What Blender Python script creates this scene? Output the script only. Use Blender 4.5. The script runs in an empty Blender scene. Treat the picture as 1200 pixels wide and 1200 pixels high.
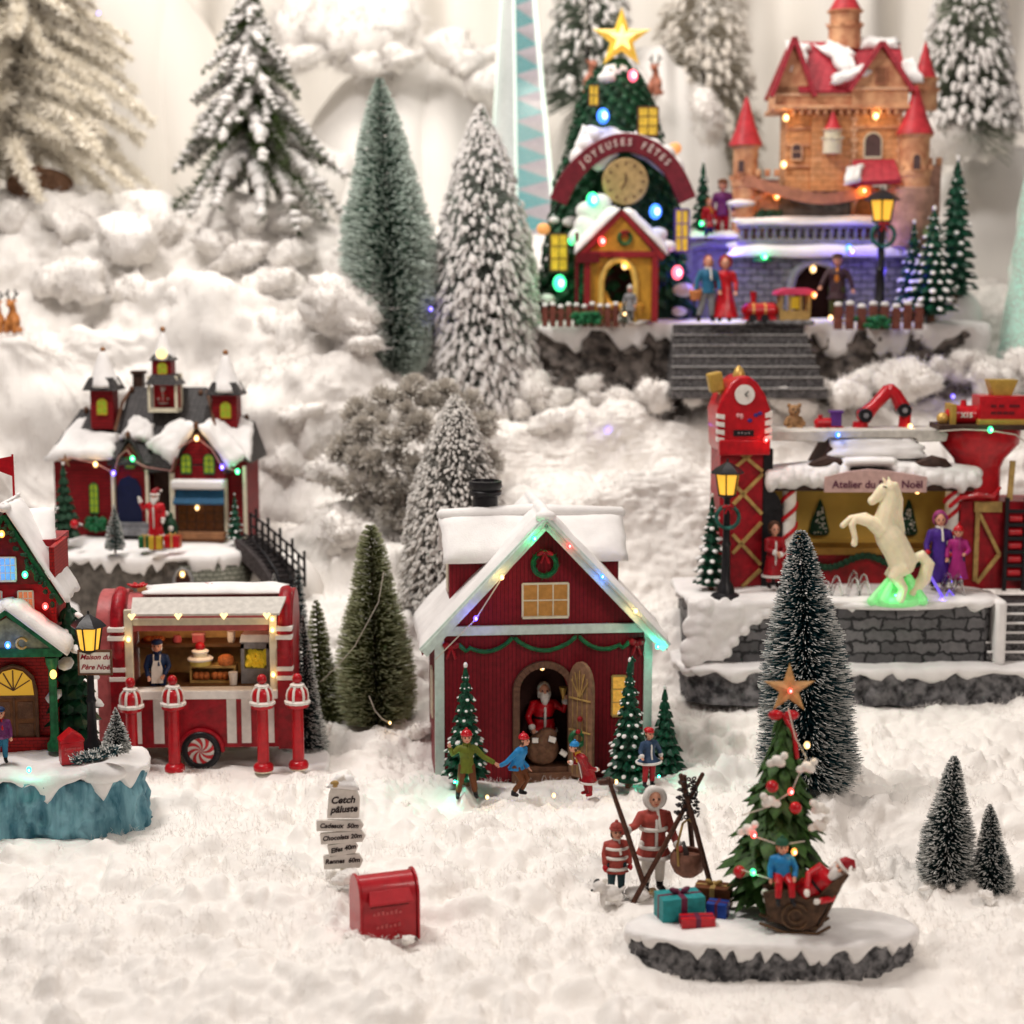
import bpy, math, random
import numpy as np
from mathutils import Vector, Matrix, noise
R = math.radians
random.seed(7); RNG = np.random.default_rng(7)
scene = bpy.context.scene
COL = scene.collection
# ---------------------------------------------------------------- camera
K = 2000.0; PITCH = R(8); CAMZ = 6.0
CP, SP = math.cos(PITCH), math.sin(PITCH)
cam_data = bpy.data.cameras.new("camera"); cam = bpy.data.objects.new("camera", cam_data); COL.objects.link(cam)
cam.location = (0, 0, CAMZ); cam.rotation_euler = (R(90) - PITCH, 0, 0)
cam_data.sensor_width = 36; cam_data.lens = 36 * K / 1200; cam_data.clip_start = .1; cam_data.clip_end = 300
cam_data.dof.use_dof = True; cam_data.dof.focus_distance = 17.9; cam_data.dof.aperture_fstop = 0.44
scene.camera = cam
# ---------------------------------------------------------------- world and lamps
world = bpy.data.worlds.new("World"); scene.world = world; world.use_nodes = True
bg = world.node_tree.nodes['Background']; bg.inputs[0].default_value = (1.0, .89, .84, 1); bg.inputs[1].default_value = .13
def area(name, loc, target, size, power, color):
    l = bpy.data.lights.new(name, 'AREA'); l.shape = 'RECTANGLE'; l.size = size[0]; l.size_y = size[1]; l.energy = power; l.color = color
    o = bpy.data.objects.new(name, l); COL.objects.link(o); o.location = loc
    o.rotation_euler = (Vector(target) - Vector(loc)).to_track_quat('-Z', 'Y').to_euler(); return o
area('ceiling_softbox', (-8, 16.5, 20), (0, 20, 1.5), (3.8, 3.8), 2720, (1, .94, .90))
area('backdrop_softbox', (-1, 25, 22), (-1, 32, 5), (16, 6), 2700, (1, .94, .87))
area('front_fill_softbox', (9, 7, 12), (1, 22, 3), (5, 5), 900, (1, .88, .80))  # added unseen fill lamp that brightens the house fronts
scene.view_settings.view_transform = 'Standard'; scene.view_settings.look = 'None'
scene.view_settings.exposure = 0; scene.view_settings.gamma = 1
scene.render.engine = 'CYCLES'
cy = scene.cycles
cy.use_denoising = True; cy.max_bounces = 6; cy.diffuse_bounces = 3; cy.glossy_bounces = 3; cy.transmission_bounces = 5
cy.transparent_max_bounces = 8; cy.sample_clamp_indirect = 4; cy.caustics_reflective = False; cy.caustics_refractive = False

# ---------------------------------------------------------------- helpers
def W(px, py, D):
    xr = (px - 600) / K * D; yu = (600 - py) / K * D
    return Vector((xr, D * CP + yu * SP, CAMZ - D * SP + yu * CP))

class MB:
    """collects geometry in local photo-scaled units"""
    def __init__(s, t=None): s.v = []; s.f = []; s.m = []; s.t = t; s.mi = 0
    def L(s, X, Y, y=0): return Vector((X - s.t.px, y, s.t.py - Y))
    def add(s, vs, fs):
        o = len(s.v); s.v.extend([tuple(p) for p in vs]); s.f.extend([tuple(i + o for i in f) for f in fs]); s.m.extend([s.mi] * len(fs)); return s
    def addnp(s, vs, fs, mis=None):
        o = len(s.v); s.v.extend(map(tuple, vs.tolist())); s.f.extend(map(tuple, (fs + o).tolist()))
        s.m.extend([s.mi] * len(fs) if mis is None else list(mis)); return s
    def hexa(s, p):  # 8 points: bottom 4 ccw, top 4 ccw
        return s.add(p, [(3, 2, 1, 0), (4, 5, 6, 7), (0, 1, 5, 4), (1, 2, 6, 5), (2, 3, 7, 6), (3, 0, 4, 7)])
    def box(s, x0, x1, y0, y1, z0, z1, M=None):
        p = [Vector(c) for c in ((x0, y0, z0), (x1, y0, z0), (x1, y1, z0), (x0, y1, z0), (x0, y0, z1), (x1, y0, z1), (x1, y1, z1), (x0, y1, z1))]
        if M: p = [M @ q for q in p]
        return s.hexa(p)
    def pbox(s, X0, X1, Y0, Y1, y0, y1):  # photo rows: Y0 top, Y1 bottom
        a = s.L(X0, Y1); b = s.L(X1, Y0); return s.box(a.x, b.x, y0, y1, a.z, b.z)
    def bar(s, a, b, w, h=None, up=(0, 0, 1)):  # square bar from a to b
        a = Vector(a); b = Vector(b); h = h or w; d = (b - a).normalized(); u = Vector(up)
        if abs(d.dot(u)) > .97: u = Vector((0, 1, 0))
        r = d.cross(u).normalized(); u = r.cross(d).normalized(); r *= w / 2; u *= h / 2
        return s.hexa([a - r - u, a + r - u, b + r - u, b - r - u, a - r + u, a + r + u, b + r + u, b - r + u])
    def tube(s, pts, rad, n=8, flat=1.0, cap=True):
        pts = [Vector(p) for p in pts]; rad = rad if hasattr(rad, '__len__') else [rad] * len(pts)
        if cap:
            P = [pts[0] + (pts[0] - pts[1]).normalized() * rad[0] * .6] + pts + [pts[-1] + (pts[-1] - pts[-2]).normalized() * rad[-1] * .6]
            Q = [rad[0] * .45] + list(rad) + [rad[-1] * .45]
        else: P, Q = pts, rad
        vs = []; u = None
        for i, p in enumerate(P):
            d = (P[min(i + 1, len(P) - 1)] - P[max(i - 1, 0)])
            d = d.normalized() if d.length > 1e-9 else Vector((0, 0, 1))
            if u is None:
                u = Vector((0, 1, 0)) if abs(d.y) < .9 else Vector((1, 0, 0))
            u = (u - d * u.dot(d)).normalized(); w = d.cross(u)
            for k in range(n):
                a = 2 * math.pi * k / n; vs.append(p + (u * math.cos(a) * flat + w * math.sin(a)) * Q[i])
        fs = [(i * n + k, i * n + (k + 1) % n, (i + 1) * n + (k + 1) % n, (i + 1) * n + k) for i in range(len(P) - 1) for k in range(n)]
        fs += [tuple(range(n))[::-1], tuple((len(P) - 1) * n + k for k in range(n))]
        return s.add(vs, fs)
    def cyl(s, a, b, r0, r1=None, n=16): return s.tube([a, b], [r0, r0 if r1 is None else r1], n, cap=False)
    def ell(s, c, r, seg=10, rings=7, M=None):
        c = Vector(c); r = r if hasattr(r, '__len__') else (r, r, r); vs = [(0, 0, -1)]; 
        for i in range(1, rings):
            a = -math.pi / 2 + math.pi * i / rings
            for k in range(seg): b = 2 * math.pi * k / seg; vs.append((math.cos(a) * math.cos(b), math.cos(a) * math.sin(b), math.sin(a)))
        vs.append((0, 0, 1)); fs = [(0, 1 + (k + 1) % seg, 1 + k) for k in range(seg)]
        for i in range(rings - 2):
            for k in range(seg): a = 1 + i * seg; fs.append((a + k, a + (k + 1) % seg, a + seg + (k + 1) % seg, a + seg + k))
        o = 1 + (rings - 2) * seg; fs += [(o + k, o + (k + 1) % seg, len(vs) - 1) for k in range(seg)]
        out = []
        for v in vs:
            q = Vector((v[0] * r[0], v[1] * r[1], v[2] * r[2]))
            if M: q = M @ q
            out.append(q + c)
        return s.add(out, fs)
    def lathe(s, c, prof, n=20, sx=1, sy=1, noisef=None):
        c = Vector(c); vs = []
        for j, (r, z) in enumerate(prof):
            for k in range(n):
                a = 2 * math.pi * k / n; q = r * (noisef(a, z) if noisef else 1)
                vs.append((c.x + q * math.cos(a) * sx, c.y + q * math.sin(a) * sy, c.z + z))
        fs = [(i * n + k, i * n + (k + 1) % n, (i + 1) * n + (k + 1) % n, (i + 1) * n + k) for i in range(len(prof) - 1) for k in range(n)]
        fs += [tuple(range(n))[::-1], tuple((len(prof) - 1) * n + k for k in range(n))]
        return s.add(vs, fs)
    def prism(s, poly, y0, y1):  # poly of (x,z) extruded along y
        n = len(poly); vs = [(x, y0, z) for x, z in poly] + [(x, y1, z) for x, z in poly]
        return s.add(vs, [tuple(range(n))[::-1], tuple(range(n, 2 * n))] + [(k, (k + 1) % n, n + (k + 1) % n, n + k) for k in range(n)])
    def pprism(s, poly, y0, y1): return s.prism([(X - s.t.px, s.t.py - Y) for X, Y in poly], y0, y1)
    def slab(s, poly, z0, z1):
        n = len(poly); vs = [(x, y, z0) for x, y in poly] + [(x, y, z1) for x, y in poly]
        return s.add(vs, [tuple(range(n))[::-1], tuple(range(n, 2 * n))] + [(k, (k + 1) % n, n + (k + 1) % n, n + k) for k in range(n)])
    def ring(s, c, R_, r, axis='y', n=20, m=8, a0=0, a1=2 * math.pi):
        c = Vector(c); pts = []
        for k in range(n + 1):
            a = a0 + (a1 - a0) * k / n; q = (math.cos(a) * R_, 0, math.sin(a) * R_) if axis == 'y' else (math.cos(a) * R_, math.sin(a) * R_, 0)
            pts.append(c + Vector(q))
        return s.tube(pts, r, m, cap=(a1 - a0) < 6.2)
    def build(s, name, mat, parent=None, smooth=38, bev=0, rem=0, sub=0, lab=None):
        me = bpy.data.meshes.new(name); me.from_pydata(s.v, [], s.f); 
        mats = mat if isinstance(mat, (list, tuple)) else [mat]
        for m_ in mats: me.materials.append(m_)
        if len(mats) > 1: me.polygons.foreach_set('material_index', s.m)
        o = bpy.data.objects.new(name, me); COL.objects.link(o)
        if parent is not None: o.parent = parent.o if isinstance(parent, T) else parent
        if smooth:
            me.polygons.foreach_set('use_smooth', [True] * len(me.polygons))
            if smooth < 180 and not rem: me.set_sharp_from_angle(angle=R(smooth))
        if rem:
            md = o.modifiers.new('merge', 'REMESH'); md.mode = 'VOXEL'; md.voxel_size = rem; md.use_smooth_shade = True
            sm = o.modifiers.new('smooth', 'SMOOTH'); sm.factor = .5; sm.iterations = 2
        if bev:
            b = o.modifiers.new('bevel', 'BEVEL'); b.width = bev; b.segments = 2; b.limit_method = 'ANGLE'; b.harden_normals = False
        if sub:
            b = o.modifiers.new('sub', 'SUBSURF'); b.levels = b.render_levels = sub
        if lab: o['label'] = lab
        me.update(); return o

class T:
    """a thing: Empty at its base; children in local units of one photo pixel at its distance"""
    def __init__(s, name, label, cat, px, py, D, rz=0, group=None, kind=None, world_loc=None):
        s.px, s.py, s.D = px, py, D; s.s = D / K
        o = bpy.data.objects.new(name, None); COL.objects.link(o); s.o = o; o.empty_display_size = .2
        o.location = W(px, py, D) if world_loc is None else world_loc; o.scale = (s.s,) * 3; o.rotation_euler = (0, 0, R(rz))
        tag(o, label, cat, group, kind)
    def mb(s): return MB(s)
def tag(o, label=None, cat=None, group=None, kind=None):
    if label: o['label'] = label
    if cat: o['category'] = cat
    if group: o['group'] = group
    if kind: o['kind'] = kind
    return o
def solo(mb, name, mat, t_args, **kw):
    """single-mesh thing; t_args=(label,cat,px,py,D[,rz])"""
    label, cat, px, py, D = t_args[:5]; o = mb.build(name, mat, None, **kw)
    o.location = W(px, py, D); o.scale = (D / K,) * 3; o.rotation_euler = (0, 0, R(t_args[5] if len(t_args) > 5 else 0))
    tag(o, label, cat); return o
class Ref:
    def __init__(s, px, py): s.px, s.py = px, py

# ---------------------------------------------------------------- materials
MATS = {}
def mat(name, color, rough=.55, var=.12, vs=.15, bump=.15, bs=.6, emis=None, est=0, metal=0, spec=.22, c2=None, trans=0, sss=0, coat=0, stretch=None):
    if name in MATS: return MATS[name]
    m = bpy.data.materials.new(name); m.use_nodes = True; nt = m.node_tree; N = nt.nodes; b = N['Principled BSDF']
    tc = N.new('ShaderNodeTexCoord'); nz = N.new('ShaderNodeTexNoise'); nz.inputs['Scale'].default_value = vs; nz.inputs['Detail'].default_value = 6
    src = tc.outputs['Object']
    if stretch: mp = N.new('ShaderNodeMapping'); mp.inputs['Scale'].default_value = stretch; nt.links.new(src, mp.inputs[0]); src = mp.outputs[0]
    nt.links.new(src, nz.inputs['Vector'])
    mx = N.new('ShaderNodeMix'); mx.data_type = 'RGBA'; a = [max(0, c * (1 - var)) for c in color]; d = c2 or [min(1, c * (1 + var)) for c in color]
    mx.inputs[6].default_value = (*a, 1); mx.inputs[7].default_value = (*d, 1)
    rp = N.new('ShaderNodeMapRange'); rp.inputs[1].default_value = .35; rp.inputs[2].default_value = .65
    nt.links.new(nz.outputs['Fac'], rp.inputs[0]); nt.links.new(rp.outputs[0], mx.inputs[0]); nt.links.new(mx.outputs[2], b.inputs['Base Color'])
    b.inputs['Roughness'].default_value = rough; b.inputs['Metallic'].default_value = metal; b.inputs['Specular IOR Level'].default_value = spec
    b.inputs['Transmission Weight'].default_value = trans; b.inputs['Coat Weight'].default_value = coat
    if sss: b.inputs['Subsurface Weight'].default_value = sss; b.inputs['Subsurface Scale'].default_value = .05
    if bump:
        n2 = N.new('ShaderNodeTexNoise'); n2.inputs['Scale'].default_value = bs; n2.inputs['Detail'].default_value = 5; nt.links.new(src, n2.inputs['Vector'])
        bp = N.new('ShaderNodeBump'); bp.inputs['Strength'].default_value = bump; bp.inputs['Distance'].default_value = .02
        nt.links.new(n2.outputs['Fac'], bp.inputs['Height']); nt.links.new(bp.outputs[0], b.inputs['Normal'])
    if emis: b.inputs['Emission Color'].default_value = (*emis, 1); b.inputs['Emission Strength'].default_value = est
    MATS[name] = m; return m
def brick_mat(name, c1, c2, mortar, w=10, h=4, ms=.06, rough=.6, bump=.6, sw='xz', off=.5, warp=0):
    if name in MATS: return MATS[name]
    m = mat(name, c1, rough, bump=0); nt = m.node_tree; N = nt.nodes; b = N['Principled BSDF']
    tc = next(n for n in N if n.type == 'TEX_COORD'); sp = N.new('ShaderNodeSeparateXYZ'); cb = N.new('ShaderNodeCombineXYZ'); ad = N.new('ShaderNodeMath')
    nt.links.new(tc.outputs['Object'], sp.inputs[0])
    if sw == 'xz': nt.links.new(sp.outputs[0], ad.inputs[0]); nt.links.new(sp.outputs[1], ad.inputs[1]); nt.links.new(ad.outputs[0], cb.inputs[0]); nt.links.new(sp.outputs[2], cb.inputs[1])
    else: nt.links.new(sp.outputs[0], ad.inputs[0]); nt.links.new(sp.outputs[1], ad.inputs[1]); nt.links.new(ad.outputs[0], cb.inputs[1]); nt.links.new(sp.outputs[2], cb.inputs[0])
    br = N.new('ShaderNodeTexBrick'); br.offset = off; br.inputs['Color1'].default_value = (*c1, 1); br.inputs['Color2'].default_value = (*c2, 1); br.inputs['Mortar'].default_value = (*mortar, 1)
    br.inputs['Scale'].default_value = 1; br.inputs['Brick Width'].default_value = w; br.inputs['Row Height'].default_value = h; br.inputs['Mortar Size'].default_value = ms * h; br.inputs['Mortar Smooth'].default_value = .3
    vsrc = cb.outputs[0]
    if warp:
        nw = N.new('ShaderNodeTexNoise'); nw.inputs['Scale'].default_value = .09; nw.inputs['Detail'].default_value = 3; nt.links.new(tc.outputs['Object'], nw.inputs['Vector']); sc_ = N.new('ShaderNodeVectorMath'); sc_.operation = 'SCALE'; sc_.inputs['Scale'].default_value = warp; nt.links.new(nw.outputs['Color'], sc_.inputs[0]); ad2 = N.new('ShaderNodeVectorMath'); nt.links.new(sc_.outputs[0], ad2.inputs[0]); nt.links.new(cb.outputs[0], ad2.inputs[1]); vsrc = ad2.outputs[0]
    nt.links.new(vsrc, br.inputs['Vector'])
    mx = next(n for n in N if n.type == 'MIX'); mx.blend_type = 'MULTIPLY'
    for l in list(mx.inputs[6].links): nt.links.remove(l)
    nt.links.new(br.outputs['Color'], mx.inputs[6]); mx.inputs[7].default_value = (.75, .75, .75, 1)
    iv = N.new('ShaderNodeMath'); iv.operation = 'SUBTRACT'; iv.inputs[0].default_value = 1; nt.links.new(br.outputs['Fac'], iv.inputs[1])
    bp = N.new('ShaderNodeBump'); bp.inputs['Strength'].default_value = bump; bp.inputs['Distance'].default_value = .02
    nt.links.new(iv.outputs[0], bp.inputs['Height']); nt.links.new(bp.outputs[0], b.inputs['Normal']); return m
def lit(name, color, st, base=None):
    return mat(name, base or color, .3, 0, bump=0, emis=color, est=st)
snow = mat('snow', (.84, .815, .795), .75, .05, .05, .5, .8, spec=.25)
cotton = mat('cotton', (.88, .845, .80), 1, .02, .02, .35, 16., spec=.05)
white = mat('white_paint', (.78, .74, .68), .5, .06)
cream = mat('cream_paint', (.72, .66, .50), .5, .08)
red = mat('red_paint', (.30, .004, .011), .4, .3, .10, .3, .3, spec=.3)
bright_red = mat('bright_red_paint', (.46, .005, .012), .34, .18, .12, .15, .25, spec=.3, coat=.2)
pink_red = mat('pinkish_red_paint', (.42, .10, .10), .4, .12)
barn_red = brick_mat('barn_plank_red', (.20, .005, .012), (.235, .007, .016), (.10, .003, .008), 400, 4.6, .10, .5, .5, 'zx', 0)
clap_red = brick_mat('clapboard_red', (.24, .006, .010), (.28, .008, .012), (.07, .004, .006), 400, 4.2, .14, .55, .6)
red_brick = brick_mat('red_brick', (.42, .012, .010), (.34, .010, .012), (.16, .006, .006), 9, 4, .1, .5, .6)
grey_brick = brick_mat('grey_brick', (.17, .165, .17), (.23, .22, .225), (.05, .05, .052), 16, 8, .10, .6, 1, warp=6)
base_brick = brick_mat('dark_block_stone', (.10, .098, .102), (.19, .185, .19), (.03, .03, .032), 34, 14, .12, .6, 1, warp=14)
green_stone = brick_mat('green_grey_stone', (.17, .17, .13), (.22, .215, .17), (.07, .07, .05), 10, 5.5, .14, .6, 1, warp=4)
sandstone = mat('sandstone', (.66, .27, .14), .55, .25, .08, .5, .4, c2=(.78, .44, .24))
sand_brick = brick_mat('sandstone_block', (.74, .34, .14), (.82, .42, .20), (.56, .23, .09), 16, 7, .07, .6, .6)
roof_red = brick_mat('red_shingle', (.50, .035, .055), (.54, .05, .07), (.28, .015, .03), 9, 4, .12, .45, .6)
roof_dark = brick_mat('dark_shingle', (.055, .05, .05), (.08, .072, .07), (.015, .014, .014), 6, 3.6, .12, .5, .8)
rock = mat('rock', (.05, .042, .038), .65, .5, .09, 1, .2, c2=(.21, .18, .16))
rock_grey = mat('grey_rock', (.04, .04, .045), .6, .5, .10, 1, .3, c2=(.21, .205, .21))
ice = mat('blue_ice', (.05, .20, .28), .45, .3, .07, .6, .3, c2=(.22, .44, .52), stretch=(1, 1, .22))
wood = mat('brown_wood', (.12, .055, .03), .6, .3, .1, .4, .5)
dark_wood = mat('dark_wood', (.045, .022, .015), .5, .3, .1, .3, .5)
tan = mat('tan_paint', (.42, .27, .09), .55, .25, .1, .3, .4)
gold = mat('gold_paint', (.60, .38, .11), .35, .15, .1, .1, metal=.35)
yellow = mat('yellow_paint', (.52, .27, .03), .5, .15)
black = mat('black_paint', (.014, .013, .015), .35, .2)
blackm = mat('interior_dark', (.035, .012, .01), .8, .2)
grey = mat('grey_paint', (.22, .22, .23), .5, .2)
stairs_m = mat('stair_stone', (.07, .066, .068), .65, .5, .3, .8, .8, c2=(.19, .18, .18))
navy = mat('navy_paint', (.012, .03, .09), .45, .2)
skin = mat('skin', (.62, .30, .20), .5, .06)
green = mat('green_paint', (.012, .11, .04), .4, .35, .15)
needle = mat('dark_green_needles', (.012, .045, .022), .6, .4, .2)
resin_green = mat('resin_green', (.006, .055, .028), .38, .5, .2, .3, .8)
mint = mat('mint_white', (.58, .68, .62), .45, .08)
wire = mat('clear_wire', (.55, .50, .42), .3, .1)
gwin = mat('green_window_glass', (.20, .30, .03), .25, .2, .3, emis=(.5, .55, .03), est=.18)
awin = mat('amber_window_glass', (.45, .25, .05), .2, .4, .25, emis=(1, .5, .08), est=.4)
LAMP = {'warm': (1, .62, .22), 'red': (1, .04, .03), 'blue': (.02, .20, 1), 'violet': (.16, .08, 1), 'green': (.02, 1, .32), 'cyan': (.02, 1, .62), 'orange': (1, .35, .04), 'pink': (1, .12, .2)}
def bulb(t, X, Y, y, c='warm', r=3, p=.25, halo=.0, name='bulb', st=None):
    m = t.mb(); m.ell(m.L(X, Y, y), (r, r, r * 1.25), 10, 7); hot = t.mb(); hot.ell(m.L(X + r * .15, Y, y - r * .62), (r * .5, r * .5, r * .62), 8, 6)
    col = LAMP[c]; core = tuple(min(1, v * .92 + .03) for v in col)
    o = m.build(name, lit('glowing_' + c, core, min(st or 2.2, 2.2)), t); hot.build('hot_core', lit('hot_' + c, tuple(.55 + .45 * v for v in col), 3.2), o)
    if p > 0:
        l = bpy.data.lights.new(name + '_glow', 'POINT'); l.energy = p * 1.0; l.color = col; l.shadow_soft_size = r * t.s
        lo = bpy.data.objects.new(name + '_glow', l); COL.objects.link(lo); lo.parent = t.o; lo.location = m.L(X, Y, y - r * 2.6)
    return o
def wirebetween(t, pts, name='wire', r=.6, mt=None, y=None):
    m = t.mb(); m.tube([m.L(*p) for p in pts], r, 5); return m.build(name, mt or wire, t)
# ---------------------------------------------------------------- noise
def _h(ix, iy, iz, seed):
    n = (ix * 374761393 + iy * 668265263 + iz * 2147483647 * 3 + seed * 974634777) & 0xffffffff
    n = ((n ^ (n >> 13)) * 1274126177) & 0xffffffff
    return ((n ^ (n >> 16)) & 0xffff) / 65535.0
def vnoise(x, y, z=None, seed=0):
    x = np.asarray(x, float); y = np.asarray(y, float); z = np.zeros_like(x) if z is None else np.asarray(z, float)
    ix, iy, iz = (np.floor(v).astype(np.int64) for v in (x, y, z)); fx, fy, fz = x - ix, y - iy, z - iz
    fx, fy, fz = (v * v * (3 - 2 * v) for v in (fx, fy, fz)); r = 0
    for a in (0, 1):
        for b in (0, 1):
            for c in (0, 1):
                r = r + (fx if a else 1 - fx) * (fy if b else 1 - fy) * (fz if c else 1 - fz) * _h(ix + a, iy + b, iz + c, seed)
    return r
def fbm(x, y, z=None, o=4, seed=0, billow=False):
    t = 0; a = 1; s_ = 0; f = 1
    for i in range(o):
        n = vnoise(x * f, y * f, None if z is None else z * f, seed + i)
        if billow: n = .55 * np.abs(2 * n - 1) ** .8 + .45 * n
        t = t + a * n; s_ += a; a *= .5; f *= 2.03
    return t / s_
# ---------------------------------------------------------------- terrain
CTRL = [(-200,1300,12.3),(200,1300,12.3),(600,1300,12.3),(1000,1300,12.3),(1400,1300,12.3),(-100,1100,15.2),(200,1110,15.1),(450,1105,15.2),(600,1100,15.3),(740,1095,15.4),(910,1120,15.1),(1100,1090,15.5),(1300,1090,15.5),
 (-150,985,17.6),(80,987,17.4),(250,985,17.6),(400,1015,16.9),(600,1000,17.2),(800,1040,16.5),(980,1010,17),(1100,1032,16.8),(1165,1042,16.7),(1300,1030,16.8),
 (740,1125,15.0),(820,1152,14.7),(910,1158,14.62),(1000,1152,14.7),(1075,1120,15.1),
 (250,922,19.2),(370,915,19.3),(450,930,19.1),(560,935,19.2),(700,935,19.2),(840,930,19.1),(960,915,18.8),(1050,925,18.7),(1180,915,19),(1320,915,19),
 (540,908,20.6),(700,905,20.8),(800,890,20.4),(850,840,21.2),(1000,825,21.5),(1180,822,21.5),(1350,822,21.5),
 (-100,880,20.5),(100,860,20.8),(250,860,21),(370,880,20.8),(440,850,21.4),(480,850,21.4),(640,830,22.5),(760,830,21.9),
 (150,755,22.4),(250,755,22.4),(70,750,22.6),(-100,740,23.3),(345,705,23.3),(400,720,22.9),(530,720,23.3),(620,700,23.8),(720,710,23.5),(790,720,23.2),(1000,720,23.8),(1200,720,23.8),
 (60,745,23.4),(180,750,23.4),(280,745,23.4),(40,735,24.4),(180,735,24.6),(280,720,24.6),(80,690,25.7),(180,690,25.7),(280,690,25.7),(100,600,26.2),(200,600,26.3),(320,600,25.2),(-80,600,25.5),(400,580,24.9),(480,640,24.4),(620,570,25),(700,560,25.2),(820,560,25.2),(1000,520,26),(1200,520,26),
 (20,394,26.4),(-100,400,26.4),(120,380,26.9),(220,330,27.2),(330,340,27.2),(350,420,26.2),(380,380,26.8),(460,436,26.8),(565,470,26.9),(640,490,26.4),(740,475,26.3),(900,470,26.4),(1100,470,26.4),(1250,470,26.4),
 (300,240,28.6),(180,240,28.8),(50,215,29.3),(-100,220,29.2),(420,280,29.2),(520,300,29.5),(600,280,29.8),(700,300,30.5),(900,330,30.5),(1100,330,30.5),(1300,330,30.5),
 (0,230,33),(300,250,33),(450,262,33),(600,290,34),(900,290,34),(1200,290,34),(-250,230,34),(1450,290,34)]
CW = np.array([tuple(W(*c)) for c in CTRL])
def base_h(x, y):
    sh = x.shape; X = x.ravel(); Y = y.ravel(); out = np.empty_like(X)
    for i in range(0, len(X), 20000):
        dx = X[i:i+20000, None] - CW[None, :, 0]; dy = Y[i:i+20000, None] - CW[None, :, 1]
        d2 = (dx * .55) ** 2 + (dy * 1.25) ** 2; w = 1 / (d2 + .02) ** 2.2; out[i:i+20000] = (w * CW[None, :, 2]).sum(1) / w.sum(1)
    return out.reshape(sh)
nx, ny = 640, 900
gx = np.linspace(-1, 1, nx); gv = np.linspace(0, 1, ny)
yr = np.linspace(9.5, 36, 400); zr_ = base_h(np.stack([yr * 0 + k for k in (-6, -3, 3, 6)]), np.stack([yr] * 4)); dz_ = np.abs(np.gradient(zr_, yr, axis=1)).max(0); cs_ = np.cumsum(np.sqrt(1 + (1.3 * dz_) ** 2)); cs_ = (cs_ - cs_[0]) / (cs_[-1] - cs_[0]); yy = np.interp(gv, cs_, yr); XX, YY = np.meshgrid(gx, yy); XX = XX * (4.6 + YY * .36)
HH = base_h(XX, YY) + (fbm(XX * .8, YY * .8, o=2, seed=3) - .5) * (.16 + .35 * np.clip((YY - 20.5) / 4, 0, 1))
def lumps(x, y, z, far):
    l = (fbm(x * 1.3, y * 1.3, z * 1.3, o=2, seed=9) - .5) * (.34 + .30 * far)
    l = l + (fbm(x * 3.6, y * 3.6, z * 3.6, o=3, seed=31, billow=True) - .42) * (.50 - .26 * far)
    return l + (fbm(x * 13, y * 13, z * 13, o=2, seed=51, billow=True) - .42) * (.07 - .01 * far) + (vnoise(x * 37, y * 37, z * 37, 77) - .5) * .02
GP = np.stack([XX, YY, HH], 2); du = np.gradient(GP, axis=1); dv = np.gradient(GP, axis=0); NN = np.cross(du, dv); NN /= np.linalg.norm(NN, axis=2, keepdims=True)
FAR = np.clip((YY - 21) / 4, 0, 1) * np.where(YY > 31, .5, 1)
DENT = np.ones_like(FAR)
for (q_, r1, r2) in ((W(907, 1110, 15.1), 1.7, .95), (W(262, 905, 20.2), 1.6, .9), (W(637, 905, 20.3), 1.6, 1.1), (W(60, 970, 18.2), 1.6, .9), (W(1010, 812, 22.2), 2.6, 1.2), (W(790, 1045, 16.4), .9, .5), (W(180, 690, 24.4), 1.9, 1.0), (W(402, 1020, 16.5), .35, .3), (W(451, 1098, 15.5), .5, .4)):
    e_ = ((XX - q_.x) / r1) ** 2 + ((YY - q_.y) / r2) ** 2; DENT *= 1 - .85 * np.exp(-e_ ** 2)
GP[..., 2] -= .05 * (1 - DENT)
GP = GP + NN * DENT[..., None] * lumps(GP[..., 0], GP[..., 1], GP[..., 2], FAR)[..., None]
vs = GP.reshape(-1, 3); idx = np.arange(nx * ny).reshape(ny, nx)
fs = np.stack([idx[:-1, :-1].ravel(), idx[:-1, 1:].ravel(), idx[1:, 1:].ravel(), idx[1:, :-1].ravel()], 1)
def np_mesh(name, vs, fs, mats, smooth=True, mis=None):
    me = bpy.data.meshes.new(name); k = fs.shape[1]; me.vertices.add(len(vs)); me.vertices.foreach_set('co', vs.astype(np.float32).ravel())
    me.loops.add(fs.size); me.loops.foreach_set('vertex_index', fs.astype(np.int32).ravel()); me.polygons.add(len(fs))
    me.polygons.foreach_set('loop_start', (np.arange(len(fs)) * k).astype(np.int32)); me.polygons.foreach_set('loop_total', np.full(len(fs), k, np.int32))
    for m_ in mats: me.materials.append(m_)
    if mis is not None: me.polygons.foreach_set('material_index', np.asarray(mis, np.int32))
    me.polygons.foreach_set('use_smooth', [smooth] * len(fs)); me.update(calc_edges=True); me.validate()
    o = bpy.data.objects.new(name, me); COL.objects.link(o); return o
vs_ground = vs; ground_n = NN.reshape(-1, 3); g = np_mesh('snow_ground', vs, fs, [cotton]); tag(g, 'fluffy cotton snow rising in terraces', 'ground', kind='structure')
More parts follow.
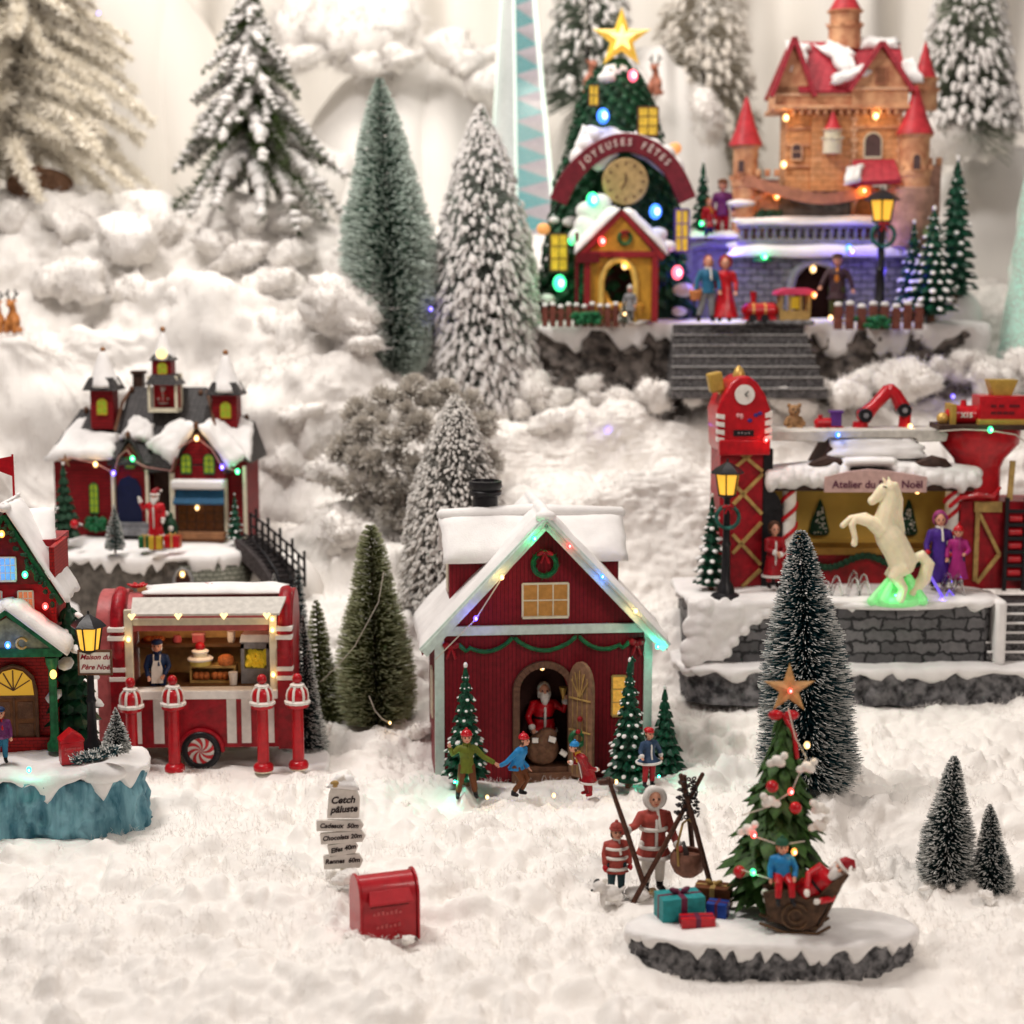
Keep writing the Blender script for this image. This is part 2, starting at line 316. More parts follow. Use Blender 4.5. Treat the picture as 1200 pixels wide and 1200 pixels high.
# backdrop wall (cream fabric with soft folds) far behind
bx = np.linspace(-19, 19, 420); bz = np.linspace(-2, 19, 60); BX, BZ = np.meshgrid(bx, bz)
fold = np.sin(BX * 2.1 + fbm(BX * .7, BZ * .15, o=2) * 5) * .35 + np.sin(BX * 5.3 + BZ * .2) * .08
BY = 36.5 + fold * (1 + .03 * BZ); vs = np.stack([BX.ravel(), BY.ravel(), BZ.ravel()], 1); idx = np.arange(BX.size).reshape(BX.shape)
fs = np.stack([idx[:-1, :-1].ravel(), idx[:-1, 1:].ravel(), idx[1:, 1:].ravel(), idx[1:, :-1].ravel()], 1)
drape = mat('cream_drape', (.86, .82, .76), .9, .06, .1, .2, 2)
o = np_mesh('backdrop', vs, fs, [drape]); tag(o, 'cream draped backdrop', 'backdrop', kind='structure')
# draped white cliff between the two left background trees
def cliff(px0, px1, pyt, pyb, D, label, seed=0, amp=.3, folds=1.4, mt=None):
    a = W(px0, pyb, D); b = W(px1, pyb, D); top = W(px0, pyt, D).z; n, m_ = 160, 60
    u = np.linspace(0, 1, n); v = np.linspace(0, 1, m_); U, V = np.meshgrid(u, v); wdt = b.x - a.x
    f = np.abs(np.sin(U * wdt * folds * 2 + fbm(U * wdt * .8, V * .8, o=3, seed=seed) * 3)) ** .7
    X = a.x + U * wdt + (V - .5) * .1; tz = top * (1) - (1 - np.sin(np.pi * np.clip(U, .02, .98)) ** .35) * (top - a.z) * .7 + (fbm(U * 4, U * 0, o=3, seed=seed) - .5) * 1.0
    Z = a.z - .5 + (tz - a.z + .5) * V; Yc = a.y + 1.5 - np.sin(np.pi * U) ** .5 * 1.2 - f * amp * (1 - V ** 6) + V ** 3 * 1.1
    vs = np.stack([X.ravel(), Yc.ravel(), Z.ravel()], 1); idx = np.arange(X.size).reshape(X.shape)
    fs = np.stack([idx[:-1, :-1].ravel(), idx[:-1, 1:].ravel(), idx[1:, 1:].ravel(), idx[1:, :-1].ravel()], 1)
    # thickness: close to the rear
    o = np_mesh('snow_cliff', vs, fs, [mt or snow_cliff_m]); md = o.modifiers.new('solid', 'SOLIDIFY'); md.thickness = .4; md.offset = -1
    tag(o, label, 'snow cliff', kind='structure'); return o
snow_cliff_m = mat('draped_white', (.86, .83, .79), .8, .05, .3, .3, 3)
cliff(215, 430, 150, 300, 30.6, 'white draped snow cliff behind the spruce', 5)
cliff(330, 610, 60, 330, 32.5, 'tall white folded cliff behind the frosted trees', 2)
cliff(640, 870, 60, 330, 31, 'rounded white snow hill behind the clock house', 8, .12, .5)
cliff(-120, 270, -60, 260, 34, 'cream folded cliff behind the white feathery tree', 12, .3, .8, drape)
cliff(1060, 1420, 150, 470, 30.5, 'smooth pale snow wall behind the castle evergreens', 31, .06, .3)
# ---------------------------------------------------------------- trees
def blob_np(c, r, rng, jit=.25):
    """small lumpy octa-sphere (icosahedron)"""
    ph = (1 + 5 ** .5) / 2
    v = np.array([(-1, ph, 0), (1, ph, 0), (-1, -ph, 0), (1, -ph, 0), (0, -1, ph), (0, 1, ph), (0, -1, -ph), (0, 1, -ph), (ph, 0, -1), (ph, 0, 1), (-ph, 0, -1), (-ph, 0, 1)]) / 1.902
    f = np.array([(0, 11, 5), (0, 5, 1), (0, 1, 7), (0, 7, 10), (0, 10, 11), (1, 5, 9), (5, 11, 4), (11, 10, 2), (10, 7, 6), (7, 1, 8), (3, 9, 4), (3, 4, 2), (3, 2, 6), (3, 6, 8), (3, 8, 9), (4, 9, 5), (2, 4, 11), (6, 2, 10), (8, 6, 7), (9, 8, 1)])
    n = len(c); V = v[None] * (1 + rng.uniform(-jit, jit, (n, 12, 1))) * r[:, None, :] + c[:, None, :]
    F = f[None] + (np.arange(n) * 12)[:, None, None]; return V.reshape(-1, 3), F.reshape(-1, 3)
def needles_np(a, b, w0, w1, rng):
    """3-sided tapered prisms from a to b"""
    n = len(a); d = b - a; d /= np.linalg.norm(d, axis=1, keepdims=True) + 1e-9
    u = np.cross(d, rng.normal(size=(n, 3))); u /= np.linalg.norm(u, axis=1, keepdims=True) + 1e-9; w = np.cross(d, u)
    ang = np.array([0, 2.094, 4.189]); off = u[:, None] * np.cos(ang)[None, :, None] + w[:, None] * np.sin(ang)[None, :, None]
    w0 = np.broadcast_to(w0, (n,)); w1 = np.broadcast_to(w1, (n,))
    V = np.concatenate([a[:, None] + off * w0[:, None, None], b[:, None] + off * w1[:, None, None]], 1)
    F = np.array([(0, 1, 4, 3), (1, 2, 5, 4), (2, 0, 3, 5)])[None] + (np.arange(n) * 6)[:, None, None]
    return V.reshape(-1, 3), F.reshape(-1, 4)
g_teal = mat('teal_bristle', (.010, .052, .064), .6, .3, bump=0); g_olive = mat('olive_bristle', (.10, .12, .035), .6, .35, bump=0)
g_grey = mat('grey_green_bristle', (.10, .135, .105), .6, .3, bump=0); g_dark = mat('dark_bristle', (.012, .032, .034), .6, .3, bump=0)
g_green = mat('green_bristle', (.018, .060, .020), .6, .3, bump=0)
tipw = mat('frosted_tip', (.72, .72, .69), .8, .08, bump=0); tipg = mat('pale_green_tip', (.42, .44, .27), .8, .15, bump=0); flock = mat('snow_flocking', (.84, .81, .78), .9, .06, .3, .6, 1.5)
flock_g = mat('grey_flocking', (.56, .53, .48), .9, .15, .3, .5, 1.5)
def bristle_tree(label, px, top, py, r, D, green=g_teal, tip=tipw, n=5200, lean=0, tipf=.5, tipsz=.55, spiral=5.0, droop=-.12, w=.33, prof=.85, seed=1, group=None, dist='uniform', flockn=0, twist=0, name='bottle_brush_tree', cat='tree', base_r=0, bulge=None):
    t = T(name, label, cat, px, py, D, 0, group); rng = np.random.default_rng(seed); H = py - top
    m = t.mb(); m.tube([(0, 0, -4), (lean * .5, 0, H * .5), (lean, 0, H * .97)], [1.5, 1.1, .7], 6); m.build('trunk', dark_wood, t)
    v = rng.random(n) ** 1.35; spn = H / spiral; kk = v * spn; ang = rng.random(n) * 2 * np.pi
    z = (np.floor(kk) + ang / (2 * np.pi)) / spn * H + rng.normal(0, spiral * .14, n); z = np.clip(z, 0, H * .985); f = z / H
    rr = r * (1 - f) ** prof * (.93 + .07 * np.sin(f * 9 + seed)); rr = np.maximum(rr, r * .05) * np.where(f < .07, .72 + 4 * f, 1) * rng.uniform(.84, 1.06, n)
    if bulge is not None: rr *= bulge(f)
    ax = np.stack([lean * f, 0 * f, z], 1); dirv = np.stack([np.cos(ang), np.sin(ang), np.full(n, droop) + rng.normal(0, .10, n)], 1)
    a = ax + dirv * rr[:, None] * .04; b = ax + dirv * rr[:, None]; b[:, 2] += np.abs(rr) * .18
    b[:, 2] -= .0
    V, F = needles_np(a, b, w, w * .75, rng); V2 = [V]; F2 = [F]; M2 = [np.zeros(len(F), int)]
    sel = rng.random(n) < tipf; l0 = rng.uniform(.70, .9, sel.sum())[:, None]
    Vt, Ft = needles_np(a[sel] + (b[sel] - a[sel]) * l0, b[sel] + (b[sel] - a[sel]) * .02, tipsz, tipsz * .8, rng)
    F2.append(Ft + len(V)); V2.append(Vt); M2.append(np.ones(len(Ft), int))
    Vc = np.concatenate(V2); Fc = np.concatenate(F2); o = np_mesh('crown', Vc, Fc, [green, tip], False, np.concatenate(M2)); o.parent = t.o
    # top cap tuft + flocking blobs
    k = flockn or 40; q = rng.random(k) ** (1.0 if flockn else .4) * (1 if flockn else 1)
    fz = q if flockn else 1 - (1 - q) * .35; an = rng.random(k) * 6.283; R2 = r * (1 - fz) ** prof * rng.uniform(.8, 1.0, k) + .4
    if bulge is not None: R2 = R2 * bulge(fz)
    c = np.stack([lean * fz + np.cos(an) * R2, np.sin(an) * R2, fz * H * .985 + .16 * R2], 1)
    sz = rng.uniform(.5, 1.0, (k, 1)) * np.array([[1, 1, .8]]) * (1.0 + (1.2 if flockn else 0)) * (r / 40)
    Vb, Fb = blob_np(c, sz, rng); ob = np_mesh('snow', Vb, Fb, [flock], True); ob.parent = o
    return t
def flocked_tree(label, px, top, py, r, D, n=1500, sz=4.5, lean=0, prof=.75, seed=1, core=g_grey, fl=flock, gap=.0, cat='tree', bulge=None, el=1.5):
    t = T('flocked_tree', label, cat, px, py, D); rng = np.random.default_rng(seed); H = py - top
    m = t.mb(); m.tube([(0, 0, -5), (lean, 0, H * .95)], [3, 1.2], 6); m.build('trunk', dark_wood, t)
    def rad(f): 
        q = r * (1 - f) ** prof
        return q * (bulge(f) if bulge else 1)
    k = n * 3; f = 1 - np.sqrt(rng.random(k)); an = rng.random(k) * 6.283; rr = rad(f) * rng.uniform(.80, 1.02, k)
    ax = np.stack([lean * f, 0 * f, f * H], 1); dv = np.stack([np.cos(an), np.sin(an), rng.normal(-.25, .2, k)], 1)
    V, F = needles_np(ax + dv * rr[:, None] * .3, ax + dv * rr[:, None], .8, .5, rng); o = np_mesh('crown', V, F, [core], False); o.parent = t.o
    f = 1 - np.sqrt(rng.random(n)); f = np.concatenate([f, 1 - rng.random(n // 8) * .25]); an = rng.random(len(f)) * 6.283; rr = rad(f) * rng.uniform(.86, 1.03, len(f)) + .5
    nn = fbm(np.cos(an) * 2 + f * 7, np.sin(an) * 2 + f * 3, f * 9, o=2, seed=seed) > gap; f, an, rr = f[nn], an[nn], rr[nn]
    c = np.stack([lean * f + np.cos(an) * rr, np.sin(an) * rr, f * H * .985], 1); s_ = sz * (.35 + .65 * (1 - f) ** .5) * rng.uniform(.6, 1.15, len(f))
    # each lump: elongated down-outward
    cs = []; ss = []
    for j, q in enumerate((0, .75, 1.35)):
        cs.append(c + np.stack([np.cos(an) * s_ * q * .55, np.sin(an) * s_ * q * .55, -s_ * q * .75 * el / 1.5], 1)); ss.append(np.stack([s_, s_, s_ * .85], 1) * (.62, .55, .38)[j])
    V, F = blob_np(np.concatenate(cs), np.concatenate(ss), rng); ob = np_mesh('snow', V, F, [fl], True); ob.parent = o
    return t
def resin_tree(label, px, top, py, r, D, tiers=9, lobes=11, seed=1, mt=resin_green, snowf=.8, group=None, lean=0, tipcurl=0, name='evergreen_tree', cat='tree', dab=1.0, prof=.9):
    t = T(name, label, cat, px, py, D, 0, group); rd = random.Random(seed); H = py - top
    m = t.mb(); m.cyl((0, 0, -3), (0, 0, H * .3), r * .16, r * .1, 8); m.build('trunk', wood, t)
    m = t.mb(); sn = t.mb(); core = [(r * .55 * (1 - q) ** prof + .3, H * (.04 + .93 * q)) for q in [i / 8 for i in range(9)]]; m.lathe((0, 0, 0), core, 12)
    for k in range(tiers):
        q = k / tiers; z = H * (.10 + .86 * q); R0 = r * (1 - q) ** prof * (1 + .06 * rd.uniform(-1, 1)) + .8; nl = max(5, int(lobes * (1 - q * .55))); th = H / tiers
        for j in range(nl):
            a = 2 * math.pi * (j + .5 * (k % 2)) / nl + rd.uniform(-.12, .12); Rr = R0 * rd.uniform(.9, 1.06); wd = 2 * math.pi * R0 / nl * .62
            rad_ = Vector((math.cos(a), math.sin(a), 0)); tan_ = Vector((-math.sin(a), math.cos(a), 0)); lx = lean * q
            p0 = Vector((lx, 0, z + th * .45)) + rad_ * Rr * .35; p1 = Vector((lx, 0, z + th * .05)) + rad_ * Rr * .78; p2 = Vector((lx, 0, z - th * .30)) + rad_ * Rr
            up = Vector((0, 0, 1)); h = th * .22
            vs = [p0 - tan_ * wd * .3, p0 + tan_ * wd * .3, p1 - tan_ * wd * .62 - up * h * .6, p1 + up * h, p1 + tan_ * wd * .62 - up * h * .6, p2, p1 - up * h * 1.6 - rad_ * Rr * .1, p0 - up * h * 2]
            m.add(vs, [(0, 2, 3), (0, 3, 1), (1, 3, 4), (2, 5, 3), (3, 5, 4), (2, 6, 5), (4, 5, 6), (0, 7, 6, 2), (1, 4, 6, 7)])
            if rd.random() < snowf:
                s_ = wd * rd.uniform(.26, .42) * dab; M = Matrix.Rotation(a, 4, 'Z') @ Matrix.Rotation(.5, 4, 'Y')
                sn.ell(p1.lerp(p2, rd.uniform(.2, .75)) + up * h * .55, (s_ * 1.1, s_ * .9, s_ * .45), 7, 5, M)
    if tipcurl: m.tube([(lean, 0, H * .88), (lean + 1, 0, H * .95), (lean + tipcurl, 0, H * .99), (lean + tipcurl * 2, 0, H * .965)], [r * .16, r * .13, r * .09, r * .05], 7)
    else: m.cyl((lean, 0, H * .85), (lean, 0, H), r * .16, .3, 7)
    sn.ell((lean, 0, H * .97), (r * .09, r * .09, H * .025), 7, 5)
    o = m.build('crown', mt, t, smooth=30); sn.build('snow', snow, o, smooth=180); return t
def drooping_spruce(label, px, top, py, r, D, n=150, green=mat('spruce_needles', (.035, .058, .012), .7, .4, bump=0), fl=flock, seed=4, whiteonly=False, blob=4.2, base_trunk=wood):
    t = T('snowy_spruce', label, 'tree', px, py, D); rng = np.random.default_rng(seed); rd = random.Random(seed); H = py - top
    m = t.mb(); m.tube([(0, 0, -12), (0, 0, H * .97)], [r * .06, 1.2], 8); m.build('trunk', base_trunk, t)
    A = []; B = []; C = []; S = []; nk = 30 if whiteonly else 16
    for i in range(n):
        q = (i + rd.uniform(.1, .9)) / n; z0 = H * ((.08 if whiteonly else .14) + (.91 if whiteonly else .85) * q ** .85); an = i * 2.399 + rd.uniform(-.3, .3); L = r * (1 - q) ** (.72 if whiteonly else .9) * rd.uniform(.70, 1.15) + 6; flat = rd.uniform(.6, 1.25)
        steps = max(4, int(L / (blob * .6))); side = rd.uniform(-.35, .35); snowy = rd.random() < .86
        for j in range(steps + 1):
            s_ = j / steps; rr = L * s_; zz = z0 - L * flat * ((.06 if whiteonly else .22) * s_ + (.40 if whiteonly else .52) * s_ * s_); a = an + side * s_
            p = np.array((math.cos(a) * rr, math.sin(a) * rr, zz)); bs = blob * (1.1 - .55 * s_) * rd.uniform(.75, 1.25) * (.5 + .5 * (1 - q))
            if whiteonly:
                if j > 0: C.append(p); S.append((bs * .55, bs * .55, bs * .45))
            elif j > 0 and snowy and rd.random() < .9: C.append(p + (0, 0, bs * .45)); S.append((bs * 1.3, bs * 1.3, bs * .9))
            for k in range(nk):
                d = rng.normal(size=3) * (1, 1, .8); d[2] -= .35; d += (1.0 if whiteonly else .7) * np.array((math.cos(a), math.sin(a), -.3)); d /= np.linalg.norm(d)
                A.append(p); B.append(p + d * bs * rd.uniform(1.2, 2.1) * (1.15 if whiteonly else 1))
    V, F = needles_np(np.array(A), np.array(B), .8 if whiteonly else .6, .45 if whiteonly else .35, rng); o = np_mesh('crown', V, F, [fl if whiteonly else green], False); o.parent = t.o
    V, F = blob_np(np.array(C), np.array(S), rng, .34); ob = np_mesh('snow', V, F, [fl], True); ob.parent = o; return t
def tuft_bush(label, px, py, rx, rz_, D, n=110, seed=3):
    t = T('pine_bush', label, 'bush', px, py, D); rng = np.random.default_rng(seed)
    m = t.mb()
    for i in range(9): a = i * .7; m.tube([(0, 0, -rz_), (math.cos(a) * rx * .3, math.sin(a) * 20, -rz_ * .2), (math.cos(a) * rx * .6, math.sin(a) * 40, rz_ * .4 * math.sin(i))], [2.5, 2, 1], 6)
    m.build('branches', dark_wood, t); A = []; B = []; c = []; 
    u = rng.normal(size=(n, 3)); u /= np.linalg.norm(u, axis=1, keepdims=True); u[:, 1] = -np.abs(u[:, 1]) * .8; rad = rng.uniform(.55, 1, n) ** .7
    cen = u * rad[:, None] * np.array([rx, 60, rz_]); 
    for i in range(n):
        k = 130; d = rng.normal(size=(k, 3)) + u[i] * 1.0 + np.array([0, -.3, .35]); d /= np.linalg.norm(d, axis=1, keepdims=True); L = rng.uniform(11, 19, (k, 1))
        A.append(np.repeat(cen[i][None], k, 0)); B.append(cen[i] + d * L)
    A = np.concatenate(A); B = np.concatenate(B); V, F = needles_np(A, A + (B - A) * .6, .6, .75, rng); V2, F2 = needles_np(A + (B - A) * .45, B, 1.0, .9, rng)
    o = np_mesh('foliage', np.concatenate([V, V2]), np.concatenate([F, F2 + len(V)]), [mat('grey_pine_needle', (.20, .18, .15), .8, .3, bump=0), mat('pale_pine_flock', (.70, .66, .60), .9, .12, bump=0)], False, np.concatenate([np.zeros(len(F)), np.ones(len(F2))])); o.parent = t.o; return t

cotton_plain = mat('cotton_plain', (.80, .765, .735), 1, 0, bump=0, spec=0)
# free standing trees, far to near
WHITE_TREE = drooping_spruce('large white feathery tree at the top left corner with brown foot', 22, -230, 205, 165, 29, n=210, whiteonly=True, blob=9, seed=9, base_trunk=wood, fl=mat('ivory_flocking', (.93, .87, .75), .9, .03, bump=0))
drooping_spruce('green spruce with drooping branches loaded with snow, left of the tall frosted cones', 297, -12, 240, 112, 28.4, n=92, blob=9.5)
bristle_tree('tall slim grey green frosted bottle brush tree on the snowy hill', 462, 97, 442, 70, 26.6, mat('light_grey_green', (.17, .29, .22), .7, .2, bump=0), mat('sage_tip', (.58, .66, .60), .8, .1, bump=0), 11000, lean=-14, tipf=.9, tipsz=1.05, spiral=7, w=.6, prof=0, seed=5, droop=-.1, bulge=lambda f: np.interp(f, [0, .25, .5, .75, .9, 1], [.66, .78, .82, .5, .24, .04]))
flocked_tree('tall cone tree thickly flocked in white beside the iridescent tower', 572, 125, 474, 62, 26.9, n=3000, sz=6.2, prof=0, bulge=lambda f: np.interp(f, [0, .3, .5, .7, .85, .95, 1], [.95, .98, .9, .68, .42, .18, .03]), seed=6, core=mat('sage_core', (.42, .46, .41), .8), lean=-8)
tuft_bush('grey frosted pine bush with round needle tufts behind the barn tree', 492, 535, 98, 92, 24.7)
flocked_tree('grey white flocked cone tree directly behind the barn chimney', 535, 458, 705, 62, 23.2, n=4600, sz=4.1, prof=0, bulge=lambda f: np.interp(f, [0, .3, .55, .75, .9, 1], [1.08, .98, .82, .55, .3, .05]), seed=7, core=mat('ash_core', (.40, .39, .36), .8), fl=mat('grey_white_flocking', (.72, .69, .65), .9, .08, bump=0), el=1.1)
bristle_tree('olive green wire bristle tree left of the red barn', 442, 611, 852, 55, 21.6, g_olive, tipg, 8500, lean=-5, tipf=.8, tipsz=.5, spiral=7.5, w=.36, prof=.55, seed=11, droop=.05)
bristle_tree('small olive bristle tree behind the right end of the food stall', 378, 699, 856, 30, 21.7, g_olive, tipg, 3600, lean=-5, tipf=.4, spiral=6, w=.36, prof=.6, seed=12)
bristle_tree('slim teal bristle tree with snowy tip peeking above the food stall', 352, 655, 800, 22, 22.6, g_teal, tipw, 2600, tipf=.3, spiral=6.5, seed=13)
bristle_tree('dark frosted bristle tree against the right wall of the food stall', 358, 716, 888, 31, 20.9, g_dark, tipw, 4200, tipf=.55, spiral=4.5, seed=14)
bristle_tree('tiny frosted bristle tree tip beside the curved black track', 322, 671, 720, 13, 22.9, g_dark, tipw, 900, tipf=.8, spiral=4, seed=15)
bristle_tree('big dark teal bristle tree flecked with snow in front of the workshop', 948, 615, 918, 72, 18.5, g_teal, tipw, 14000, lean=-17, tipf=.42, tipsz=.60, spiral=5, w=.40, prof=.58, seed=16)
bristle_tree('small frosted bristle tree standing alone at lower right, the taller of the pair', 1107, 880, 1034, 41, 16.7, g_dark, tipw, 5200, lean=6, tipf=.5, tipsz=.5, spiral=4.5, prof=.6, seed=17, group=None)
bristle_tree('smallest frosted bristle tree at the right edge, the shorter of the pair', 1163, 938, 1044, 29, 16.6, g_dark, tipw, 3600, lean=-7, tipf=.5, tipsz=.45, spiral=4, prof=.65, seed=18)
flocked_tree('blurred snow laden tree behind the right castle turret', 1130, -70, 150, 62, 30.2, n=900, sz=6.5, prof=.45, seed=19, core=mat('far_green', (.26, .30, .22), .8))
flocked_tree('dark green frosted tree at the top behind the glowing star', 690, -120, 112, 58, 31.5, n=420, sz=6, prof=.5, seed=20, core=mat('far_dark_green', (.14, .18, .13), .8), fl=flock)
flocked_tree('blurred brownish tree behind the left castle turret', 822, -90, 200, 70, 33, n=500, sz=8, prof=.4, seed=22, core=mat('far_brown', (.34, .30, .23), .8), fl=mat('beige_flocking', (.72, .67, .60), .9, bump=0))
# little snow lumps stuck on the lower right tree and at feet
# iridescent tower (glass-film pyramid) and right-edge one
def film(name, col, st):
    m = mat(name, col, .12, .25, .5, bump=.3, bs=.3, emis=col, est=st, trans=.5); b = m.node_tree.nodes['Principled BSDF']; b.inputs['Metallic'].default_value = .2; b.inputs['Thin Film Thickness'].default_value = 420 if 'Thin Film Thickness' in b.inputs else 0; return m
t = T('iridescent_tower', 'tall iridescent cyan and pink lattice obelisk light rising behind the white cone tree', 'decoration', 612, 275, 30.5)
m1 = t.mb(); m2 = t.mb(); m3 = t.mb(); m4 = t.mb()
def tw(u, h): # u: face position 0 left..1..2 right ; h row
    q = (h + 60) / 335.0; ctr = 606 + 6 * q; hl = 14 + 28 * q; x = {0: ctr - hl, 1: ctr - hl * .05 - 4, 2: ctr + hl * .95}[u]; y = {0: 22, 1: -8 - 14 * q, 2: 18}[u]; return t.mb().L(x, h, y)
rows = [-60 + 335 * k / 13 for k in range(14)]
for k in range(13):
    a, b, c, d = tw(1, rows[k + 1]), tw(2, rows[k + 1]), tw(2, rows[k]), tw(1, rows[k]); mid = (b + c) / 2; th = Vector((0, 1.2, 0))
    for mm, tri in ((m1, (a, d, mid)), (m2, (a, b, mid)), (m2, (d, c, mid))): mm.add([*tri, *[q + th for q in tri]], [(0, 1, 2), (5, 4, 3), (0, 3, 4, 1), (1, 4, 5, 2), (2, 5, 3, 0)])
    a, b, c, d = tw(0, rows[k + 1]), tw(1, rows[k + 1]), tw(1, rows[k]), tw(0, rows[k]); m3.add([a, b, c, d, a + th, b + th, c + th, d + th], [(0, 1, 2, 3), (7, 6, 5, 4), (0, 4, 5, 1), (1, 5, 6, 2), (2, 6, 7, 3), (3, 7, 4, 0)])
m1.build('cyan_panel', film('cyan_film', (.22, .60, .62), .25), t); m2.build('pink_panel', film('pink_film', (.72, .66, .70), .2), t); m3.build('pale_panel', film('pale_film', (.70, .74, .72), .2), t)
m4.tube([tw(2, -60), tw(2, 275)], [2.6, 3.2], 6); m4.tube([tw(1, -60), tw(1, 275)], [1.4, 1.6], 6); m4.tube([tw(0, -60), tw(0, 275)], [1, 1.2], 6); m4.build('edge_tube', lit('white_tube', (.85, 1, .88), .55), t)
t = T('iridescent_cone', 'pale speckled iridescent cone decoration cut by the right edge', 'decoration', 1222, 432, 27.2)
m = t.mb(); rd = random.Random(3); m.lathe((0, 0, 0), [(54 - 34 * q, 320 * q) for q in [i / 14 for i in range(15)]] + [(1, 330)], 18, noisef=lambda a, z: 1 + .05 * math.sin(a * 7 + z)); m.build('cone_shell', mat('speckled_film', (.80, .74, .66), .2, .5, .35, .6, .4, c2=(.45, .85, .70), coat=.6, emis=(.7, .9, .75), est=.12), t)
# cotton tufts along the seams (uncountable stuff)
def puffs(name, label, spec, seed=1):
    rng = np.random.default_rng(seed); bm_ = __import__('bmesh').new(); __import__('bmesh').ops.create_icosphere(bm_, subdivisions=3, radius=1)
    bv = np.array([v.co[:] for v in bm_.verts]); bf = np.array([[v.index for v in f.verts] for f in bm_.faces]); bm_.free(); V = []; F = []; HA = []; HB = []; HW = []; o = 0
    for (px, py, D, rad, k, sx) in spec:
        for i in range(k):
            c = np.array(W(px + rng.uniform(-sx, sx), py + rng.uniform(-rad * .6, rad * .6), D + rng.uniform(-.15, .45))); r = rad * D / K * rng.uniform(.45, 1.2); an_ = rng.uniform(.8, 1.7, 3) * (1, .8, .75); ra = rng.uniform(-.5, .5)
            p = bv * r * an_; p = np.stack([p[:, 0] * math.cos(ra) - p[:, 2] * math.sin(ra), p[:, 1], p[:, 0] * math.sin(ra) + p[:, 2] * math.cos(ra)], 1) + c; q = (p + i * 7.3)
            n_ = fbm(q[:, 0] * 1.3 / r, q[:, 1] * 1.3 / r, q[:, 2] * 1.3 / r, o=3, seed=i); n2 = fbm(p[:, 0] * 22, p[:, 1] * 22, p[:, 2] * 22, o=2, seed=i)
            n3 = fbm(q[:, 0] * 5 / r, q[:, 1] * 5 / r, q[:, 2] * 5 / r, o=2, seed=i + 9, billow=True); p = c + (p - c) * (.22 + 1.05 * n_ + .45 * n3 + .18 * n2)[:, None]; V.append(p); F.append(bf + o); o += len(bv)
            kf = 520 if D > 20 else 120; ii = rng.integers(0, len(p), kf); nn = p[ii] - c; nn /= np.linalg.norm(nn, axis=1, keepdims=True); dd = nn + rng.normal(size=(kf, 3)) * .8
            HA.append(p[ii] - nn * .01); HB.append(p[ii] + dd * r * rng.uniform(.05, .26, (kf, 1)))
            HW.append(np.full(kf, .00023 * D))
    VH, FH = needles_np(np.concatenate(HA), np.concatenate(HB), np.concatenate(HW), np.concatenate(HW) * .5, rng); oh = np_mesh('cotton_wisps', VH, FH, [cotton_plain], False); tag(oh, 'wispy fibres sticking out of the cotton tufts', 'snow', kind='stuff')
    ob = np_mesh(name, np.concatenate(V), np.concatenate(F), [cotton]); tag(ob, label, 'snow', kind='stuff')
puffs('cotton_snow', 'loose white cotton tufts heaped around the displays', [
 (660, 458, 26.2, 16, 7, 40), (740, 468, 26, 16, 8, 50), (840, 465, 25.9, 13, 6, 40), (940, 462, 25.9, 18, 9, 60), (1040, 440, 26, 18, 8, 50), (1120, 425, 26, 16, 8, 40), (1180, 440, 26.2, 16, 5, 30),
 (400, 350, 26.0, 28, 6, 22), (420, 390, 26.0, 22, 5, 15), (330, 330, 27, 22, 3, 40), (230, 290, 27.6, 20, 4, 80), (130, 260, 28.1, 20, 5, 90), (60, 250, 28.5, 18, 5, 60), (300, 262, 27.6, 18, 6, 50), (310, 300, 27.3, 20, 3, 40),
 (460, 442, 26.3, 12, 4, 30), (570, 478, 26.3, 14, 6, 40), (620, 470, 26.4, 12, 4, 20),
 (400, 30, 32.4, 34, 9, 75), (470, 62, 32.2, 20, 6, 60), (560, 85, 32.2, 20, 5, 30), (350, 60, 32, 22, 3, 20), (60, 330, 27.3, 22, 3, 60), (200, 350, 27.1, 20, 3, 60), (300, 400, 26.7, 22, 4, 60), (360, 480, 26, 20, 4, 30), (320, 540, 25.8, 18, 3, 30), (660, 500, 26, 14, 4, 50), (830, 135, 30, 22, 3, 20), (750, 110, 30.4, 24, 3, 40), (1130, 160, 30, 22, 6, 70),
 (395, 560, 24.8, 18, 3, 20), (400, 625, 23.8, 22, 4, 20), (375, 860, 21, 12, 5, 20), (470, 860, 21.2, 12, 4, 30),
 (960, 917, 18.35, 9, 6, 40), (440, 940, 18.9, 8, 3, 40), (850, 930, 18.9, 8, 3, 60), (450, 1102, 15.2, 8, 8, 36), (402, 1030, 16.35, 9, 6, 26), (1110, 1040, 16.4, 7, 4, 30), (1165, 1050, 16.3, 6, 3, 20), (735, 1048, 16.1, 9, 4, 20)], 5)
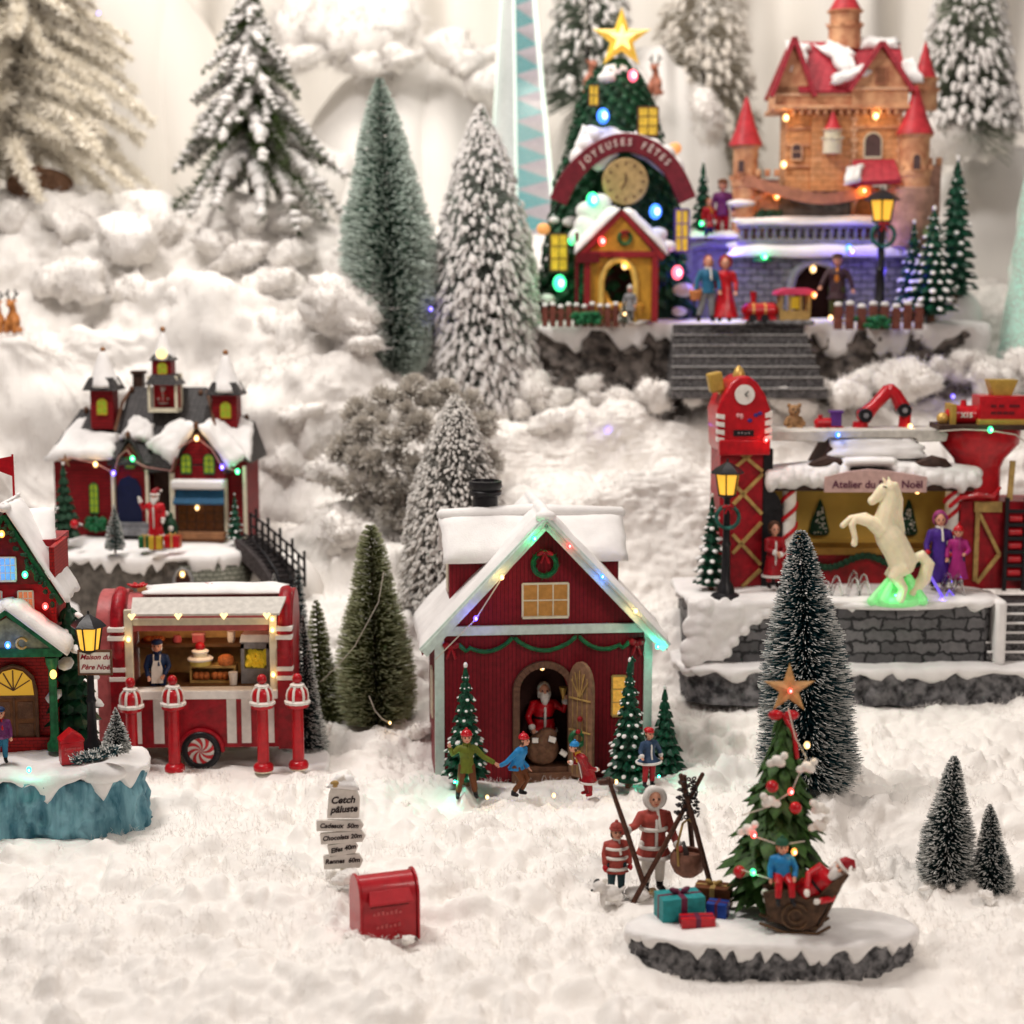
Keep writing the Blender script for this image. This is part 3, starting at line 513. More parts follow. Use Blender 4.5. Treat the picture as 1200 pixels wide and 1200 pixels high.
# fine cotton fibres standing off the near snow
def fibres():
    rng = np.random.default_rng(2); g_ = vs_ground
    for nm, lb, y0, y1, n, l0, l1 in (('cotton_fibre', 'fine cotton fibres standing off the foreground snow', 12.5, 21.5, 60000, .02, .06), ('cotton_fuzz', 'fluffy cotton fibres covering the rising snow slopes', 21.5, 32, 26000, .04, .14)):
        pool = np.nonzero((g_[:, 1] < y1) & (g_[:, 1] > y0) & (np.abs(g_[:, 0]) < 1 + .33 * g_[:, 1]))[0]; ii = rng.choice(pool, n); ii = ii[(fbm(g_[ii, 0] * 1.7, g_[ii, 1] * 1.7, o=3, seed=88) > .50) | (g_[ii, 1] > 21.5)]; n = len(ii); a = g_[ii]; nr = ground_n[ii]
        d = nr * .8 + rng.normal(size=(n, 3)) * .8; d /= np.linalg.norm(d, axis=1, keepdims=True); L = rng.uniform(l0, l1, n)[:, None]; w = a[:, 1] * np.where(a[:, 1] > 21.5, .00014, .00013); b = a + d * L; V, F = needles_np(a - nr * .005, b, w, w * .7, rng)
        d2 = d + rng.normal(size=(n, 3)) * .8; d2 /= np.linalg.norm(d2, axis=1, keepdims=True); V2, F2 = needles_np(b, b + d2 * L * .7, w * .7, w * .35, rng)
        o = np_mesh(nm, np.concatenate([V, V2]), np.concatenate([F, F2 + len(V)]), [cotton_plain], False); tag(o, lb, 'snow', kind='stuff')
fibres()
# ---------------------------------------------------------------- shared builders
def star_poly(R1, R2, n=5, a0=math.pi / 2): return [((R1 if k % 2 == 0 else R2) * math.cos(a0 + math.pi * k / n), (R1 if k % 2 == 0 else R2) * math.sin(a0 + math.pi * k / n)) for k in range(2 * n)]
def star(m, c, R1, R2, th):
    P = star_poly(R1, R2); c = Vector(c); vs = [c + Vector((x, 0, z)) for x, z in P] + [c + Vector((0, -th, 0)), c + Vector((0, th, 0))]
    m.add(vs, [(10, k, (k + 1) % 10) for k in range(10)] + [(11, (k + 1) % 10, k) for k in range(10)])
def smooth_outline(w, d, n=72, p=2.6, seed=0, wob=.03, ctr=(0, 0)):
    out = []
    for k in range(n):
        a = 2 * math.pi * k / n; c, s_ = math.cos(a), math.sin(a); q = (abs(c) ** p + abs(s_) ** p) ** (-1 / p)
        q *= 1 + wob * math.sin(3 * a + seed) + wob * .6 * math.sin(7 * a + seed * 2); out.append((ctr[0] + c * q * w / 2, ctr[1] + s_ * q * d / 2))
    return out
def snow_cap(m, outline, ztop, th=6, drip=12, dome=3, seed=0, freq=9, floor=None, sharp=1.6):
    """domed snow sheet over outline with icicle-like drips down the side"""
    n = len(outline); cx = sum(p[0] for p in outline) / n; cy_ = sum(p[1] for p in outline) / n; rings = []
    def zt(x, y): return ztop + (floor(x, y) if floor else 0) + dome * (noise.noise(Vector((x * .03 + seed, y * .03, 0))) + .3) + .8 * noise.noise(Vector((x * .15, y * .15, seed)))
    for q in (.001, .25, .5, .7, .84, .93, .98):
        rings.append([(cx + (x - cx) * q, cy_ + (y - cy_) * q, zt(cx + (x - cx) * q, cy_ + (y - cy_) * q) + th * (1 - max(0, q - .8) * 2.2)) for x, y in outline])
    arc = 0; dr = []
    for k in range(n):
        x, y = outline[k]; x2, y2 = outline[k - 1]; arc += math.hypot(x - x2, y - y2); u = arc / freq
        v = .5 + .5 * math.sin(u + 5.0 * noise.noise(Vector((u * .35, seed * 3.1, 0)))); v = v ** sharp * (.55 + .9 * abs(noise.noise(Vector((u * .23, seed, 4))))) ; dr.append(2 + drip * v)
    for q, e in ((1.02, 0), (1.035, .35), (1.03, .75), (1.005, 1.0)):
        rings.append([(cx + (outline[k][0] - cx) * q, cy_ + (outline[k][1] - cy_) * q, zt(*outline[k]) + th * .45 * (1 - e) - dr[k] * e) for k in range(n)])
    rings.append([(cx + (outline[k][0] - cx) * .95, cy_ + (outline[k][1] - cy_) * .95, zt(*outline[k]) - dr[k] * .8) for k in range(n)])
    vs = [p for r_ in rings for p in r_]; fs = [(i * n + k, i * n + (k + 1) % n, (i + 1) * n + (k + 1) % n, (i + 1) * n + k)[::-1] for i in range(len(rings) - 1) for k in range(n)]
    fs += [tuple(range(n))]; m.add(vs, fs)
def rock_side(m, outline, ztop, zbot, amp=6, seed=0, sc=.05, flare=.0, floor=None, nz=12, ridge=True):
    n = len(outline); cx = sum(p[0] for p in outline) / n; cy_ = sum(p[1] for p in outline) / n; vs = []
    for i in range(nz + 1):
        q = i / nz
        for k in range(n):
            x, y = outline[k]; zt = ztop + (floor(x, y) if floor else 0); z = zt + (zbot - zt) * q
            nn = noise.noise(Vector((x * sc, y * sc, z * sc * .6 + seed))); 
            if ridge: nn = 1 - 2.6 * abs(nn)
            nn += .5 * noise.noise(Vector((x * sc * 3, y * sc * 3, z * sc * 3))); L = math.hypot(x - cx, y - cy_) + 1e-6; e = 1 + (amp * nn - amp * .8) / L + flare * q
            vs.append((cx + (x - cx) * e, cy_ + (y - cy_) * e, z))
    fs = [(i * n + k, i * n + (k + 1) % n, (i + 1) * n + (k + 1) % n, (i + 1) * n + k)[::-1] for i in range(nz) for k in range(n)] + [tuple(range(n)), tuple(nz * n + k for k in range(n))[::-1]]
    m.add(vs, fs)
def resample(poly, n):
    P = [Vector((*p, 0)) for p in poly]; L = [0]
    for i in range(len(P)): L.append(L[-1] + (P[(i + 1) % len(P)] - P[i]).length)
    out = []
    for k in range(n):
        s_ = L[-1] * k / n; i = max(j for j in range(len(P)) if L[j] <= s_); f = (s_ - L[i]) / (L[i + 1] - L[i] + 1e-9); q = P[i].lerp(P[(i + 1) % len(P)], f); out.append((q.x, q.y))
    return out
def snow_slab(m, c, th=4, nx=16, ny=10, seed=0, rag=.08, lump=.35, edge=.14):
    """thick snow patch over quad c (4 Vectors: a,b,c,d ccw seen from above)"""
    a, b, c_, d = [Vector(q) for q in c]; nrm = ((b - a).cross(d - a)).normalized(); vs = []; top = []; bot = []
    for j in range(ny + 1):
        for i in range(nx + 1):
            u, v = i / nx, j / ny; e = noise.noise(Vector((u * 4 + seed, v * 4, seed * 1.7))) 
            uu = u + rag * e * (1 if 0 < i < nx else 1.0); vv = v + rag * noise.noise(Vector((v * 4, u * 4 + seed * 2, 5)))
            p = a.lerp(b, uu).lerp(d.lerp(c_, uu), vv); k = min(u, 1 - u, v, 1 - v) / edge; f = (1 - (1 - min(1, k)) ** 2.2) if k < 1 else 1
            h = th * (.25 + .75 * f) * (1 + lump * noise.noise(Vector((u * 6 + seed, v * 5, 1.3)))); top.append(p + nrm * h); bot.append(p - nrm * .4)
    N1 = len(top); W_ = nx + 1; vs = top + bot; fs = []
    for j in range(ny):
        for i in range(nx): q = j * W_ + i; fs += [(q, q + 1, q + W_ + 1, q + W_), (N1 + q + W_, N1 + q + W_ + 1, N1 + q + 1, N1 + q)]
    for i in range(nx): fs += [(i + 1, i, N1 + i, N1 + i + 1), (ny * W_ + i, ny * W_ + i + 1, N1 + ny * W_ + i + 1, N1 + ny * W_ + i)]
    for j in range(ny): q = j * W_; fs += [(q, q + W_, N1 + q + W_, N1 + q), (q + W_ + nx, q + nx, N1 + q + nx, N1 + q + W_ + nx)]
    m.add(vs, fs)
def text_geo(s_, size=10, shear=0, ext=.12, bold=0):
    cu = bpy.data.curves.new('lettering', 'FONT'); cu.body = s_; cu.size = size; cu.shear = shear; cu.extrude = ext; cu.align_x = 'CENTER'; cu.align_y = 'CENTER'; cu.offset = bold; cu.resolution_u = 3
    ob = bpy.data.objects.new('lettering', cu); COL.objects.link(ob); dg = bpy.context.evaluated_depsgraph_get(); me = ob.evaluated_get(dg).to_mesh()
    vs = [v.co.copy() for v in me.vertices]; fs = [tuple(p.vertices) for p in me.polygons]; ob.evaluated_get(dg).to_mesh_clear(); bpy.data.objects.remove(ob); bpy.data.curves.remove(cu); return vs, fs
FACE = Matrix.Rotation(R(90), 4, 'X')  # text facing -y
def write(t, s_, X, Y, y, size, mt, shear=0, rot=0, bold=.02, sx=1, parent=None):
    vs, fs = text_geo(s_, size, shear, .15, bold * size); m = t.mb(); M = Matrix.Translation(m.L(X, Y, y)) @ Matrix.Rotation(R(-rot), 4, 'Y') @ FACE @ Matrix.Diagonal((sx, 1, 1, 1))
    m.add([M @ v for v in vs], fs); return m.build('lettering', mt, parent or t, smooth=0)
def window(t, X0, X1, Y0, Y1, y, nx_=2, ny_=2, glass=gwin, fr=white, fw=1.2, arch=False, parent=None, name='window', dep=2):
    """frame with glazing bars, pane is its sub-part"""
    m = t.mb(); g_ = t.mb(); hw = (X1 - X0) / 2
    if arch:
        Yc = Y0 + hw; c = m.L((X0 + X1) / 2, Yc, y); pts = [m.L(X0, Y1, y)] + [c + Vector((-math.cos(a) * hw, 0, math.sin(a) * hw)) for a in [math.pi * k / 10 for k in range(11)]] + [m.L(X1, Y1, y)]
        m.tube(pts, fw * .6, 5); g_.prism([(p.x, p.z) for p in pts], y - .3, y + .8)
    else:
        for a in ((X0, X1, Y0 - fw / 2, Y0 + fw / 2), (X0, X1, Y1 - fw / 2, Y1 + fw / 2), (X0 - fw / 2, X0 + fw / 2, Y0, Y1), (X1 - fw / 2, X1 + fw / 2, Y0, Y1)): m.pbox(*a, y - dep * .5, y + dep * .5)
        g_.pbox(X0, X1, Y0, Y1, y - .25, y + .8)
    m.pbox(X0, X1, Y1 - fw * .4, Y1 + fw * .8, y - dep, y + .5)
    for k in range(1, nx_): x = X0 + (X1 - X0) * k / nx_; m.pbox(x - fw * .3, x + fw * .3, Y0 + (1 if arch else 0), Y1, y - dep * .4, y + .3)
    for k in range(1, ny_): z = Y0 + (Y1 - Y0) * k / ny_; m.pbox(X0 + .01, X1 - .01, z - fw * .3, z + fw * .3, y - dep * .38, y + .28)
    f = m.build(name, fr, parent or t); g_.build('pane', glass, f); return f
def wreath(t, X, Y, y, Rr, r, parent=None, n=26, bow=red, mt=green, seed=0):
    m = t.mb(); rd = random.Random(seed); c = m.L(X, Y, y); m.ring(c, Rr, r * .7, n=20, m=6)
    for k in range(n * 3):
        a = 2 * math.pi * k / (n * 3); p = c + Vector((math.cos(a) * Rr, 0, math.sin(a) * Rr)); d = Vector((rd.uniform(-1, 1), rd.uniform(-1, .3), rd.uniform(-1, 1))).normalized()
        m.cyl(p, p + d * r * rd.uniform(1.0, 1.6), r * .22, .05, 4)
    o = m.build('wreath', mt, parent or t, smooth=60); b = t.mb(); q = c + Vector((0, -r, Rr))
    for s_ in (-1, 1): b.ell(q + Vector((s_ * r * 1.1, 0, 0)), (r * 1.1, r * .5, r * .6), 8, 6, Matrix.Rotation(s_ * .4, 4, 'Y')); b.tube([q, q + Vector((s_ * r * 1, -.3, -r * 2.4))], [r * .3, r * .35], 5, flat=.5)
    b.ell(q, r * .5, 8, 6); b.build('bow', bow, o); return o
def picket_fence(label, px, py, D, w, h, n, group=None, curve=0, snowt=True, mt=mat('reddish_wood', (.16, .05, .035), .6, .25), rz=0):
    t = T('picket_fence', label, 'fence', px, py, D, rz, group); m = t.mb(); s_ = t.mb()
    def at(q): return (-w / 2 + w * q, curve * math.sin(math.pi * q))
    for k in range(n):
        q = (k + .5) / n; x, y = at(q); pw = w / n * .36; hh = h * (1 + .07 * math.sin(k * 2.3)); m.prism([(x - pw, -3), (x + pw, -3), (x + pw, hh * .78), (x, hh), (x - pw, hh * .78)], y - 1.2, y + 1.2)
        if snowt: s_.ell((x, y, hh * .93), (pw * 1.1, 2.0, h * .11), 8, 5)
    for k in range(8):
        a, b = at(k / 8), at((k + 1) / 8)
        for z in (.25, .6): m.bar((a[0], a[1] + 1.6, h * z), (b[0], b[1] + 1.6, h * z), 1.4, 2.2)
    o = m.build('pickets', mt, t); 
    if snowt: s_.build('snow', snow, o, smooth=180)
    return t
def lamp_post(label, px, top, py, D, lh, lw, mt=black, wr=None, sign=None, glow=2.6):
    t = T('street_lamp', label, 'lamp', px, py, D); H = py - top; m = t.mb(); zb = H - lh
    m.lathe((0, 0, 0), [(lw * .62, -2), (lw * .62, 3), (lw * .40, 6), (lw * .34, 14), (lw * .2, 20), (lw * .17, zb * .5), (lw * .21, zb * .52), (lw * .15, zb * .56), (lw * .13, zb - 4), (lw * .3, zb)], 10); m.build('post', mt, t)
    m = t.mb(); a = lw * .36; b = lw * .52; z0, z1 = zb, zb + lh * .62
    for i in range(6):
        q = math.pi * i / 3 + .3; p = (math.cos(q), math.sin(q)); m.bar((p[0] * a, p[1] * a, z0), (p[0] * b, p[1] * b, z1), 1.6)
    m.lathe((0, 0, 0), [(a * .6, z0 - 2), (a * 1.1, z0), (a * 1.05, z0 + 2)], 6); m.lathe((0, 0, 0), [(b * 1.3, z1), (b * 1.35, z1 + 1.5), (b * .95, z1 + lh * .16), (b * .35, z1 + lh * .28), (1, z1 + lh * .33), (.8, H)], 6); m.ell((0, 0, H), 1.5, 8, 6); m.build('lantern', mt, t, smooth=20)
    m = t.mb(); m.lathe((0, 0, 0), [(a * .95, z0 + 1), (b * .93, z1)], 6); m.build('lantern_glass', lit('lamp_glass', (1, .52, .05), .95, (.5, .3, .05)), t)
    l = bpy.data.lights.new('lamp_glow', 'POINT'); l.energy = .25; l.color = LAMP['warm']; l.shadow_soft_size = .05; lo = bpy.data.objects.new('lamp_glow', l); COL.objects.link(lo); lo.parent = t.o; lo.location = (0, -lw, z0)
    if wr: wreath(t, px, wr[0], -lw * .3, wr[1], wr[1] * .26, mt=mat('teal_garland', (.02, .10, .08), .6, .4), seed=px)
    return t
# ---------------------------------------------------------------- figures
def person(label, px, py, H, D, rz=0, coat=None, hem=.42, flare=1.0, trous=None, boot=black, hat=None, hatm=None, hair=None, beard=None, arms=None, legs=None, trim=None, lean=(0, 0), hs=1.25, gloves=None, apron=None, scarf=None, belt=None, cat='figurine', group=None, fat=1.0, hood=None, vest=None, yaw=0, under=None, cuff=None, bootm=None, stripe=None):
    """one continuous skin body; clothes, hair and face details are its parts"""
    t = T('person', label, cat, px, py, D, rz, group); u = H; V = Vector; ln = lambda z: V((lean[0] * u * max(0, z - .45) / .55, -lean[1] * u * max(0, z - .45) / .55, 0))
    P = lambda x, y, z: V((x * u, y * u, z * u)) + ln(z); hr = .066 * hs; hz = 1 - hr * 1.15; sh = .79 - (hs - 1) * .07
    A = {-1: ((-.165, .0, sh - .17), (-.17, -.07, sh - .31)), 1: ((.165, .0, sh - .17), (.17, -.07, sh - .31))}
    A.update(arms or {}); G = {-1: ((-.065, -.01, .26), (-.07, .01, .05)), 1: ((.065, -.01, .26), (.07, .01, .05))}; G.update(legs or {})
    hc = P(0, -.01, hz); Rh = Matrix.Rotation(R(yaw), 4, 'Z'); hv = lambda x, y, z: hc + Rh @ V((x * u, y * u, z * u))
    m = t.mb(); m.ell(hc, (hr * .84 * u, hr * .95 * u, hr * 1.15 * u), 14, 10); m.ell(hv(0, -hr * .55, -hr * .45), (hr * .55 * u, hr * .45 * u, hr * .55 * u)); m.ell(hv(0, -hr * 1.0, -hr * .1), (hr * .17 * u, hr * .22 * u, hr * .24 * u), 8, 6)
    for s_ in (-1, 1): m.ell(hv(s_ * hr * .86, 0, -.05 * hr), (hr * .12 * u, hr * .2 * u, hr * .28 * u), 6, 5)
    m.tube([P(0, 0, sh - .02), P(0, 0, hz - hr * .7)], [.034 * u, .032 * u], 8)
    m.tube([P(0, 0, .47), P(0, 0, .58), P(0, 0, sh - .07), P(0, 0, sh)], [.085 * u * fat, .075 * u * fat, .095 * u * fat, .06 * u], 10, flat=.8)
    sx = .115 * (1 + (fat - 1) * .5); hands = {}
    for s_ in (-1, 1):
        e, h = A[s_]; S = P(s_ * sx, 0, sh - .03); E = P(*e); Hh = P(*h); m.tube([P(s_ * .05, 0, sh - .02), S, E, Hh], [.04 * u, .038 * u, .028 * u, .021 * u], 8); d = (Hh - E).normalized(); hands[s_] = (Hh, d)
        side = d.cross(V((0, 1, 0))); side = side.normalized() if side.length > .1 else V((1, 0, 0)); m.tube([Hh, Hh + d * .03 * u], [.022 * u, .022 * u], 7, flat=.7)
        if not gloves:
            for k in range(4): o_ = side * (k - 1.5) * .0125 * u; L = (.034, .04, .038, .03)[k] * u; m.tube([Hh + d * .025 * u + o_, Hh + d * (.028 * u + L * .6) + o_, Hh + d * (.028 * u + L) + o_ + V((0, -.008 * u, 0))], [.0085 * u] * 3, 5)
            m.tube([Hh + d * .01 * u, Hh + d * .02 * u - side * s_ * .028 * u, Hh + d * .038 * u - side * s_ * .034 * u], [.010 * u, .009 * u, .008 * u], 5)
        k_, f_ = G[s_]; m.tube([P(s_ * .055, 0, .49), P(*k_), P(*f_)], [.062 * u, .043 * u, .028 * u], 8); F = P(*f_); m.tube([F + V((0, .01 * u, -.02 * u)), F + V((s_ * .01 * u, -.06 * u, -.028 * u))], [.028 * u, .024 * u], 7)
    body = m.build('body', skin, t, smooth=180, rem=max(.35, u * .0085))
    for s_ in (-1, 1):
        e = t.mb(); e.ell(hv(s_ * hr * .33, -hr * .88, .08 * hr), (.14 * hr * u, .09 * hr * u, .15 * hr * u), 6, 5); e.build('eye', black, t)
    e = t.mb(); e.ell(hv(0, -hr * .98, -.52 * hr), (.22 * hr * u, .07 * hr * u, .06 * hr * u), 8, 5); e.build('mouth', mat('lip_red', (.45, .04, .04), .5), t)
    if trous:
        m = t.mb(); m.ell(P(0, 0, .49), (.10 * u * fat, .08 * u * fat, .06 * u))
        for s_ in (-1, 1): k_, f_ = G[s_]; m.tube([P(s_ * .055, 0, .48), P(*k_), P(*k_).lerp(P(*f_), .8)], [.072 * u * fat, .054 * u, .046 * u], 9)
        m.build('trousers', trous, t, smooth=180, rem=max(.4, u * .010))
    if boot:
        for s_ in (-1, 1):
            k_, f_ = G[s_]; F = P(*f_); m = t.mb(); m.tube([F.lerp(P(*k_), .45), F, F + V((0, 0, -.02 * u))], [.044 * u, .036 * u, .034 * u], 9); m.tube([F + V((0, .015 * u, -.028 * u)), F + V((s_ * .012 * u, -.085 * u, -.032 * u))], [.034 * u, .030 * u], 9); m.build('boot', bootm or boot, t, smooth=180, rem=max(.35, u * .009))
    if coat:
        m = t.mb(); zs = [hem, (hem + .52) / 2, .53, .60, sh - .08, sh - .02, sh + .025]; fl = .115 * flare; w = [fl * 1.1, (fl + .11) / 2, .105 * fat, .098 * fat, .118 * fat, .10 * fat, .05]
        for i in range(len(zs)):
            pass
        vs = []; n = 18
        for z, ww in zip(zs, w):
            for k in range(n): a = 2 * math.pi * k / n; q = ww * u * (1 + (.085 * math.sin(a * 6 + z * 9) if z < .5 else .03 * math.sin(a * 4 + z * 20))); c = P(0, 0, z); vs.append((c.x + q * math.cos(a), c.y + q * math.sin(a) * .82, c.z))
        m.add(vs, [(i * n + k, i * n + (k + 1) % n, (i + 1) * n + (k + 1) % n, (i + 1) * n + k) for i in range(len(zs) - 1) for k in range(n)] + [tuple(range(n))[::-1], tuple((len(zs) - 1) * n + k for k in range(n))])
        for s_ in (-1, 1): e, h = A[s_]; m.tube([P(s_ * .07, 0, sh - .03), P(s_ * sx, 0, sh - .035), P(*e), P(*e).lerp(P(*h), .86)], [.05 * u, .052 * u, .041 * u, .037 * u], 9)
        c_ = m.build('coat', coat, t, smooth=180, rem=max(.4, u * .011))
        if stripe:
            m = t.mb()
            for z in stripe[1]: c = P(0, 0, z); m.lathe(c, [(.123 * u * fat, -.018 * u), (.128 * u * fat, 0), (.123 * u * fat, .018 * u)], 18, sy=.84)
            m.build('stripe', stripe[0], c_, smooth=180)
        if trim:
            m = t.mb(); c = P(0, 0, hem); pts = [c + V((fl * 1.1 * u * math.cos(a), fl * 1.1 * u * .84 * math.sin(a), 0)) for a in [2 * math.pi * k / 20 for k in range(21)]]; m.tube(pts, .022 * u, 6)
            m.tube([P(0, -.082 * flare * .9, hem), P(0, -.088 * fat, .58), P(0, -.094 * fat, sh - .07), P(0, -.06, sh - .01)], .017 * u, 6, flat=.6)
            for s_ in (-1, 1): e, h = A[s_]; q = P(*e).lerp(P(*h), .85); d = (P(*h) - P(*e)).normalized(); m.tube([q - d * .014 * u, q + d * .014 * u], .045 * u, 8)
            m.build('fur_trim', trim, c_, smooth=180)
        if belt: m = t.mb(); m.lathe(P(0, 0, .575), [(.104 * u * fat, -.016 * u), (.106 * u * fat, .016 * u)], 18, sy=.84); m.build('belt', belt, c_)
        if vest: m = t.mb(); m.ell(P(0, -.055 * fat, .66), (.05 * u, .05 * u, .13 * u), 10, 8); m.build('vest', vest, c_, smooth=180)
        if apron:
            m = t.mb(); m.prism([(-.085 * u, hem * u), (.085 * u, hem * u), (.08 * u, .58 * u), (.05 * u, .70 * u), (-.05 * u, .70 * u), (-.08 * u, .58 * u)], -.115 * u * flare, -.085 * u)
            for s_ in (-1, 1): m.tube([P(s_ * .045, -.10, .69), P(s_ * .05, -.06, sh + .01)], .01 * u, 5)
            m.build('apron', apron, t)
    if gloves:
        for s_ in (-1, 1): h, d = hands[s_]; m = t.mb(); m.tube([h, h + d * .03 * u, h + d * .06 * u], [.03 * u, .036 * u, .026 * u], 8, flat=.75); m.tube([h + d * .01 * u, h + d * .03 * u + V((-s_ * .035 * u, -.01 * u, 0))], [.013 * u, .012 * u], 6); m.build('mitten', gloves, t, smooth=180, rem=.4)
    if scarf: m = t.mb(); c = P(0, 0, sh + .035); m.ring(c, .042 * u, .022 * u, 'z', 14, 6); m.tube([c + V((.02 * u, -.05 * u, 0)), P(.03, -.11 * fat, sh - .14)], .018 * u, 5); m.build('scarf', scarf, t, smooth=180)
    if hair:
        m = t.mb(); m.ell(hv(0, hr * .18, hr * .18), (hr * .95 * u, hr * .98 * u, hr * 1.08 * u), 12, 8)
        for s_ in (-1, 1): m.ell(hv(s_ * hr * .7, hr * .05, -hr * .25), (hr * .25 * u, hr * .4 * u, hr * .7 * u), 8, 6)
        m.build('hair', hair, t, smooth=180)
    if beard:
        m = t.mb(); m.tube([hv(0, -hr * .55, -hr * .35), hv(0, -hr * .95, -hr * 1.1), hv(0, -hr * .95, -hr * 1.9)], [hr * .78 * u, hr * .66 * u, hr * .28 * u], 10, flat=.6)
        for s_ in (-1, 1): m.tube([hv(s_ * hr * .1, -hr * 1.05, -hr * .35), hv(s_ * hr * .5, -hr * .9, -hr * .5)], [hr * .16 * u, hr * .1 * u], 6)
        for s_ in (-1, 1): m.ell(hv(s_ * hr * .7, -hr * .2, -hr * .5), (hr * .3 * u, hr * .5 * u, hr * .6 * u), 8, 6)
        m.build('beard', beard, t, smooth=180)
    if hat:
        m = t.mb(); q = hatm or red; tp = hv(0, hr * .1, hr * .45); hu = hr * u
        if hat == 'santa':
            m.tube([tp, tp + V((0, .1 * hu, .7 * hu)), tp + V((.5 * hu, .3 * hu, 1.2 * hu)), tp + V((1.2 * hu, .4 * hu, .9 * hu))], [hu * .98, hu * .75, hu * .4, hu * .2], 12); h_ = m.build('hat', q, t, smooth=180)
            m = t.mb(); m.ring(tp, hu * .92, hu * .24, 'z', 16, 7); m.ell(tp + V((1.3 * hu, .4 * hu, .75 * hu)), hu * .3); m.build('fur_trim', white, h_, smooth=180)
        elif hat == 'beanie': m.ell(tp + V((0, .06 * hu, .1 * hu)), (hu * .98, hu * 1.02, hu * .85), 12, 8); m.ell(tp + V((0, .1 * hu, 1.0 * hu)), hu * .28, 8, 6); m.ring(tp, hu * .9, hu * .2, 'z', 16, 6); m.build('hat', q, t, smooth=180)
        elif hat == 'cap': m.ell(tp + V((0, .15 * hu, .2 * hu)), (hu * 1.05, hu * 1.1, hu * .6), 12, 8); m.ell(tp + V((0, -.8 * hu, .02 * hu)), (hu * .75, hu * .55, hu * .12), 10, 6, Rh); m.build('hat', q, t, smooth=180)
        elif hat == 'top': m.lathe(tp, [(hu * 1.45, -.05 * hu), (hu * 1.45, .08 * hu), (hu * .85, .12 * hu), (hu * .85, 1.4 * hu)], 16); m.build('hat', q, t)
        elif hat == 'bonnet': m.ell(tp + V((0, .3 * hu, .0)), (hu * 1.15, hu * .9, hu * 1.15), 12, 8); m.ring(hc + V((0, 0, .1 * hu)), hu * 1.15, hu * .16, 'y', 18, 6); m.build('hat', q, t, smooth=180)
    if hood:
        m = t.mb(); cc = hc + V((0, -.25 * hu_(hr, u), .05 * u * hr)); m.ring(cc, hr * 1.15 * u, hr * .42 * u, 'y', 22, 8); m.ell(hc + V((0, hr * .5 * u, hr * .1 * u)), (hr * 1.25 * u, hr * .95 * u, hr * 1.35 * u), 14, 9); m.build('hood', hood, t, smooth=180, rem=max(.4, u * .012))
    return t
def hu_(hr, u): return hr * u
hair_b = mat('brown_hair', (.07, .03, .015), .6); hair_r = mat('auburn_hair', (.25, .06, .02), .6); white_fur = mat('white_fur', (.78, .74, .70), .9, .06, bump=.6, bs=1.5)
def gift(label, px, py, D, w, h, d, mt, rb, rz=0, group=None, bow=True):
    t = T('gift_box', label, 'gift box', px, py, D, rz, group); m = t.mb(); m.box(-w / 2, w / 2, -d / 2, d / 2, -.5, h); m.build('box', mt, t, bev=.5); m = t.mb(); e = .35
    m.box(-w * .07, w * .07, -d / 2 - e, d / 2 + e, -.4, h + e); m.box(-w / 2 - e, w / 2 + e, -d * .07, d * .07, -.4, h + e * .9)
    if bow:
        for s_ in (-1, 1): m.ell((s_ * w * .13, 0, h + w * .08), (w * .13, w * .06, w * .07), 8, 5, Matrix.Rotation(-s_ * .5, 4, 'Y'))
    m.build('ribbon', rb, t); return t
# ================================================================ RED BARN
t = T('red_barn', 'red plank barn with snowy roof, open arched door and coloured lights', 'house', 637, 911, 20, 5.5)
m = t.mb(); w0, w1 = -126, 126; zt = 173; zr = 306; DP = 150
m.prism([(w0, -4), (-29, -4), (-29, 105), (-22, 124), (-8, 133), (8, 133), (22, 124), (29, 105), (29, -4), (w1, -4), (w1, zt), (0, zr - 4), (w0, zt)], 0, 5)
m.box(w0, w0 + 5, 5, DP, -4, zt); m.box(w1 - 5, w1, 5, DP, -4, zt); m.prism([(w0, -4), (w1, -4), (w1, zt), (0, zr - 6), (w0, zt)], DP, DP + 4)
wall = m.build('wall', barn_red, t, smooth=20)
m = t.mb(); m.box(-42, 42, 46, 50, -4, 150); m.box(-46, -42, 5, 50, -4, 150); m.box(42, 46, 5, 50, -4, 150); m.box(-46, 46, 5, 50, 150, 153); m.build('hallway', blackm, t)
m = t.mb(); m.box(-124, 124, 4, DP, -6, -2); m.build('floor', dark_wood, t)
# roof planks + dormer wing
m = t.mb(); over = 20
def rl(x): return zr - abs(x) * (zr - zt) / 126
for s_ in (-1, 1):
    xo = s_ * 142; P = [(0, zr - 4), (0, zr + 4), (xo, rl(142) + 4), (xo, rl(142) - 4)]; m.prism(P if s_ > 0 else P[::-1], -16, DP + 12)
rf = m.build('roof', red, t, smooth=20)
m = t.mb()
for s_ in (-1, 1):
    a, b, c, d = Vector((0, -17, zr + 4)), Vector((s_ * 144, -17, rl(144) + 4)), Vector((s_ * 144, DP + 14, rl(144) + 4)), Vector((0, DP + 14, zr + 4))
    snow_slab(m, (b, a, d, c) if s_ < 0 else (a, b, c, d), 9, 26, 20, seed=3 + s_, rag=.012, lump=.25, edge=.07)
m.tube([(0, -14, zr + 6), (0, 40, zr + 7), (0, DP + 12, zr + 6)], [7, 8, 7], 12); m.ell((0, -15, zr + 5), (13, 8, 7)); m.build('snow', snow, rf, smooth=180, rem=1.8)
m = t.mb()
for s_ in (-1, 1): m.bar((0, -18.5, zr - 1), (s_ * 141, -18.5, rl(141) - 1), 3, 13); m.bar((0, -21, zr + 3), (s_ * 142, -21, rl(142) + 3), 2.4, 3)
m.build('fascia', mint, t, bev=.6)
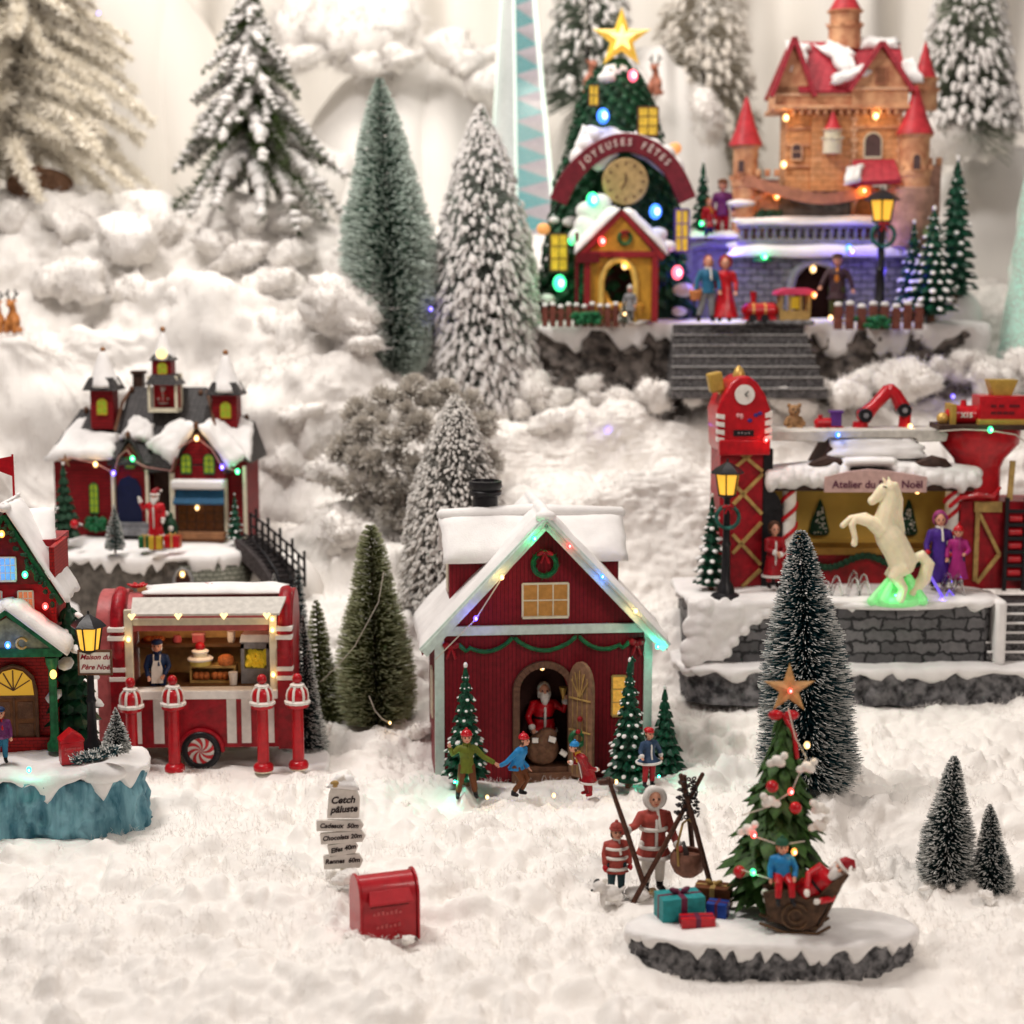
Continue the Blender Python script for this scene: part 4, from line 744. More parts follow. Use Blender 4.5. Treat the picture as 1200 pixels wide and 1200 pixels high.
m = t.mb(); m.box(-127, 127, -4.5, -.5, zt - 1, zt + 10); m.build('cross_trim', mint, t, bev=.5)
for s_, (a, b) in ((-1, (-127, -116)), (1, (117, 127))): m = t.mb(); m.box(a, b, -3, 2, -3, zt - 1); m.build('corner_post', mint, t, bev=.5)
# dormer wing across the roof
m = t.mb(); m.box(-108, -62, 22, 92, 200, 266); m.box(62, 90, 22, 92, 200, 266); m.prism([(-108, 262), (90, 262), (90, 266), (-108, 266)], 22, 92)
vs = [(-112, 18, 258), (-112, 96, 258), (-112, 57, 300), (94, 18, 258), (94, 96, 258), (94, 57, 300)]; m.add(vs, [(0, 1, 2)[::-1], (3, 4, 5), (0, 3, 5, 2), (1, 2, 5, 4), (0, 1, 4, 3)]); dm = m.build('dormer', barn_red, t, smooth=20)
m = t.mb(); snow_slab(m, (Vector((-117, 10, 254)), Vector((100, 10, 254)), Vector((100, 58, 302)), Vector((-117, 58, 302))), 9, 26, 8, seed=12, rag=.015, lump=.2, edge=.12)
snow_slab(m, (Vector((100, 106, 254)), Vector((-117, 106, 254)), Vector((-117, 58, 302)), Vector((100, 58, 302))), 9, 20, 8, seed=14, rag=.015, lump=.2, edge=.12); m.tube([(-116, 58, 304), (-8, 58, 308), (99, 58, 304)], [7, 8, 7], 10); m.build('snow', snow, dm, smooth=180)
m = t.mb(); m.box(-109, -106.5, 40, 74, 215, 252); m.build('side_window', cream, dm)
m = t.mb(); m.lathe((-62, 70, 250), [(15, 0), (15, 74), (19, 76), (19.5, 80), (17.5, 82), (20, 86), (19.5, 92), (16, 93), (15, 88)], 22); m.build('chimney', black, t)
window(t, 612, 665, 680, 719, -1, 3, 2, mat('barn_pane', (.16, .07, .02), .15, .4, .15, emis=(1, .45, .1), est=.2), cream, 2.2, dep=3)
window(t, 717, 733, 791, 838, -1, 1, 3, awin, tan, 2, dep=3)
m = t.mb(); m.box(-128, -125.6, 55, 85, 60, 118); m.build('side_window', cream, t)
wreath(t, 637, 657, -4, 13.5, 4.6, seed=4)
# garland swags
for k, (a, b) in enumerate(((-99, -38), (-34, 36), (41, 100))):
    m = t.mb(); rd = random.Random(k); pts = []
    for i in range(15): q = i / 14; pts.append(Vector((a + (b - a) * q, -4, 168 - 15 * math.sin(math.pi * q) ** .8 - (6 if (k == 0 and i < 3) or (k == 2 and i > 11) else 0))))
    m.tube(pts, 2.6, 7)
    for i in range(150): p = pts[rd.randrange(15)].lerp(pts[rd.randrange(1, 15)], 0); d = Vector((rd.uniform(-1, 1), rd.uniform(-1, 0), rd.uniform(-1, 1))).normalized(); m.cyl(p, p + d * rd.uniform(3, 4.2), .7, .1, 4)
    m.build('garland', green, t, smooth=60)
for x in (-108, 108):
    m = t.mb(); q = Vector((x, -5, 160))
    for s_ in (-1, 1): m.ell(q + Vector((s_ * 5, 0, 1)), (5.5, 2.5, 4), 8, 6, Matrix.Rotation(-s_ * .4, 4, 'Y')); m.tube([q, q + Vector((s_ * 5, 0, -14))], [1.6, 2], 5, flat=.5)
    m.ell(q, 2.6); m.build('bow', red, t, smooth=180)
# door surround, threshold and open leaf
m = t.mb()
pts = [(36.5 * math.cos(a), 105 + 35 * math.sin(a)) for a in [math.pi * k / 16 for k in range(17)]]; inn = [(28.5 * math.cos(a), 105 + 27 * math.sin(a)) for a in [math.pi * k / 16 for k in range(17)]]
P = [(36.5, -2)] + pts + [(-36.5, -2), (-28.5, -2)] + inn[::-1] + [(28.5, -2)]
for i in range(len(pts) - 1): m.add([(pts[i][0], -6, pts[i][1]), (pts[i + 1][0], -6, pts[i + 1][1]), (inn[i + 1][0], -6, inn[i + 1][1]), (inn[i][0], -6, inn[i][1]), (pts[i][0], 7, pts[i][1]), (pts[i + 1][0], 7, pts[i + 1][1]), (inn[i + 1][0], 7, inn[i + 1][1]), (inn[i][0], 7, inn[i][1])], [(0, 1, 2, 3), (7, 6, 5, 4), (0, 4, 5, 1), (2, 6, 7, 3), (0, 3, 7, 4), (1, 5, 6, 2)])
for s_ in (-1, 1): m.box(min(s_ * 28.5, s_ * 36.5), max(s_ * 28.5, s_ * 36.5), -6, 7, -3, 105)
m.build('door_frame', mat('mid_brown', (.13, .065, .04), .55, .25), t, smooth=30, bev=.6)
m = t.mb(); m.box(-38, 38, -10, 3, -4, 8); m.box(-28, 28, -6, 20, 8, 14); m.build('threshold', wood, t, bev=.6)
m = t.mb(); M = Matrix.Translation((30, -4, 0)) @ Matrix.Rotation(R(-52), 4, 'Z')
P = [(0, 4), (38, 4)] + [(19 + 19 * math.cos(a), 112 + 30 * math.sin(a)) for a in [math.pi * k / 10 for k in range(11)]]; n = len(P)
m.add([M @ Vector((x, -2.5, z)) for x, z in P] + [M @ Vector((x, 2.5, z)) for x, z in P], [tuple(range(n))[::-1], tuple(range(n, 2 * n))] + [(k, (k + 1) % n, n + (k + 1) % n, n + k) for k in range(n)])
dr = m.build('door', mat('door_brown', (.22, .12, .07), .5, .25), t, smooth=30, bev=.5); m = t.mb()
for k in range(1, 5): m.bar(M @ Vector((7.6 * k, -2.9, 8)), M @ Vector((7.6 * k, -2.9, 130 - abs(k - 2.5) * 4)), .7)
for a in range(1, 6): m.bar(M @ Vector((19, -3.4, 100)), M @ Vector((19 + 15 * math.cos(math.pi * a / 6), -3.4, 108 + 24 * math.sin(math.pi * a / 6))), .9)
for z in (60, 98): m.bar(M @ Vector((2, -3.2, z)), M @ Vector((36, -3.2, z)), 1.6)
m.build('door_ribs', tan, dr)
m = t.mb(); c = M @ Vector((19, -6, 52)); m.ring(c, 8, 3.2, 'y', 18, 7); m.build('wreath', green, dr); m = t.mb(); m.ell(c + Vector((0, -3, 9)), 3); m.ell(c + Vector((2, -3, 24)), 3.4); m.build('bow', red, dr)
for X, Y, c, p in ((623, 624, 'green', 1.3), (586, 668, 'warm', .8), (556, 715, 'violet', 1.4), (663, 633, 'red', .4), (701, 669, 'blue', .9), (740, 710, 'warm', .9), (766, 752, 'cyan', 2.6)): bulb(t, X, Y, -23, c, 2.6, p)
bulb(t, 636, 781, 8, 'warm', 3, .12)
wirebetween(t, [(510, 762, -22), (556, 716, -23), (586, 669, -23), (623, 625, -23), (637, 606, -23), (663, 634, -23), (701, 670, -23), (740, 711, -23), (772, 748, -23)], r=.7)
# figures and trees by the barn
person('bearded figurine in red coat holding a gold bell inside the barn doorway', 637, 893, 96, 20.35, 8, coat=bright_red, hem=.40, flare=1.25, trous=bright_red, trim=white_fur, beard=white_fur, hair=white_fur, belt=black, fat=1.25, arms={1: ((.24, -.08, .66), (.25, -.12, .80)), -1: ((-.20, -.03, .58), (-.16, -.14, .46))}, hs=1.3)
t = T('hand_bell', 'small gold hand bell held up by the red coated figurine in the doorway', 'bell', 660, 815, 20.15); m = t.mb(); m.lathe((0, 0, -2), [(5, 12), (4, 9), (2.6, 3), (1.3, 0), (.9, -7), (.9, -8)][::-1], 12); m.build('bell', gold, t)
t = T('gift_sack', 'bulging brown sack tied with rope on the barn doorstep', 'sack', 635, 894, 20.05); m = t.mb(); m.ell((0, 0, 17), (20, 15, 20), 14, 9); m.ell((6, 2, 34), (12, 10, 8)); m.build('sack', mat('sack_brown', (.14, .07, .04), .8, .3, bump=.6), t, smooth=180, rem=1); m = t.mb()
for k, (x, z, r_) in enumerate(((-8, 36, 3.5), (2, 40, 4), (12, 33, 4))): m.box(x - r_, x + r_, -14, -8, z - r_ * 2.3, z - r_, Matrix.Rotation(.3 * k, 4, 'Y'))
m.build('toys', white, t); m = t.mb(); m.ring((0, -4, 20), 15, .9, 'y', 24, 5); m.ring((2, -7, 16), 11, .8, 'y', 24, 5); m.build('rope', tan, t)
resin_tree('glossy snow dabbed evergreen left of the barn door', 546, 772, 918, 29, 19.4, tiers=10, lobes=13, seed=21)
resin_tree('glossy snow dabbed evergreen right of the barn door with a bent tip', 737, 766, 920, 29, 19.4, tiers=11, lobes=13, seed=22, tipcurl=3)
resin_tree('plain green evergreen without snow at the right corner of the barn', 778, 800, 908, 25, 19.9, tiers=9, lobes=12, seed=23, snowf=.04)
olive_coat = mat('olive_cloth', (.12, .14, .015), .55); brown_cloth = mat('brown_cloth', (.13, .04, .012), .55); sky_blue = mat('sky_blue_cloth', (.02, .20, .46), .45); teal_cloth = mat('teal_cloth', (.02, .12, .22), .5)
person('child figurine in olive coat and red beanie with outstretched arms', 547, 934, 80, 19.0, 8, coat=olive_coat, hem=.38, trous=brown_cloth, hat='beanie', hatm=bright_red, hair=hair_b, arms={-1: ((-.22, -.02, .66), (-.25, -.06, .78)), 1: ((.25, -.02, .60), (.42, -.03, .50))}, legs={-1: ((-.09, -.01, .26), (-.13, .01, .05)), 1: ((.09, -.01, .26), (.13, .01, .05))}, scarf=olive_coat)
person('skater figurine in blue jacket and red beanie crouching by the barn door', 605, 931, 74, 18.95, 62, coat=sky_blue, hem=.42, flare=1.35, trous=brown_cloth, hat='beanie', hatm=bright_red, hair=hair_b, lean=(0, .16), arms={-1: ((-.16, .12, .55), (-.10, .24, .46)), 1: ((.15, .0, .52), (.12, -.16, .42))}, legs={-1: ((-.07, -.14, .26), (-.07, .02, .05)), 1: ((.07, -.16, .27), (.08, -.04, .05))}, fat=1.15)
person('child figurine in blue bobble hat and long red coat bending forward', 689, 931, 66, 19.0, -62, coat=red, hem=.24, flare=1.5, trous=red, hat='beanie', hatm=sky_blue, hair=hair_b, trim=white_fur, lean=(0, .34), arms={-1: ((-.14, -.1, .55), (-.05, -.24, .62)), 1: ((.15, -.05, .52), (.06, .16, .45))}, fat=1.2, scarf=yellow, bootm=red)
person('girl figurine in navy dress and red stockings beside the snow dabbed tree', 760, 921, 70, 19.0, 25, coat=mat('dusty_navy', (.03, .06, .12), .5), hem=.42, flare=1.7, trous=red, hat='cap', hatm=bright_red, hair=hair_b, trim=white_fur, arms={-1: ((-.18, -.03, .62), (-.2, -.12, .55)), 1: ((.2, .02, .62), (.22, -.02, .5))})
t = T('ground_light', 'tiny warm light bulb in the snow before the olive coated child', 'light', 571, 936, 18.9, group=None); bulb(t, 571, 934, 0, 'warm', 2.2, .12, st=5)
t = T('ground_light', 'tiny warm light bulb in the snow between the skater and the bending child', 'light', 649, 934, 18.9); bulb(t, 649, 932, 0, 'warm', 2.4, .16, st=5)
t = T('ground_light', 'tiny warm light bulb at the foot of the bent tip evergreen', 'light', 722, 918, 18.95); bulb(t, 722, 916, 0, 'warm', 2.4, .12, st=5)
t = T('ground_light', 'green glowing light under the left snow dabbed evergreen', 'light', 533, 918, 19.0); bulb(t, 533, 916, 0, 'cyan', 1.8, 2.4)
t = T('ground_light', 'green glowing light behind the girl figurine in navy dress', 'light', 772, 912, 19.2); bulb(t, 772, 910, 0, 'cyan', 1.8, 2.6)

# ================================================================ FOOD STALL
t = T('snow_board', 'smooth white snow board carrying the food stall and candy posts', 'display base', 262, 905, 20.3); m = t.mb(); ol = smooth_outline(245, 170, 64, 3.2, 2, .02); m.slab(ol, -16, 13); m.build('board', snow, t, bev=3)
t = T('food_stall', 'red and white striped sweets kiosk trailer with open serving window', 'kiosk', 240, 875, 20, 2)
ST = t
def prof(w, z0, z1, r, k=8):  # rounded-top front silhouette
    pass
m = t.mb()  # shell: back, sides, roof (rounded)
m.pbox(151, 326, 700, 874, 86, 92); m.pbox(157, 326, 816, 874, 0, 5)
m.build('rear_wall', mat('ochre_back', (.55, .36, .14), .6, .15), t)
for nm, X0, X1 in (('left_end', 118, 150), ('right_end', 327, 345)):
    m = t.mb(); n = 14; a0, b0 = m.L(X0, 875), m.L(X1, 875); H = 180; vs = []
    for x in (a0.x, b0.x):
        vs += [(x, -2, -2), (x, -2, H - 40)] + [(x, 44 - 46 * math.cos(a), H - 40 + 40 * math.sin(a)) for a in [math.pi * k / n for k in range(1, n)]] + [(x, 92, H - 40), (x, 92, -2)]
    k = len(vs) // 2; m.add(vs, [tuple(range(k)), tuple(range(k, 2 * k))[::-1]] + [((i + 1) % k, i, k + i, k + (i + 1) % k) for i in range(k)]); m.build(nm, pink_red if X0 < 130 else red, t, smooth=35, bev=1)
m = t.mb(); n = 14; a0, b0 = m.L(150, 875), m.L(327, 875); vs = []
for x in (a0.x, b0.x):
    for r_ in (0, 5): vs += [(x, 44 - (42 - r_) * math.cos(a), 138 + (38 - r_) * math.sin(a)) for a in [math.pi * k / n for k in range(n + 1)]]
q = n + 1; f = []
for i in range(n): f += [(i, 2 * q + i, 2 * q + i + 1, i + 1), (q + i, q + i + 1, 3 * q + i + 1, 3 * q + i), (i, i + 1, q + i + 1, q + i), (2 * q + i, 3 * q + i, 3 * q + i + 1, 2 * q + i + 1)]
f += [(0, q, 3 * q, 2 * q), (n, 2 * q + n, 3 * q + n, q + n)]; m.add(vs, f); rf = m.build('roof', pink_red, t, smooth=50)
m = t.mb(); snow_slab(m, (m.L(165, 697, 20), m.L(338, 697, 20), m.L(334, 696, 70), m.L(168, 696, 70)), 5, 22, 8, 5, .05); m.build('snow', snow, rf, smooth=180)
for nm, X0 in (('arch_post', 134), ('arch_post', 327)):
    m = t.mb(); x = m.L(X0 + 8.5, 875).x; m.box(x - 8.5, x + 8.5, -6, 4, -2, 118); m.tube([(x, -1, 110), (x, 0, 140), (x, 4, 160), (x, 16, 174), (x, 30, 179)], [8.5, 8.6, 8.6, 8.4, 8], 12); o = m.build(nm, red, t, smooth=45)
    for Y in (733, 743, 781, 792): m = t.mb(); zz = 875 - Y; m.box(x - 9.6, x + 9.6, -11 if zz > 118 else -7.2, 6, zz - 2.6, zz + 2.6); m.build('band', white, o, bev=.5)
m = t.mb(); m.add([m.L(161, 697, 2), m.L(338, 697, 2), m.L(332, 712, -22), m.L(163, 712, -22), m.L(161, 700, 2.5), m.L(338, 700, 2.5), m.L(332, 714.5, -21), m.L(163, 714.5, -21)], [(3, 2, 1, 0), (4, 5, 6, 7), (0, 1, 5, 4), (1, 2, 6, 5), (2, 3, 7, 6), (3, 0, 4, 7)]); m.build('awning', mat('pale_grey_paint', (.55, .52, .47), .5, .1), t)
m = t.mb(); m.pbox(151, 160, 711, 808, -3, 3); m.pbox(318, 327, 711, 808, -3, 3); m.pbox(160, 318, 722, 730, 0, 3); m.build('opening_frame', cream, t, bev=.5)
m = t.mb(); m.pbox(152, 327, 806, 816, -9, 14); m.build('counter', white, t, bev=.8)
m = t.mb(); m.pbox(152, 327, 816, 875, -3, 2); pn = m.build('lower_panel', red, t)
for a, b in ((162, 168), (182, 194), (267, 278), (284, 295), (314, 322)): m = t.mb(); m.pbox(a, b, 817, 870, -4, -2.5); m.build('white_stripe', white, pn, bev=.3)
m = t.mb(); m.pbox(155, 278, 763, 767, 50, 86); m.pbox(155, 322, 806, 810, 14, 86); m.build('shelf', mat('shelf_brown', (.10, .05, .02), .6), t)
m = t.mb(); m.ring(m.L(237, 878, -8), 25, 2.6, 'y', 16, 8, 0, math.pi); m.build('wheel_arch', red, t)
m = t.mb(); c = m.L(237, 877, -8); m.ring(c, 19, 4.4, 'y', 30, 10); wh = m.build('wheel', black, t, smooth=180)
m = t.mb(); m.cyl(c + Vector((0, -2, 0)), c + Vector((0, 2, 0)), 16, 16, 28); hub = m.build('hub', white, wh); m = t.mb()
for k in range(8):
    vs = []; n = 7
    for i in range(n + 1):
        q = i / n; r_ = 15.5 * q; a = 2 * math.pi * k / 8 + q * .9
        for dlt in (0, .39): vs.append(c + Vector((math.cos(a + dlt) * r_, -3.0, math.sin(a + dlt) * r_)))
    m.add(vs, [(2 * i, 2 * i + 1, 2 * i + 3, 2 * i + 2) for i in range(n)])
m.build('candy_swirl', bright_red, wh, smooth=0)
for X in (164, 217, 269, 318): 
    m = t.mb(); q = m.L(X, 715, -23); m.pprism([(X - 4.5, 713), (X - 2.5, 711), (X, 713), (X + 2.5, 711), (X + 4.5, 713), (X, 719)], -24, -22.4); m.build('heart_light', lit('heart_glow', (1, .75, .35), 1.4), t)
for X, Y in ((322, 722), (322, 735), (322, 788), (156, 745)): bulb(t, X, Y, -5, 'warm', 2.8, .22, st=4)
l = bpy.data.lights.new('kiosk_glow', 'POINT'); l.energy = 8; l.color = (1, .72, .42); l.shadow_soft_size = .2; lo = bpy.data.objects.new('kiosk_glow', l); COL.objects.link(lo); lo.parent = t.o; lo.location = t.mb().L(240, 735, 15)
def small(name, label, cat, X, Y, y, parts, host=None, D=20):  # a small thing at kiosk-local depth y
    host = host or ST; Wd = host.o; p = MB(host).L(X, Y, y); bpy.context.view_layer.update(); wl = Wd.matrix_world @ p
    t2 = T(name, label, cat, X, Y, host.D, 0, world_loc=wl)
    for nm, mt, fn in parts: mm = t2.mb(); fn(mm); mm.build(nm, mt, t2, smooth=50)
    return t2
pink_j = mat('pink_paint', (.50, .10, .12), .4); bread = mat('bread', (.45, .14, .04), .6, .3, .3)
small('bread_loaf', 'brown loaf at the left end of the kiosk shelf', 'bread', 172, 763, 66, [('loaf', bread, lambda m: [m.ell((x, 0, 3), (6, 5, 4)) for x in (-6, 1, 8)])])
small('pink_jar', 'squat pink jar, left one on the kiosk shelf', 'jar', 201, 763, 62, [('jar', pink_j, lambda m: m.lathe((0, 0, 0), [(5, 0), (5.6, 3), (5, 6)], 14)), ('lid', pink_j, lambda m: m.lathe((0, 0, 6), [(4.4, 0), (4.2, 2)], 14))])
small('pink_box', 'square pink tin on the kiosk shelf above the cake', 'tin', 227, 763, 62, [('tin', pink_j, lambda m: m.box(-7, 7, -5, 5, 0, 9)), ('lid', mat('pale_pink', (.6, .25, .25), .4), lambda m: m.box(-7.5, 7.5, -5.5, 5.5, 9, 11))])
small('cup_stack', 'stack of white cups on the kiosk shelf near the corn machine', 'cups', 266, 763, 60, [('cups', white, lambda m: m.lathe((0, 0, 0), [(4, 0), (5, 5), (4.4, 5.2), (5, 10), (4.4, 10.2), (5, 13)], 14))])
small('crate', 'tan bakery display box under the cream cake', 'box', 247, 806, 30, [('box', tan, lambda m: (m.box(-27, 27, 0, 20, 0, 3), m.box(-27, 27, 0, 20, 18, 21), m.box(-27, -25, 0, 20, 3, 18), m.box(25, 27, 0, 20, 3, 18), m.box(-25, 25, 18, 20, 3, 18)))])
for X, lb in ((233, 'orange brown bread loaf, left one inside the bakery box'), (255, 'orange brown bread loaf, right one inside the bakery box')): small('bread_loaf', lb, 'bread', X, 803, 34, [('loaf', bread, lambda m: [m.ell((x, 0, 5), (4.5, 5, 5)) for x in (-6, 0, 6)])])
small('tiered_cake', 'two tier cream cake topped with a red berry on the kiosk counter', 'cake', 232, 785, 36, [('lower_tier', mat('cake_yellow', (.62, .50, .12), .5), lambda m: m.lathe((0, 0, 0), [(12, 0), (13, 8)], 20)), ('icing', white, lambda m: [m.lathe((0, 0, 6), [(15, 0), (15.5, 2), (13, 4)], 20), m.lathe((0, 0, 15), [(10, 0), (10.3, 2), (8, 3.5)], 20)]), ('upper_tier', cream, lambda m: m.lathe((0, 0, 10), [(8.5, 0), (8.8, 6)], 18)), ('berry', red, lambda m: m.ell((0, 0, 22), (6, 6, 5.5)))])
small('pie', 'orange brown round pie beside the cake on the bakery box', 'pie', 262, 785, 36, [('crust', bread, lambda m: m.lathe((0, 0, 0), [(8, 0), (10, 4), (9, 9), (4, 12)], 18))])
small('corn_machine', 'grey popcorn machine full of yellow corn at the kiosk right end', 'machine', 298, 806, 26, [('cabinet', grey, lambda m: (m.box(-17, 17, 0, 26, 0, 18), m.box(-17, -13, 0, 26, 18, 48), m.box(13, 17, 0, 26, 18, 48), m.box(-13, 13, 22, 26, 18, 48), m.box(-17, 17, 0, 26, 42, 50))), ('hood', white, lambda m: m.prism([(-18, 50), (18, 50), (16, 59), (-16, 59)], -1, 26)), ('corn', mat('corn', (.75, .50, .03), .6, emis=(1, .7, .05), est=.15), lambda m: [m.ell((random.uniform(-11, 11), random.uniform(2, 20), 20 + random.uniform(0, 15)), 3.2, 6, 5) for _ in range(70)])])
small('paper_cup', 'single white cup on the kiosk counter before the corn machine', 'cup', 272, 806, 22, [('cup', white, lambda m: m.lathe((0, 0, 0), [(4.2, 0), (5.4, 15)], 14))])
bpy.context.view_layer.update()
person('stall keeper figurine with navy cap, navy shirt and white apron', 186, 826, 78, 20.15, 6, coat=navy, hem=.36, trous=navy, hat='cap', hatm=navy, hair=white_fur, apron=white, beard=None, scarf=navy, arms={1: ((.17, -.02, .6), (.1, -.16, .48)), -1: ((-.17, -.02, .6), (-.12, -.16, .46))}, fat=1.1)
def candy_post(label, X, top, bot, D):
    t = T('candy_post', label, 'bollard', X, bot, D, 0, 'red candy posts before the food stall'); H = bot - top; m = t.mb()
    m.lathe((0, 0, 0), [(11.5, 2), (12, 6), (10.5, 9), (7.5, 11)], 20); m.lathe((0, 0, 0), [(7, 8), (6.6, H - 42), (13, H - 40), (14, H - 35)], 20); p = m.build('post', bright_red, t)
    m = t.mb(); m.lathe((0, 0, 0), [(10.5, 0), (11, 2.2)], 20); m.build('foot', cream, t); m = t.mb(); m.lathe((0, 0, H - 36), [(14.6, 0), (15, 3), (12, 4.5)], 24, noisef=lambda a, z: 1 + .04 * math.cos(a * 12)); m.lathe((0, 0, H - 16), [(8, 0), (8.3, 2.6), (5, 4)], 20, noisef=lambda a, z: 1 + .05 * math.cos(a * 10)); m.build('snow_trim', white, t)
    m = t.mb(); m.lathe((0, 0, H - 33), [(11.5, 0), (12, 7), (10.5, 13), (7, 17)], 24); m.ell((0, 0, H - 6.5), (5.8, 5.8, 6.2), 12, 8); cp = m.build('cap', bright_red, t, smooth=60); m = t.mb()
    for k in range(6): a = k * math.pi / 3 + .26; m.tube([(math.cos(a) * q, math.sin(a) * q, H - 33 + z) for q, z in ((11.9, 1), (12.1, 7), (10.6, 13), (7, 17.4))], 1.7, 6)
    m.build('stripes', white, cp); return t
candy_post('leftmost red candy post, partly behind the icy snow ledge', 156, 791, 906, 19.72); candy_post('red candy post left of the swirl wheel', 205, 788, 905, 19.7)
candy_post('red candy post right of the swirl wheel, in front of the white stripes', 309, 787, 904, 19.7); candy_post('red candy post furthest right, at the corner of the food stall', 350, 786, 901, 19.8)
small('poinsettia', 'small red flower lying on the kiosk roof, middle', 'flower', 243, 696, 60, [('petals', bright_red, lambda m: [m.ell((3.5 * math.cos(a), 3.5 * math.sin(a), 3), (4, 2, 1.6), 8, 5, Matrix.Rotation(a, 4, 'Z') @ Matrix.Rotation(-.6, 4, 'Y')) for a in (0, 1.05, 2.1, 3.14, 4.2, 5.2)])])
small('poinsettia', 'small red flower lying on the left end of the kiosk roof', 'flower', 158, 694, 50, [('petals', bright_red, lambda m: [m.ell((6 * math.cos(a), 6 * math.sin(a), 2), (7, 3.2, 2), 8, 5, Matrix.Rotation(a, 4, 'Z') @ Matrix.Rotation(-.3, 4, 'Y')) for a in (0, 1.05, 2.1, 3.14, 4.2, 5.2)])])

# ================================================================ FRONT TREE DISPLAY
t = T('display_base', 'low oval cobbled base with white dripping snow under the decorated tree', 'display base', 907, 1100, 15.2)
ol = resample(smooth_outline(332, 120, 40, 2.2, 5, .02), 150); m = t.mb(); rock_side(m, ol, 11, -44, 5, 3, .09, floor=None, ridge=True); m.build('cobbles', rock_grey, t, smooth=30); m = t.mb(); snow_cap(m, ol, 12, 7, 27, 3, 5, 7.5, sharp=1.2); m.build('snow', snow, t, smooth=180)
t = T('decorated_tree', 'tall green toy fir with wooden star top, red lights and white doves', 'tree', 905, 1072, 15.5); rd = random.Random(8)
m = t.mb(); m.tube([(0, 0, -3), (0, 0, 60), (8, 0, 240)], [9, 6, 2], 8); m.build('trunk', wood, t); m = t.mb(); H = 236
leaf = mat('leaf_green', (.035, .085, .018), .5, .45, .12, .3, .5); sn = t.mb()
for k in range(11):
    q = k / 11; z = 24 + q * 206; R0 = 66 * (1 - q) ** .62 * (.93 if k % 2 else 1.1) * (.70 if k == 0 else .9 if k == 1 else 1); nl = max(7, int(21 - k * 1.2)); cx = 10 * q
    m.lathe((cx, 0, z - 6), [(R0 * .5, 0), (R0 * .45, 10), (R0 * .2, 34)], 10)
    for row in range(2):
        for j in range(nl):
            a = 2 * math.pi * (j + .5 * row) / nl + rd.uniform(-.15, .15); Rr = R0 * rd.uniform(.85, 1.12) * (1 - .12 * row); rad_ = Vector((math.cos(a), math.sin(a), 0)); tn = Vector((-math.sin(a), math.cos(a), 0)); w = R0 * rd.uniform(.13, .20) + 1.5; c = Vector((cx, 0, z + 10 * row + rd.uniform(-5, 5)))
            p0 = c + rad_ * Rr * .3 + Vector((0, 0, 16)); p1 = c + rad_ * Rr * .72 + Vector((0, 0, 5)); p2 = c + rad_ * Rr * 1.02 + Vector((0, 0, -9 + rd.uniform(-4, 6)))
            vs = [p0 - tn * w * .4, p0 + tn * w * .4, p1 - tn * w, p1 + Vector((0, 0, 3)), p1 + tn * w, p2, p1 - Vector((0, 0, 7)), p0 - Vector((0, 0, 12)), p1.lerp(p2, .45) - tn * w * .72, p1.lerp(p2, .45) + tn * w * .72]
            m.add(vs, [(0, 2, 3), (0, 3, 1), (1, 3, 4), (2, 8, 3), (8, 5, 3), (3, 5, 9), (3, 9, 4), (2, 6, 5, 8), (4, 9, 5, 6), (0, 7, 6, 2), (1, 4, 6, 7)])
cr = m.build('crown', leaf, t, smooth=28, bev=.6)
m = t.mb(); star(m, m.L(918, 800, -4), 31, 11.5, 6); m.build('star', mat('star_wood', (.52, .30, .12), .4, .15), t, smooth=0); bulb(t, 918, 800, -12, 'red', 2.4, .2)
m = t.mb(); q = m.L(912, 830, -6); [m.ell(q + Vector((s_ * 9, 0, 0)), (9, 5, 6), 8, 6) for s_ in (-1, 1)]; m.tube([q, q + Vector((12, -4, -22)), q + Vector((15, -8, -48))], [3, 3.4, 3], 6, flat=.5); m.build('ribbon', bright_red, t, smooth=180)
for X, Y, c in ((916, 909, 'red'), (872, 953, 'red'), (918, 973, 'orange'), (872, 997, 'green'), (933, 855, 'warm')): bulb(t, X, Y, -44 - (20 if Y > 940 else 0), c, 3.4, .22, st=4)
wirebetween(t, [(916, 820, -12), (922, 850, -30), (933, 870, -42), (916, 909, -46), (885, 925, -55), (860, 935, -50)], r=.8); wirebetween(t, [(863, 952, -62), (900, 963, -70), (930, 962, -60)], r=.8); wirebetween(t, [(860, 995, -62), (888, 1000, -76), (910, 995, -70)], r=.8)
for i, (X, Y) in enumerate(((901, 873), (889, 917), (935, 880), (945, 925), (948, 945), (893, 1030), (868, 950))):
    m = t.mb(); c = m.L(X, Y, -46 - (10 if Y > 900 else 0)); m.ell(c, (9, 6, 6), 10, 7, Matrix.Rotation(.6 * (-1) ** i, 4, 'Y')); m.ell(c + Vector((6 * (-1) ** i, -2, 7)), (4.5, 4, 4.5)); m.tube([c, c + Vector((-11 * (-1) ** i, 0, -3))], [4, 5], 7, flat=.4); m.build('white_bird', white, t, smooth=180, rem=.9)
for X, Y in ((893, 900), (858, 1000), (920, 925)): m = t.mb(); m.ell(m.L(X, Y, -54), 7, 12, 9); m.build('bauble', bright_red, t)
